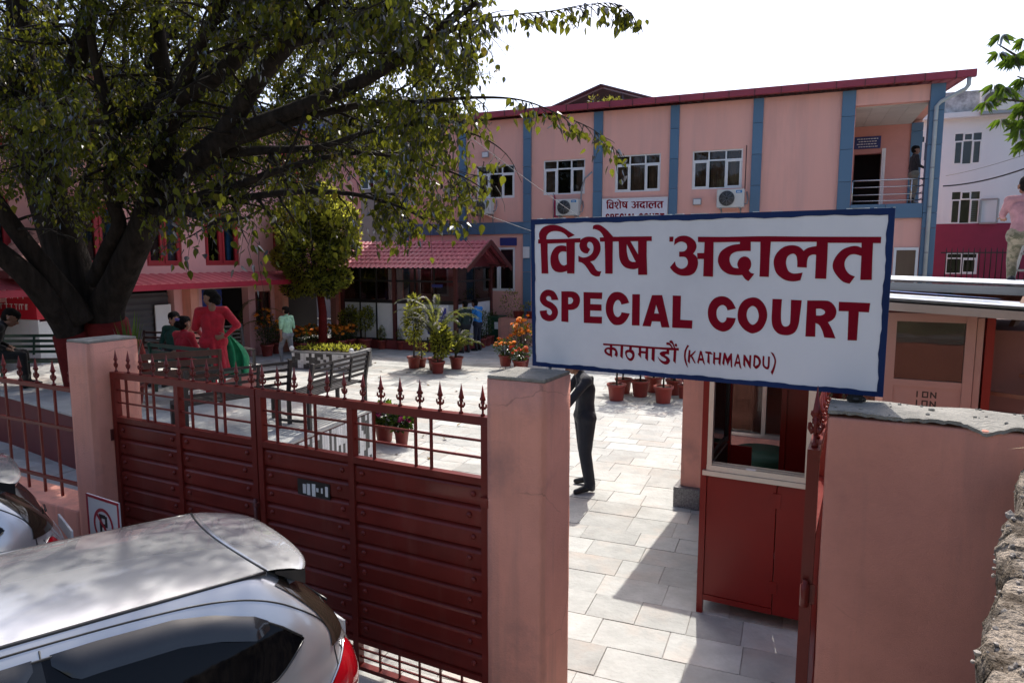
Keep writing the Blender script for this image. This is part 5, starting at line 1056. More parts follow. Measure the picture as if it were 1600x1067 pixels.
def hand(bd, wrist, dirv, palmn, curl=.5, lab='skin', side_=1, k=1.):
    """palm, four unequal bent fingers and a thumb off its side"""
    d = Vector(dirv).normalized(); n = Vector(palmn); n = (n - d * n.dot(d)).normalized(); s_ = d.cross(n) * side_
    for q in (-.026, -.009, .009, .026): bd.cap(wrist, wrist + d * .085 * k + s_ * q * k, .021 * k, .0125 * k, lab)
    for q, l in ((-.033, .058), (-.011, .075), (.011, .08), (.032, .07)):
        p = wrist + d * .085 * k + s_ * q * k; m_ = p + (d * math.cos(curl * .6) + n * math.sin(curl * .6)) * l * .5 * k; e = m_ + (d * math.cos(curl * 1.5) + n * math.sin(curl * 1.5)) * l * .5 * k
        bd.cap(p, m_, .0098 * k, .009 * k, lab); bd.cap(m_, e, .009 * k, .0075 * k, lab)
    p = wrist + d * .025 * k + s_ * .03 * k; m_ = p + (d * .6 + s_ * .7 + n * .2).normalized() * .045 * k; bd.cap(p, m_, .013 * k, .011 * k, lab); bd.cap(m_, m_ + (d * .9 + s_ * .1 + n * .4).normalized() * .034 * k, .0105 * k, .008 * k, lab)
def head(bd, c, face, up, hair='short', k=1.):
    f = Vector(face).normalized(); u = Vector(up); u = (u - f * u.dot(f)).normalized(); r = f.cross(u)
    bd.cap(c + u * .035 - f * .025, c + u * .03 + f * .015, .088 * k, .082 * k, 'skin'); bd.cap(c + f * .02, c - u * .075 + f * .045, .068 * k, .04 * k, 'skin')
    bd.cap(c - u * .05 + r * .03 + f * .02, c - u * .05 - r * .03 + f * .02, .045, .045, 'skin')
    bd.cap(c + f * .092 + u * .005, c + f * .112 - u * .03, .010, .0145, 'skin')
    for s_ in (-1, 1):
        bd.cap(c + r * s_ * .086 - f * .01 + u * .01, c + r * s_ * .09 - f * .015 - u * .025, .018, .012, 'skin'); bd.cap(c + f * .088 + r * s_ * .032 + u * .008, c + f * .09 + r * s_ * .032 + u * .008, .012, .012, 'eye')
        bd.cap(c + f * .094 + r * s_ * .018 + u * .028, c + f * .086 + r * s_ * .046 + u * .03, .007, .006, 'hair')
    bd.cap(c + f * .092 - u * .058 - r * .02, c + f * .092 - u * .058 + r * .02, .009, .009, 'lips')
    bd.cap(c + u * .055 - f * .03, c + u * .06 + f * .025, .091 * k, .078 * k, 'hair'); bd.cap(c - f * .045 + u * .0, c - f * .04 + u * .05, .078, .09, 'hair')
    if hair == 'bun': bd.cap(c - f * .11 + u * .03, c - f * .13 + u * .0, .05, .058, 'hair'); bd.cap(c - f * .06 - u * .04, c - f * .05, .055, .07, 'hair')
    if hair == 'cap': bd.cap(c + u * .09 - f * .02, c + u * .09 + f * .03, .088, .08, 'hat')
def person(label, loc, rz, J, outfit, mats, hair='short', sleeve='long', facing=None, curl=.5, boots=True, hands=True, extra=None, group=None, sc_=1., vox=.011, loose=1.):
    """J overrides joints of a 1.66 m figure facing +y, feet at z = 0"""
    D = dict(pel=V(0, 0, .92), che=V(0, .0, 1.24), nek=V(0, -.01, 1.42), hed=V(0, .02, 1.555), shL=V(-.185, 0, 1.36), shR=V(.185, 0, 1.36), elL=V(-.235, -.03, 1.08), elR=V(.235, -.03, 1.08), wrL=V(-.235, .06, .85), wrR=V(.235, .06, .85),
             hiL=V(-.09, 0, .88), hiR=V(.09, 0, .88), knL=V(-.1, .03, .48), knR=V(.1, .03, .48), anL=V(-.105, -.01, .085), anR=V(.105, -.01, .085), toL=V(-.125, .15, .03), toR=V(.125, .15, .03))
    D.update({k: Vector(v) for k, v in J.items()})
    b = Body(); top, bot, foot = 'top', 'bot', 'foot'
    pel, che, nek = D['pel'], D['che'], D['nek']; rt = (D['shR'] - D['shL']).normalized(); rh = (D['hiR'] - D['hiL']).normalized()
    for q in (-1, 0, 1):
        b.cap(pel + rh * .065 * q, pel.lerp(che, .45) + rt * .055 * q, .115, .1, top if outfit != 'shirt' else ('top' if q > 9 else 'top')); b.cap(pel.lerp(che, .45) + rt * .055 * q, che + rt * .075 * q, .1, .108, top)
    b.cap(che + rt * .0, nek, .1, .06, top); b.cap(D['shL'], D['shR'], .068, .068, top); b.cap(nek - (nek - che) * .3, D['hed'] - (D['hed'] - nek) * .3, .055, .05, 'skin')
    b.cap(D['hiL'], D['hiR'], .125, .125, bot)
    for s_ in 'LR':
        sl = top if sleeve != 'none' else 'skin'; fo = top if sleeve == 'long' else 'skin'
        b.cap(D['sh' + s_], D['el' + s_], .058, .044, sl); b.cap(D['el' + s_], D['wr' + s_], .043, .029, fo)
        if sleeve == 'short': b.cap(D['sh' + s_], D['sh' + s_].lerp(D['el' + s_], .62), .064, .06, top)
        b.cap(D['hi' + s_], D['kn' + s_], .092 * loose, .062 * loose, bot); b.cap(D['kn' + s_], D['an' + s_], .062 * loose, .042 * loose ** 2, bot)
        b.cap(D['an' + s_] + V(0, 0, -.03), D['to' + s_], .045, .034, foot); b.cap(D['an' + s_] + V(0, -.025, -.045), D['an' + s_] + V(0, 0, .1 if boots else -.03), .044, .05 if boots else .04, foot)
        if hands:
            dv = (D['wr' + s_] - D['el' + s_]).normalized(); hand(b, D['wr' + s_], J.get('hd' + s_, dv), J.get('hn' + s_, V(0, 1, 0) if abs(dv.y) < .8 else V(0, 0, -1)), curl, side_=1 if s_ == 'L' else -1)
    fc = Vector(facing) if facing else V(0, 1, 0); head(b, D['hed'], fc, D['hed'] - nek if (D['hed'] - nek).normalized().dot(fc.normalized()) < .7 else V(0, 0, 1), hair)
    if extra: extra(b, D)
    mb = MB()
    for p in b.prim: caps_mesh(mb, *p[:4])
    me = mb.mesh('tmp', []); o = bpy.data.objects.new('tmp', me); COL.objects.link(o); md = o.modifiers.new('r', 'REMESH'); md.mode = 'VOXEL'; md.voxel_size = vox; md.use_smooth_shade = True
    sm = o.modifiers.new('s', 'SMOOTH'); sm.iterations = 2; sm.factor = .35
    dg = bpy.context.evaluated_depsgraph_get(); nm = bpy.data.meshes.new_from_object(o.evaluated_get(dg)); bpy.data.objects.remove(o); bpy.data.meshes.remove(me)
    labs = sorted({p[4] for p in b.prim}); nm.materials.clear()
    for l in labs: nm.materials.append(mats[l])
    nf = len(nm.polygons); cen = np.empty(nf * 3, np.float32); nm.polygons.foreach_get('center', cen); cen = cen.reshape(-1, 3); best = np.full(nf, 9.); idx = np.zeros(nf, np.int32)
    for a_, b_, ra, rb, l in b.prim:
        a_, b_ = np.array(a_), np.array(b_); d = b_ - a_; L2 = d @ d + 1e-9; t_ = np.clip(((cen - a_) @ d) / L2, 0, 1); ds = np.linalg.norm(cen - a_ - t_[:, None] * d, axis=1) - (ra + (rb - ra) * t_)
        if l in ('top', 'bot', 'foot', 'hat', 'bag'): ds -= .004
        m_ = ds < best; best[m_] = ds[m_]; idx[m_] = labs.index(l)
    nm.polygons.foreach_set('material_index', idx); nm.polygons.foreach_set('use_smooth', [True] * nf); nm.update()
    t = thing('person', label, 'person', loc, rz, group); t.scale = (sc_,) * 3
    nm.name = 'body'; part('body', nm, None, t); return t
MS = dict(skin=SKIN, hair=HAIR, eye=EYE, lips=LIPS, foot=BOOT)
RED_C, GRN_C, NAVY = cloth('crimson_cotton', (.4, .006, .02)), cloth('emerald_silk', (.005, .2, .075)), cloth('navy_uniform', (.012, .014, .022))
def kurta(b, D, lo=.55, r=.2):
    for q in (-1, 0, 1): b.cap(D['pel'] + V(.06 * q, 0, -.02), V(.1 * q, .0, lo) + V(D['pel'].x, D['pel'].y, 0), .12, .115, 'top')
# woman in red, back three-quarters to us, hand on hip, looking left
def kur(b, D):
    kurta(b, D, .42); b.cap(D['nek'] + V(0, -.035, -.03), D['nek'] + V(0, -.03, .03), .05, .05, 'skin')
    for k in range(7): a = k * .9; b.cap(D['pel'] + V(.1 * math.cos(a), .09 * math.sin(a), .0), V(.19 * math.cos(a), .15 * math.sin(a), .4), .04, .05, 'top')
    for s_ in 'LR': b.cap(D['sh' + s_], D['el' + s_], .066, .062, 'top'); b.cap(D['wr' + s_], D['wr' + s_].lerp(D['el' + s_], .3), .031, .034, 'skin')
    b.cap(D['hed'] + V(.07, -.1, -.02), D['hed'] + V(.09, -.13, -.06), .045, .05, 'hair')
wm = person('woman in red kurta standing with a hand on her hip beside a green scarf', (-4.72, 10.72, .813), R_(28), dict(elR=(.34, -.1, 1.13), wrR=(.17, -.15, .98), hdR=(-.9, .0, -.2), hnR=(0, 1, 0), elL=(-.24, .06, 1.1), wrL=(-.16, .24, .98), hed=(-.015, .0, 1.555)), 'kurta', {**MS, 'top': RED_C, 'bot': RED_C}, 'bun', facing=(-.75, .62, 0), extra=kur, boots=False, sc_=1.02)
def dup_fn(a, b): return (.15 + .06 * a + .33 * (a ** .8) * math.sin(min(1.57, b * 2.2)) + .018 * math.sin(a * 19 + b * 5), .02 + .05 * math.sin(a * 13 + b * 2) * (.4 + b) + .1 * a, 1.08 - .1 * a - (.78 - .1 * a) * b)
part('scarf', MB().grid(dup_fn, 30, 24), GRN_C, wm, fix=False, label='emerald green scarf hanging from her arm')
SIT = dict(pel=V(0, 0, .50), che=V(0, .02, .82), nek=V(0, .01, 1.0), hed=V(0, .03, 1.13), shL=V(-.18, 0, .95), shR=V(.18, 0, .95), elL=V(-.24, .06, .7), elR=V(.24, .06, .7), wrL=V(-.15, .25, .6), wrR=V(.15, .25, .6), hiL=V(-.09, .02, .5), hiR=V(.09, .02, .5), knL=V(-.12, .44, .48), knR=V(.12, .44, .48), anL=V(-.12, .46, .085), anR=V(.12, .46, .085), toL=V(-.13, .6, .03), toR=V(.13, .6, .03))
person('woman in red blouse with purple hair clip seated back to us beside the standing woman', (-5.42, 11.2, .813), R_(-28), SIT, 'kurta', {**MS, 'top': RED_C, 'bot': RED_C, 'clip': M('purple_clip', (.12, .08, .3), .3)}, 'bun', extra=lambda b, D: b.cap(D['hed'] + V(-.02, -.14, .09), D['hed'] + V(.03, -.14, .09), .022, .022, 'clip'), boots=False, hands=True)
person('woman in dark green top seated facing us under the red canopy side', (-6.05, 12.2, .813), R_(172), SIT, 'kurta', {**MS, 'top': cloth('dark_green_cotton', (.008, .06, .045)), 'bot': cloth('dark_cloth', (.015, .014, .016))}, 'bun', boots=False)
person('person in black seated bent forward at the far left edge behind the fence', (-8.85, 11.35, .813), R_(-60), {**SIT, 'che': V(0, .14, .78), 'nek': V(0, .24, .92), 'hed': V(0, .33, 1.0), 'shL': V(-.18, .2, .88), 'shR': V(.18, .2, .88)}, 'kurta', {**MS, 'top': cloth('black_cloth', (.006, .006, .007)), 'bot': cloth('black_cloth_b', (.006, .006, .007))}, 'short', facing=(0, .8, -.5), sc_=1.2)
WALK = dict(knL=(-.1, .16, .5), anL=(-.1, .12, .1), toL=(-.11, .27, .05), knR=(.1, -.04, .49), anR=(.1, -.28, .14), toR=(.11, -.16, .03), wrL=(-.24, -.04, .86), wrR=(.22, .12, .86))
person('man in mint green T-shirt and grey trousers walking past the dark passage', onz(450, 571), R_(60), WALK, 'shirt', {**MS, 'top': cloth('mint_cotton', (.32, .56, .38)), 'bot': cloth('grey_trouser', (.22, .23, .25)), 'foot': M('sandal', (.12, .07, .05), .6)}, 'short', 'short', boots=False, sc_=1.0)
BEND = dict(pel=V(0, -.0, .93), che=V(0, .0, 1.25), nek=V(0, .07, 1.43), hed=V(0, .16, 1.545), shL=V(-.21, .03, 1.37), shR=V(.21, .03, 1.37), elL=V(-.25, .26, 1.1), elR=V(.26, .22, 1.1), wrL=V(-.14, .5, .98), wrR=V(.12, .48, .96), hiL=V(-.1, -.0, .9), hiR=V(.1, -.0, .9), knL=V(-.13, .02, .48), knR=V(.13, -.02, .48), anL=V(-.15, -.04, .1), anR=V(.16, -.1, .1), toL=V(-.19, .14, .03), toR=V(.2, .06, .03))
person('guard in black uniform and boots standing behind the sign pillar', (.95, 8.72, 0), R_(96), BEND, 'uni', {**MS, 'top': NAVY, 'bot': NAVY, 'bag': cloth('black_strap', (.03, .03, .028)), 'hat': NAVY}, 'cap', extra=lambda b, D: b.cap(D['shL'] + V(.02, -.06, .03), D['hiR'] + V(.04, -.1, .06), .03, .03, 'bag'), facing=(0, .8, -.5), sc_=1.08, loose=1.27)
kb = K0 + NB * .75 + (-EB) * .42; kb.z = 0
person('person in bright blue shirt and dark trousers leaning at the kiosk side', kb, RZB + R_(80), {'hed': V(0, .12, 1.52), 'nek': V(0, .06, 1.41), 'elR': V(.26, .16, 1.14), 'wrR': V(.14, .36, 1.16), 'elL': V(-.26, .16, 1.14), 'wrL': V(-.14, .36, 1.16)}, 'shirt', {**MS, 'top': cloth('bright_blue_cotton', (.02, .22, .6)), 'bot': cloth('dark_navy_trouser', (.014, .016, .03))}, 'short', 'short', sc_=1.02)
kc = K0 + NB * .1 + (-EB) * .28; kc.z = 0
person('person in dark green jacket standing at the kiosk corner left of the blue shirt', kc, RZB + R_(60), {}, 'shirt', {**MS, 'top': cloth('bottle_green_jacket', (.012, .03, .026)), 'bot': cloth('black_trouser', (.012, .012, .014))}, 'short', sc_=.99)
bp_ = bl(12.66, .55, 4.6)
person('man in dark jacket standing on the upper balcony, face turned to the right', bp_, RZB + R_(-80), {'elR': V(.24, .05, 1.1), 'wrR': V(.2, .24, 1.02)}, 'shirt', {**MS, 'top': cloth('dark_jacket', (.02, .016, .018)), 'bot': cloth('khaki_trouser', (.2, .18, .14))}, 'short', sc_=1.03)
CL_ = dict(knL=(-.1, .16, .56), anL=(-.1, .06, .22), toL=(-.11, .2, .17), elR=(.24, .16, 1.14), wrR=(.2, .4, 1.1), elL=(-.24, .16, 1.16), wrL=(-.2, .4, 1.14), che=(0, .1, 1.22), nek=(0, .16, 1.39), hed=(0, .2, 1.52), shL=(-.18, .12, 1.34), shR=(.18, .12, 1.34))
mp_ = at(1594, 460, 8.45)
person('man in faded pink shirt and khaki trousers climbing the aluminium ladder', mp_ - Vector((0, 0, .12)), R_(-28), CL_, 'shirt', {**MS, 'top': cloth('faded_pink_shirt', (.4, .19, .2)), 'bot': cloth('camouflage_khaki', (.22, .18, .12), col2=(.1, .09, .05), c2s=12, c2t=.52, c2w=.03)}, 'short', sc_=.95)
# ================================================================== PLANTS
def leaf_shape(l, w_, fold=.25, tip=.3):
    """pointed heart shaped leaf hanging along -z, folded on its midrib"""
    o = []; prof = [(0, .12), (.12, .8), (.3, 1), (.55, .8), (.8, .34), (1, .03)]
    v, f = [], []
    for t_, q in prof: v += [(-w_ / 2 * q, fold * w_ / 2 * q, -l * t_), (0, 0, -l * t_), (w_ / 2 * q, fold * w_ / 2 * q, -l * t_)]
    for i in range(len(prof) - 1): a = i * 3; f += [(a, a + 1, a + 4, a + 3), (a + 1, a + 2, a + 5, a + 4)]
    return v, f
def leaf_cloud(mb, c, rad, n, l, w_, rr, shell=.55, simple=True, droop=0.):
    for _ in range(n):
        d = Vector((rr.gauss(0, 1), rr.gauss(0, 1), rr.gauss(0, 1))).normalized(); k = shell + (1 - shell) * rr.random() ** .6
        if rr.random() < .12: k *= 1.07
        p = Vector(c) + Vector((d.x * rad[0], d.y * rad[1], d.z * rad[2])) * k; a = (d + Vector((rr.uniform(-.8, .8), rr.uniform(-.8, .8), rr.uniform(-.6, .9) - droop))).normalized()
        s_ = a.cross(Vector((rr.uniform(-1, 1), rr.uniform(-1, 1), rr.uniform(-1, 1)))).normalized() * w_ / 2 * rr.uniform(.7, 1.2); L_ = a * l * rr.uniform(.7, 1.25)
        mb.add([p, p + L_ * .45 + s_, p + L_, p + L_ * .45 - s_], [(0, 1, 2, 3)])
def pot(t, r, h, mat=POT):
    part('pot', MB().lathe([(r * .72, 0), (r * .74, .02), (r * .93, h * .84), (r * 1.04, h * .85), (r * 1.06, h), (r * .96, h), (r * .93, h * .9)], 22), mat, t, fix=False); part('soil', MB().lathe([(.0001, h * .93), (r * .94, h * .9)], 14), SOIL, t, fix=False)
frondm = {}
def frond_mesh(l, seed, leafl=.22):
    k = (round(l, 2), seed)
    if k in frondm: return frondm[k]
    rr = random.Random(seed); mb = MB(); P_ = []; a = 1.15; p = Vector((0, 0, 0)); n = 18
    for i in range(n + 1):
        P_.append(p.copy()); a -= (2.0 + rr.uniform(-.2, .4)) / n * (.3 + 1.2 * i / n); p = p + Vector((math.cos(a), 0, math.sin(a))) * l / n
    mb.tube(P_, [.011 * (1 - .8 * i / n) for i in range(n + 1)], 4)
    for i in range(3, n * 3 + 1):
        q = i / (n * 3); j = min(n - 1, int(q * n)); f = q * n - j; b = P_[j].lerp(P_[j + 1], f); tg = (P_[j + 1] - P_[j]).normalized(); ll = leafl * math.sin(math.pi * (.12 + .83 * q)) * rr.uniform(.85, 1.15)
        for s_ in (-1, 1):
            d = (tg * .75 + Vector((0, s_, 0)) * .75 + Vector((0, 0, .18 - rr.uniform(0, .3)))).normalized(); w_ = tg.cross(d).cross(d).normalized() * .011
            m_ = b + d * ll * .55; e = b + d * ll * .95 + Vector((0, 0, -ll * .28)); mb.add([b, m_ + w_, e, m_ - w_], [(0, 1, 2, 3)])
    frondm[k] = mb.mesh('frond', PALM); return frondm[k]
def palm_plant(label, loc, r, h, n, l, seed, stem=.1, grp=None, lean=1.):
    t = thing('potted_palm', label, 'potted plant', loc, 0, grp); pot(t, r, h); rr = random.Random(seed)
    for k in range(max(2, n // 3)): part('stem', MB().tube([(rr.uniform(-.04, .04), rr.uniform(-.04, .04), h * .9), (rr.uniform(-.07, .07), rr.uniform(-.07, .07), h + stem + .12)], [.016, .01], 6), TWIG, t)
    for k in range(n): inst('frond', frond_mesh(round(l * rr.choice((.75, .9, 1.05)), 2), k % 4), t, (rr.uniform(-.03, .03), rr.uniform(-.03, .03), h + stem * rr.uniform(.3, 1)), (0, rr.uniform(-.35, .2) * lean, k * 6.28 / n + rr.uniform(-.4, .4)))
    return t
def bush_plant(label, loc, r, h, c, rad, n, l, w_, seed, mat=LEAF2, stem=True, grp=None, name='potted_shrub'):
    t = thing(name, label, 'potted plant', loc, 0, grp); pot(t, r, h); mb = MB(); rr = random.Random(seed)
    for (cx_, cy_, cz_), rd, k in zip(c, rad, n): leaf_cloud(mb, (cx_, cy_, cz_), rd, k, l, w_, rr, .35)
    part('foliage', mb, mat, t, kind='stuff', fix=False)
    if stem: part('stem', MB().tube([(0, 0, h * .85), (.01, .01, (h + c[0][2]) / 2), (c[0][0], c[0][1], c[0][2])], [.022, .018, .012], 6), TWIG, t)
    return t
flm = {}
def flower_mesh(mat, r):
    k = (mat.name, r)
    if k not in flm:
        mb = MB()
        for j, (q, z) in enumerate(((1, 0), (.85, .3), (.62, .52), (.34, .66))):
            m_ = 11 - j * 2
            for i in range(m_):
                a = i * 6.283 / m_ + j * .4; mb.add([(0, 0, z * r * .8), (r * q * math.cos(a - .3), r * q * math.sin(a - .3), z * r), (r * q * 1.12 * math.cos(a), r * q * 1.12 * math.sin(a), z * r + r * .08), (r * q * math.cos(a + .3), r * q * math.sin(a + .3), z * r)], [(0, 1, 2, 3)])
        mb.lathe([(r * .3, -r * .5), (r * .85, -.02 * r), (.001, .1 * r)], 8); flm[k] = mb.mesh('flower', mat)
    return flm[k]
def marigold(label, loc, r, h, fh, spread, nf, seed, mats_=(FLOWO,), grp=None, ped=None, fr_=.05, cat='flower pot', name='marigold_pot', leaf=LEAF3, ll=.09, lwd=.022):
    t = thing(name, label, cat, loc, 0, grp); pot(t, r, h, POT); rr = random.Random(seed); mb = MB(); st = MB()
    leaf_cloud(mb, (0, 0, h + fh * .42), (spread, spread, fh * .5), int(420 * spread / .2), ll, lwd, rr, .2); part('foliage', mb, leaf, t, kind='stuff', fix=False)
    for k in range(nf):
        a = rr.random() * 6.28; q = spread * rr.random() ** .5; z = h + fh * rr.uniform(.55, 1.02) * (1 - .25 * (q / spread) ** 2); p = (q * math.cos(a), q * math.sin(a), z)
        o = inst('flower', flower_mesh(rr.choice(mats_), fr_), t, p, (rr.uniform(-.5, .5) + .2, rr.uniform(-.5, .5), rr.random() * 6), (rr.uniform(.8, 1.2),) * 3); st.tube([(p[0] * .3, p[1] * .3, h), p], .005, 4)
    part('stem', st, TWIG, t); return t
PG = 'palms in terracotta pots on the sunlit paving'
palm_plant('tall feathery palm, middle of the three big pots on the sunlit paving', onz(680, 578), .2, .34, 20, 1.75, 3, .95, PG, .6)
bush_plant('dense clipped shrub growing in the same cluster directly before the tall palm', onz(684, 583) - Vector((0, .0, 0)), .19, .32, [(.1, -.05, .85), (.14, 0, 1.05)], [(.26, .26, .4), (.17, .17, .25)], [1100, 300], .12, .045, 5)
bush_plant('slim standing shrub with thin stem, left pot of the palm cluster', onz(647, 575), .19, .33, [(.0, .05, 1.25), (.05, 0, 1.75)], [(.24, .24, .6), (.18, .18, .3)], [900, 300], .11, .04, 6)
palm_plant('low spreading palm, right pot of the cluster on the sunlit paving', onz(713, 576), .19, .34, 16, 1.05, 8, .15, PG, .8)
bush_plant('small dark pot with wispy herb between the left and middle palm pots', onz(659, 573), .14, .24, [(0, 0, .5)], [(.13, .13, .3)], [160], .09, .02, 7)
# right group, tops hidden by the sign
RGp = 'large terracotta pots behind the sign'
for k, (u, v, lab, kind_) in enumerate(((963, 625, 'front left terracotta pot of the group under the sign', 's'), (974, 614, 'terracotta pot just behind the front left one under the sign, arching leaves', 'p'), (1000, 619, 'large middle terracotta pot with several thin stems under the sign', 's'), (1021, 612, 'terracotta pot behind and between the middle and front right ones', 's'), (1036, 629, 'front right terracotta pot of the group under the sign', 's'), (1053, 616, 'terracotta pot beside the guard house corner, behind the front right one', 'p'), (1068, 622, 'smallest terracotta pot half hidden by the guard house corner', 's'))):
    if kind_ == 'p': palm_plant(lab, onz(u, v), .19, .34, 9, .8, 20 + k, .2, RGp)
    else: bush_plant(lab, onz(u, v), .2 if k < 6 else .13, .36 if k < 6 else .3, [(.0, 0, 1.35), (.1, .05, 1.0)], [(.3, .3, .4), (.25, .25, .3)], [500, 250], .11, .035, 30 + k, grp=RGp)
# marigolds by the sign's left edge
marigold('low marigold pot on a wire stand left of the tall marigolds, orange above red', onz(790, 577) + Vector((0, 0, .1)), .19, .3, .5, .3, 24, 2, (FLOWO, FLOWO, FLOWR))
t = thing('wire_stand', 'thin wire stand under the low marigold pot', 'stand', onz(790, 577)); mb = MB()
for a in range(4): mb.tube([(.16 * math.cos(a * 1.57), .16 * math.sin(a * 1.57), 0), (.13 * math.cos(a * 1.57), .13 * math.sin(a * 1.57), .1)], .007, 5)
mb.tube([(.13 * math.cos(a * .5236), .13 * math.sin(a * .5236), .093) for a in range(13)], .006, 4); part('frame', mb, GREYM, t)
marigold('tall marigold bush in full orange bloom right against the left edge of the sign', onz(817, 573), .2, .34, 1.15, .36, 40, 3, (FLOWO,), fr_=.06)
marigold('dark red marigold pot below the tall orange one at the sign edge', onz(812, 580), .19, .3, .45, .3, 18, 4, (FLOWR,))
# planter row and pots along the kiosk
KG = 'pots along the kiosk foot'
for k, (u, v, lab) in enumerate(((597, 545, 'small cone topiary pot, first left of the kiosk middle post'), (627, 546, 'small cone topiary pot just right of the kiosk middle post'))):
    bush_plant(lab, onz(u, v), .17, .3, [(0, 0, .48), (0, 0, .62)], [(.15, .15, .2), (.1, .1, .17)], [420, 160], .05, .02, 40 + k, stem=False, grp=KG)
for k, (u, v, lab) in enumerate(((642, 546, 'empty looking terracotta pot at the kiosk plinth behind the palms'), (668, 547, 'low pot of herbs at the kiosk plinth behind the tall palm'), (700, 549, 'low pot of herbs nearest the kiosk corner post'))):
    bush_plant(lab, onz(u, v), .17, .3, [(0, 0, .42)], [(.15, .15, .14)], [120], .07, .02, 44 + k, stem=False, grp=KG)
for k, (u, v, lab) in enumerate(((571, 546, 'round bushy shrub in terracotta pot, right one of two by the white kiosk panels'), (545, 544, 'round bushy shrub, left one of two by the white kiosk panels'))):
    bush_plant(lab, onz(u, v), .22, .36, [(0, 0, 1.0), (.1, 0, 1.25)], [(.33, .33, .36), (.2, .2, .2)], [900, 250], .08, .035, 50 + k, grp=KG)
for k, (u, v, lab) in enumerate(((752, 543, 'upright plant in terracotta pot right of the kiosk corner, nearest us'), (760, 540, 'upright plant in the second terracotta pot along the kiosk side'), (768, 537, 'upright plant in the third terracotta pot along the kiosk side, by the bin'))):
    bush_plant(lab, onz(u, v), .19, .32, [(0, 0, .75)], [(.2, .2, .45)], [300], .12, .025, 54 + k, mat=LEAF3, grp='pots along the kiosk side')
pb_ = thing('planter_box', 'pink planter box with straggly shrubs against the pink facade beside the green bin', 'planter', bl(.05, -.75, 0), RZB)
part('box', B(-.15, 1.35, -.3, .3, 0, .95), PINK, pb_); mb = MB(); leaf_cloud(mb, (.2, 0, 1.45), (.35, .25, .5), 260, .1, .03, random.Random(70)); leaf_cloud(mb, (.95, 0, 1.2), (.4, .25, .3), 260, .1, .03, random.Random(71)); part('foliage', mb, LEAF2, pb_, kind='stuff', fix=False)
for x in (.55, 1.05): part('pot', MB().lathe([(.15, .955), (.2, 1.2), (.21, 1.2)], 14, (x, -.1, 0)), POT, pb_)
# marigolds on and round the tree planter, by px
MGp = 'marigold pots round the small clipped tree'
for k, (u, v, y_, nf, ms, lab) in enumerate(((463, 551, 0, 16, (FLOWR, FLOWO), 'red and orange marigold pot, leftmost of those before the red trunk'), (474, 553, 0, 20, (FLOWO,), 'orange marigold pot second from the left before the red trunk'), (489, 546, 0, 16, (FLOWO,), 'yellow orange marigold pot just left of the red trunk'), (498, 550, 0, 14, (FLOWO,), 'low marigold pot at the foot of the red trunk'), (519, 545, 0, 16, (FLOWO,), 'orange marigold pot first right of the red trunk'), (534, 548, 0, 22, (FLOWO,), 'orange marigold pot second right of the red trunk'), (547, 546, 0, 18, (FLOWO,), 'orange marigold pot third right of the red trunk, beside the round shrubs'))):
    marigold(lab, onz(u, v, .0), .2, .36, .52, .26, nf, 80 + k, ms, MGp, fr_=.06)
for k, (u, v, fh, nf, lab) in enumerate(((418, 556, 1.15, 16, 'tall leafy marigold behind the dark bench end, left of the walking man'), (434, 552, .7, 12, 'marigold pot beside the walking man, orange blooms over a terracotta pot'), (403, 553, .8, 8, 'marigold pot close to the green scarf'))):
    marigold(lab, onz(u, v), .2, .36, fh, .35, nf, 90 + k, (FLOWO,), 'marigolds left of the walking man', fr_=.06)
palm_plant('broad arching palm behind the woman in red', onz(372, 556), .22, .4, 11, 1.7, 14, .45)
marigold('pale pink and yellow flower pot beside the seated woman in red', onz(318, 560), .22, .4, 1.35, .5, 26, 95, (FLOWR, M('yellow_petals', (.7, .5, .1), .7, var=.3, rnd=.2), M('pink_petals', (.65, .2, .2), .7, var=.3, rnd=.2)), fr_=.07)
MGl = 'magenta flower pots behind the gate'
marigold('larger magenta flower pot behind the gate lattice', onz(601, 689), .165, .3, .36, .24, 9, 60, (FLOWM,), MGl, fr_=.06, name='flower_pot', ll=.11, lwd=.06)
marigold('smaller magenta flower pot right of the larger one behind the gate lattice', onz(628, 695), .125, .26, .34, .17, 5, 61, (FLOWM,), MGl, fr_=.055, name='flower_pot', ll=.11, lwd=.06)
t = thing('spiky_plant', 'upright blade leaved plant beside the tree side pillar', 'plant', at(206, 590, 10.2)); t.location.z = .813; pot(t, .17, .3); rr = random.Random(8)
for k in range(16):
    a = rr.random() * 6.28; d = Vector((math.cos(a), math.sin(a), 0)); l = rr.uniform(.7, 1.15); w_ = d.cross(Vector((0, 0, 1))) * .028
    part('blade', MB().add([d * .04 - w_ + V(0, 0, .28), d * .04 + w_ + V(0, 0, .28), d * .1 + w_ + V(0, 0, .28 + l * .55), d * .1 - w_ + V(0, 0, .28 + l * .55), d * .22 + V(0, 0, .28 + l)], [(0, 1, 2, 3), (3, 2, 4)]), LEAF3, t, fix=False)
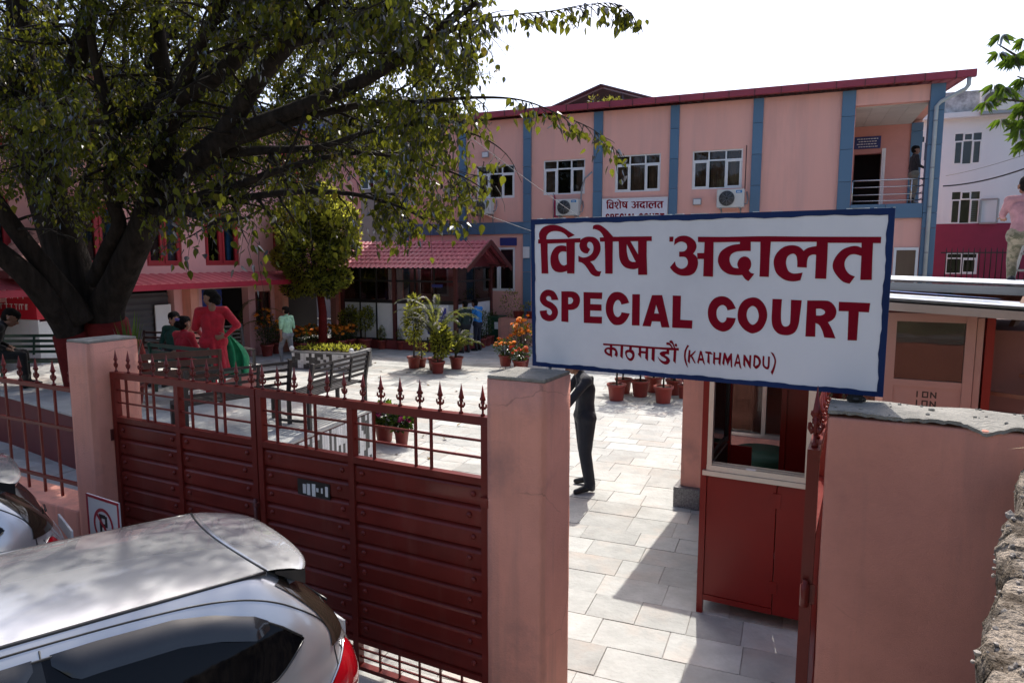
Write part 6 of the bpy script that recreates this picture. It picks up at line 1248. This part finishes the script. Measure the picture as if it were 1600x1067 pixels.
# ================================================================== TREES
def small_tree():
    p = onz(505, 552); d = p.y; t = thing('clipped_tree', 'small round clipped tree with red painted trunk in front of the dark passage', 'tree', p)
    part('trunk', MB().tube([(0, 0, .3), (.03, 0, 1.3), (-.05, 0, 2.15)], [.15, .13, .12], 10), BANDRED, t); zc_ = at(490, 375, d).z; x0 = at(490, 375, d).x - p.x
    br = MB(); rr = random.Random(4)
    for k in range(9): a = k * .7; br.tube([(-.05, 0, 2.1), (x0 + .5 * math.cos(a), .5 * math.sin(a), zc_ - .4), (x0 + 1.0 * math.cos(a), 1.0 * math.sin(a), zc_ + rr.uniform(-.3, .8))], [.06, .04, .012], 5)
    part('branch', br, TWIG, t); mb = MB()
    C_ = [((x0, 0, zc_ - .55), (1.0, 1.0, 1.2), 9000), ((x0 + .75, -.1, zc_ + .4), (.75, .8, .9), 5000), ((x0 - .5, .1, zc_ + .5), (.7, .7, .8), 4000), ((x0 + .3, 0, zc_ + 1.1), (.6, .6, .65), 3000)]
    for k in range(16):
        a = rr.random() * 6.28; z = rr.uniform(-1.3, .9); q = 1.0 * math.sqrt(max(.1, 1 - (z / 1.6) ** 2)); C_.append(((x0 + q * math.cos(a) + .15 * (z > 0), q * math.sin(a), zc_ - .3 + z), (rr.uniform(.25, .42),) * 3, 900))
    for c, rd, n in C_: leaf_cloud(mb, c, rd, n, .12, .055, rr, .45)
    part('crown', mb, LEAF2, t, kind='stuff', fix=False)
small_tree()
# --- the big fig tree
TB = Vector((-7.0, 11.9, .8)); fig = thing('fig_tree', 'huge spreading fig tree with several trunks and a red painted foot on the platform', 'tree', TB)
rr = random.Random(17)
def A_(u, v, y_): return at(u, v, y_)
LIMB = [  # (points, radii); visible limbs traced, high and rear ones added to cast shade
 ([TB + V(0, 0, -.1), A_(140, 500, 11.9), A_(105, 400, 11.8), A_(72, 300, 11.6), A_(45, 180, 11.2), A_(30, 40, 10.8), A_(20, -140, 10.4)], [.52, .42, .37, .33, .26, .18, .1]),
 ([TB + V(.2, -.1, -.1), A_(165, 500, 11.7), A_(190, 430, 11.4), A_(222, 360, 11.1), A_(240, 300, 10.8), A_(262, 200, 10.5), A_(250, 80, 10.2), A_(230, -80, 10)], [.42, .33, .28, .25, .22, .17, .12, .07]),
 ([TB + V(-.3, -.2, -.1), A_(110, 520, 11.4), A_(75, 470, 11), A_(35, 425, 10.6), A_(-20, 380, 10.2)], [.4, .26, .22, .19, .16]),
 ([A_(130, 500, 11.4), A_(80, 430, 11), A_(40, 380, 10.7), A_(0, 325, 10.4), A_(-50, 250, 10)], [.24, .17, .15, .14, .1]),
 ([A_(150, 440, 11.6), A_(168, 390, 11.3), A_(186, 350, 11), A_(172, 300, 10.8), A_(180, 220, 10.3), A_(150, 100, 9.8), A_(130, -30, 9.4)], [.2, .15, .14, .12, .12, .09, .05]),
 ([A_(205, 400, 11.4), A_(225, 320, 11), A_(240, 290, 10.6), A_(215, 275, 10.3), A_(190, 290, 10)], [.2, .15, .11, .08, .05]),
 ([A_(225, 350, 11.1), A_(300, 255, 10.5), A_(345, 215, 10), A_(400, 130, 9.4), A_(450, 70, 8.9), A_(500, 15, 8.5), A_(560, -60, 8)], [.26, .2, .18, .15, .12, .09, .05]),
 ([A_(180, 190, 10.7), A_(250, 165, 10.2), A_(330, 125, 9.8), A_(400, 60, 9.3), A_(440, 0, 8.9), A_(480, -80, 8.6)], [.2, .17, .15, .12, .09, .05]),
 ([A_(260, 300, 10.7), A_(350, 220, 10), A_(440, 180, 9.4), A_(540, 140, 8.7), A_(620, 95, 8.1), A_(690, 45, 7.6), A_(745, 5, 7.2)], [.2, .16, .13, .11, .085, .055, .03]),
 ([A_(640, 85, 8), A_(730, 38, 7.5), A_(800, 24, 7.1), A_(860, 18, 6.9), A_(915, 8, 6.7), A_(960, 6, 6.6), A_(988, 22, 6.55)], [.04, .018, .011, .008, .006, .004, .002]),
 ([A_(350, 225, 10), A_(460, 190, 9.4), A_(560, 165, 8.8), A_(650, 160, 8.2), A_(740, 153, 7.7), A_(815, 157, 7.3), A_(880, 182, 7.0), A_(930, 205, 6.8), A_(968, 240, 6.7)], [.12, .09, .065, .04, .024, .012, .008, .005, .003]),
 ([A_(330, 240, 10.4), A_(420, 235, 9.8), A_(500, 230, 9.2), A_(580, 205, 8.6), A_(660, 195, 8.1), A_(740, 210, 7.7), A_(790, 240, 7.5), A_(815, 285, 7.4)], [.12, .09, .06, .04, .025, .014, .007, .003]),
 ([A_(270, 320, 10.8), A_(370, 290, 10.1), A_(450, 262, 9.5), A_(550, 240, 8.9), A_(640, 250, 8.3), A_(720, 275, 7.9), A_(775, 310, 7.6)], [.12, .09, .065, .04, .022, .012, .004]),
 ([A_(280, 330, 10.8), A_(380, 310, 10.2), A_(470, 300, 9.6), A_(560, 305, 9.1), A_(640, 330, 8.7), A_(690, 365, 8.5)], [.1, .08, .06, .04, .022, .006]),
 ([A_(60, 260, 11.2), A_(110, 130, 10.4), A_(140, 20, 9.8), A_(180, -80, 9.2)], [.24, .18, .13, .06]),
 ([A_(262, 210, 10.5), A_(290, 120, 9.8), A_(330, 40, 9.2), A_(380, -40, 8.8), A_(440, -120, 8.4)], [.16, .12, .09, .06, .03]),
 ([A_(60, 300, 11), A_(90, 240, 9.8), A_(110, 200, 8.8), A_(160, 190, 8)], [.14, .1, .07, .03]),
 ([A_(230, 330, 10.9), A_(280, 330, 10), A_(330, 345, 9.2), A_(390, 340, 8.5)], [.12, .08, .05, .02]),
 ([A_(45, 180, 11.2), A_(-40, 120, 10.6), A_(-160, 60, 10)], [.2, .12, .05]),
 ([A_(450, 70, 8.9), A_(560, 40, 8.0), A_(640, -20, 7.3), A_(700, -90, 6.7)], [.08, .06, .04, .02]),
 ([A_(440, 0, 8.9), A_(520, -100, 7.8), A_(600, -220, 6.9), A_(660, -330, 6.3)], [.08, .06, .04, .02]),
 ([A_(330, 40, 9.2), A_(360, -120, 8), A_(400, -300, 7), A_(430, -450, 6.4)], [.09, .07, .05, .02]),
 ([A_(140, 20, 9.8), A_(180, -140, 8.6), A_(230, -330, 7.6)], [.1, .08, .04]),
 ([A_(215, 370, 11.6), A_(300, 270, 12.6), A_(420, 190, 13.6), A_(520, 120, 14.4)], [.18, .14, .09, .03]),
 ([A_(240, 340, 11.8), A_(350, 300, 12.6), A_(470, 260, 13.4), A_(600, 225, 14)], [.15, .12, .08, .03]),
 ([A_(222, 360, 11.6), A_(280, 180, 12.8), A_(360, 60, 13.8), A_(430, -60, 14.4)], [.18, .14, .1, .04]),
 ([A_(105, 400, 12), A_(150, 250, 13), A_(230, 110, 14), A_(280, -20, 14.6)], [.18, .14, .1, .04]),
 ([A_(72, 300, 12), A_(60, 160, 13), A_(90, 20, 14)], [.18, .12, .05]),
 ([A_(360, 60, 11.5), A_(420, -120, 11.8), A_(500, -280, 11.5), A_(560, -420, 11)], [.14, .1, .06, .03]),
 ([A_(440, 0, 10), A_(540, -150, 10.2), A_(640, -260, 10), A_(720, -330, 9.6)], [.12, .08, .05, .03]),
 ([A_(230, -80, 11), A_(260, -260, 11.4), A_(330, -420, 11), A_(380, -560, 10.4)], [.12, .1, .06, .03]),
 ([A_(20, -140, 11), A_(60, -300, 11), A_(130, -450, 10.5)], [.12, .08, .04]),
 ([A_(430, -60, 14), A_(520, -160, 14.2), A_(600, -230, 14)], [.08, .06, .03]),
 ([A_(280, -20, 14), A_(330, -180, 14.2), A_(420, -300, 14)], [.1, .07, .03]),
 ([A_(90, 20, 14), A_(150, -150, 15), A_(230, -300, 15.5)], [.1, .07, .03]),
 ([A_(45, 180, 12), A_(-50, 100, 13.5), A_(-150, -50, 14)], [.12, .08, .03]),
 ([A_(250, 80, 13), A_(330, -60, 15), A_(420, -150, 16)], [.1, .07, .03]),
 ([A_(280, 180, 13), A_(330, 120, 15), A_(420, 50, 16), A_(500, 0, 16.5)], [.1, .08, .05, .02]),
 ([A_(150, 250, 13), A_(190, 150, 14.5), A_(200, 40, 15.5), A_(260, -80, 16)], [.1, .08, .05, .02]),
 ([A_(60, 160, 13), A_(20, 60, 14.5), A_(30, -80, 15.5)], [.1, .07, .03]),
 ([A_(470, 260, 13.4), A_(560, 180, 13.8), A_(660, 120, 14)], [.08, .05, .02]),
 ([A_(420, 190, 13.6), A_(500, 60, 14), A_(580, -40, 14)], [.09, .06, .02]),
 ([A_(600, 225, 14), A_(680, 170, 14.2), A_(735, 120, 14.4)], [.05, .03, .01]),
 ([A_(520, 120, 13), A_(600, 20, 12.6), A_(680, -60, 12)], [.07, .05, .02]),
 ([A_(560, -60, 9), A_(650, -180, 9), A_(740, -240, 8.6)], [.08, .05, .03]),
]
def spline(pts, rad, k=5):
    P_, R2 = [], []; n_ = len(pts)
    for i in range(n_ - 1):
        p0, p1, p2, p3 = pts[max(0, i - 1)], pts[i], pts[i + 1], pts[min(n_ - 1, i + 2)]
        for j in range(k):
            q = j / k; P_.append(.5 * (2 * p1 + (p2 - p0) * q + (2 * p0 - 5 * p1 + 4 * p2 - p3) * q * q + (3 * p1 - p0 - 3 * p2 + p3) * q ** 3)); R2.append(rad[i] + (rad[i + 1] - rad[i]) * q)
    return P_ + [pts[-1]], R2 + [rad[-1]]
def crown_ok(p, spray):
    u, v = project(p)
    if p.y < 1.5: return True
    if spray: return v < 345 and not (u > 830 and 45 < v < 150)
    lim = np.interp(u, [-200, 0, 90, 140, 200, 250, 330, 400, 470, 560, 640, 720, 790, 815], [330, 330, 345, 375, 335, 400, 345, 375, 380, 395, 395, 365, 300, 30])
    if p.y < 10 and 140 < u < 560 and 60 < v < 330 and rr.random() < .5: return False
    return v < lim + rr.uniform(-40, 25) and u < 800 + rr.uniform(-70, 8)
trunkm, branches, leaves, twigs = MB(), MB(), [], MB()
def addleaf(p, l):
    leaves.append((p, l, rr.random() * 6.283, rr.gauss(0, .45), rr.gauss(0, .4)))
def twig(p, d, l, nl, spray=False):
    pts = [p]; q = p.copy(); dd = d.normalized(); k = 5
    for i in range(k): dd = (dd + Vector((rr.gauss(0, .14), rr.gauss(0, .14), -.16 + rr.gauss(0, .08)))).normalized(); q = q + dd * l / k; pts.append(q.copy())
    if not crown_ok(pts[2], spray): return
    twigs.tube(pts, [.007, .006, .005, .004, .003, .002], 3, cap=False)
    for i in range(nl):
        t_ = rr.uniform(.15, 1) * k; j = min(k - 1, int(t_)); b = pts[j].lerp(pts[j + 1], t_ - j) + Vector((rr.gauss(0, .05), rr.gauss(0, .05), rr.gauss(-.03, .04)))
        if crown_ok(b, spray): addleaf(b, rr.choice((.06, .075, .075, .09, .1)))
for li, (pts, rad) in enumerate(LIMB):
    if li < 4: rad = [r * .88 for r in rad]
    if li >= 4: rad = [r * (.8 if r > .1 else .7) for r in rad]
    P_, R2 = spline(pts, rad); big = rad[0] > .3
    (trunkm if rad[0] >= .2 else branches).tube([p - TB for p in P_], R2, 14 if rad[0] > .15 else 7)
    L_ = len(P_); spray = li in (9, 10, 11, 12); start = .42 if big or li < 6 else (.1 if not spray else .12)
    hi_ = min(p.z for p in pts) > 7.2 and pts[0].y < 11
    nb = int((.4 if hi_ or li in (19, 20, 21) else 1) * {0: 26, 1: 30, 2: 7, 3: 12, 5: 5}.get(li, 30) * (1.0 if li < 19 else 1.35))
    for k in range(nb):
        f = start + (1 - start) * (k + rr.random()) / nb; i = min(L_ - 2, int(f * (L_ - 1))); p = P_[i]; tg = (P_[i + 1] - P_[i]).normalized()
        thin = li in (9, 10) and f > (.25 if li == 9 else .6)
        if thin:
            for _ in range(2): twig(p, Vector((rr.gauss(0, .6), rr.gauss(0, .4), -.3)) + tg * .7, rr.uniform(.14, .3), rr.choice((3, 4, 5)), True)
            continue
        d = (tg * .5 + Vector((rr.gauss(0, .7), rr.gauss(0, .7), rr.gauss(.12, .55)))).normalized(); l = rr.uniform(.5, 1.5) * (1 if R2[i] > .05 else .6)
        bp = [p]; q = p.copy(); dd = d.copy()
        for j in range(5): dd = (dd + Vector((rr.gauss(0, .17), rr.gauss(0, .17), rr.gauss(-.05, .1)))).normalized(); q = q + dd * l / 5; bp.append(q.copy())
        if not crown_ok(bp[3], False): continue
        r0 = min(.028, R2[i] * .5); branches.tube([x - TB for x in bp], [r0 * (1 - j / 6) for j in range(6)], 5)
        for j in range(int(rr.choice((5, 6, 7)) * (1.0 if not spray else .9))):
            m_ = rr.uniform(.25, 1) * 5; a = min(4, int(m_)); b = bp[a].lerp(bp[a + 1], m_ - a); twig(b, (bp[a + 1] - bp[a]).normalized() + Vector((rr.gauss(0, .7), rr.gauss(0, .7), rr.gauss(-.1, .5))), rr.uniform(.25, .6), rr.choice((11, 13, 15)))
for c_, r_, n_ in (((-6.4, 15.2, 7.2), (2.8, 1.8, 1.9), 520), ((-3.4, 13.4, 6.8), (2.0, 1.5, 1.3), 260), ((-8.6, 14.2, 6.5), (1.6, 1.6, 1.6), 260), ((-8.9, 17.0, 6.6), (2.0, 1.7, 1.5), 260)):  # loose twig clusters added in the crown to shade the platform
    for k in range(n_):
        d = Vector((rr.gauss(0, 1), rr.gauss(0, 1), rr.gauss(0, 1))).normalized() * rr.random() ** .4; p = Vector((c_[0] + d.x * r_[0], c_[1] + d.y * r_[1], c_[2] + d.z * r_[2])); twig(p, Vector((rr.gauss(0, 1), rr.gauss(0, 1), rr.gauss(0, .5))), rr.uniform(.4, .8), 12)
# hanging leaf sprays along the lower rim of the crown
for u, v, y_, n_ in ((38, 300, 8.5, 6), (100, 280, 8.6, 8), (120, 330, 8.8, 6), (250, 350, 8.6, 10), (275, 380, 8.4, 9), (290, 410, 8.3, 6), (215, 300, 8.8, 8), (320, 380, 8.8, 8), (400, 420, 8.7, 7), (412, 445, 8.8, 5), (372, 400, 8.7, 6), (560, 360, 8.9, 8), (590, 380, 8.7, 8), (620, 395, 8.6, 6), (540, 390, 8.8, 6), (655, 330, 8.4, 8), (480, 345, 9, 9), (705, 300, 7.8, 6), (755, 330, 7.7, 5), (520, 330, 9, 10), (440, 350, 9, 9), (675, 385, 8.6, 4), (345, 300, 8.6, 10), (300, 330, 8.5, 10)):
    c = at(u, v, y_); top_ = c + V(rr.uniform(-.1, .1), .1, .55); br_ = [top_, top_.lerp(c, .5) + V(rr.gauss(0, .05), 0, 0), c + V(0, 0, -.12)]; twigs.tube(br_, [.006, .004, .002], 3, cap=False)
    for k in range(int(n_ * 1.8)): addleaf(br_[0].lerp(br_[2], rr.random()) + V(rr.gauss(0, .1), rr.gauss(0, .1), rr.gauss(0, .05)), rr.choice((.1, .12, .13)))
part('trunk', trunkm, BARK, fig); part('branch', branches, BARK, fig, kind='stuff', fix=False)
part('twig', MB().add([Vector(q) - TB for q in twigs.v], twigs.f, True), TWIG, fig, kind='stuff', fix=False)
foot = MB()
foot.tube([V(.0, 0, -.02), V(.02, 0, .35), V(0, 0, .75)], [.64, .52, .45], 18)
for (pts, rad), k in zip(LIMB[:3], (.9, .8, .75)):
    P_, R2 = spline(pts, rad); foot.tube([p - TB for p in P_[:6]], [r * 1.02 + .004 for r in R2[:6]], 14)
part('painted_foot', foot, BANDRED, fig, label='red painted foot of the trunk')
def showing(q):
    u, v = project(q[0]); return -1 if not (0 < u < 1600 and 0 < v < 1067) else q[1] / (q[0] - CAM).length * (1 + .8 * (u > 700 or v > 300))
leaves.sort(key=showing, reverse=True)
lm_ = {}
for l in (.06, .075, .09, .1, .115, .12, .125, .13):
    v, f = leaf_shape(l, l * .62); lm_[l] = MB().add(v, f).mesh('leaf', LEAF)
for p, l, a, tx, ty in leaves[:300]: inst('leaf', lm_[l], fig, p - TB, (tx, ty, a))
lv, lf = [], []
base = {l: (np.array(leaf_shape(l, l * .62)[0], np.float32), leaf_shape(l, l * .62)[1]) for l in lm_}
S_ = {l: (np.array([(0, 0, 0), (-l * .31, .12 * l, -l * .32), (0, 0, -l), (l * .31, .12 * l, -l * .32)], np.float32), [(0, 1, 2), (0, 2, 3)]) for l in lm_}
from mathutils import Euler
V_, F_, o_ = [], [], 0
for p, l, a, tx, ty in leaves[300:]:
    near = (p - CAM).length < 9.5; vv, ff = (base if near else S_)[l]; m_ = np.array(Euler((tx, ty, a)).to_matrix(), np.float32); V_.append(vv @ m_.T + np.array(p - TB, np.float32)); F_ += [tuple(i + o_ for i in q) for q in ff]; o_ += len(vv)
me = bpy.data.meshes.new('foliage'); me.from_pydata(np.concatenate(V_).tolist(), [], F_); me.materials.append(LEAF); part('foliage', me, None, fig, kind='stuff')
print('LEAVES', len(leaves))
rr = random.Random(91); mb = MB(); v_, f_ = leaf_shape(.1, .06, .5); v_ = np.array(v_)
for k in range(150):
    c = bl(rr.uniform(-7, 4.5), rr.uniform(-21, -6), .012)
    if (c - GP0).dot(NG) < .3: continue
    m_ = np.array(Euler((1.57 + rr.gauss(0, .15), rr.gauss(0, .2), rr.random() * 6.28)).to_matrix()); mb.add((v_ * rr.uniform(.5, 1.1) @ m_.T + np.array(c)).tolist(), f_)
part('fallen_leaves', mb, M('dry_leaf', (.2, .13, .05), .8, isl=.5), None, kind='stuff', fix=False)
# --- tree at the right edge
rt_ = thing('leafy_tree', 'tree with drooping oval leaves reaching in at the right edge', 'tree', (8.6, 10.2, .2)); RT = rt_.location.copy(); rr = random.Random(33)
tk = MB(); tk.tube([V(0, 0, -.3), V(-.1, 0, 2), V(-.2, 0, 4.2), V(-.1, .1, 6.5)], [.2, .16, .12, .05], 9); ends = [(1560, 70, 9.6), (1590, 120, 9.4), (1552, 155, 9.6), (1575, 195, 9.5), (1596, 60, 9.7), (1600, 210, 9.6), (1620, 150, 9.8), (1640, 60, 10), (1660, 180, 10), (1700, 100, 10)]
br = MB(); lf_ = []
for u, v, y_ in ends:
    e = at(u, v, y_) - RT; s_ = V(-.15, 0, 3.8 + rr.random()); m_ = s_.lerp(e, .6) + V(0, 0, .25); br.tube([s_, m_, e], [.05, .03, .008], 5)
    for k in range(6):
        c = m_.lerp(e, rr.uniform(.4, 1.05)) + V(rr.gauss(0, .13), rr.gauss(0, .15), rr.gauss(0, .09))
        for j in range(15):
            a = j * 2.4; lf_.append((c + V(.03 * math.cos(a), .03 * math.sin(a), 0), a, rr.uniform(.5, 1.1)))
part('trunk', tk, BARK, rt_); part('branch', br, TWIG, rt_)
v, f = leaf_shape(.17, .055, .2); lmesh = MB().add(v, f).mesh('leaf', LEAF3); lf_.sort(key=lambda q: abs(project(q[0] + RT)[0] - 1560))
for p, a, d in lf_[:260]: inst('leaf', lmesh, rt_, p, (0, d * .8 - 1.4 + rr.gauss(0, .25), a))
mb = MB(); vb = np.array(v)
for p, a, d in lf_[260:]:
    m_ = np.array(Euler((0, d * .8 - 1.4, a)).to_matrix()); mb.add((vb @ m_.T + np.array(p)).tolist(), f)
part('foliage', mb, LEAF3, rt_, kind='stuff', fix=False)
# plant on the court roof before the shed
t = thing('roof_plant', 'pale leafy plants growing at the roof edge in front of the dark shed', 'plant', at(955, 166, 25.5)); mb = MB(); leaf_cloud(mb, (0, 0, .05), (.4, .2, .22), 220, .14, .06, random.Random(1)); leaf_cloud(mb, (-.6, .2, .1), (.25, .15, .35), 90, .12, .04, random.Random(2)); part('foliage', mb, PALM, t, kind='stuff', fix=False)
# teal cloth caught in the branches
t = thing('teal_cloth', 'scrap of teal netting caught among the branches before the facade', 'cloth', at(612, 275, 9.2)); part('cloth', MB().grid(lambda a, b: ((a - .5) * .2, .03 * math.sin(a * 9 + b * 5), (b - .5) * .12 + .02 * math.sin(a * 13)), 10, 6), M('teal_net', (.01, .3, .25), .7, var=.3, vs_=30), t, fix=False)
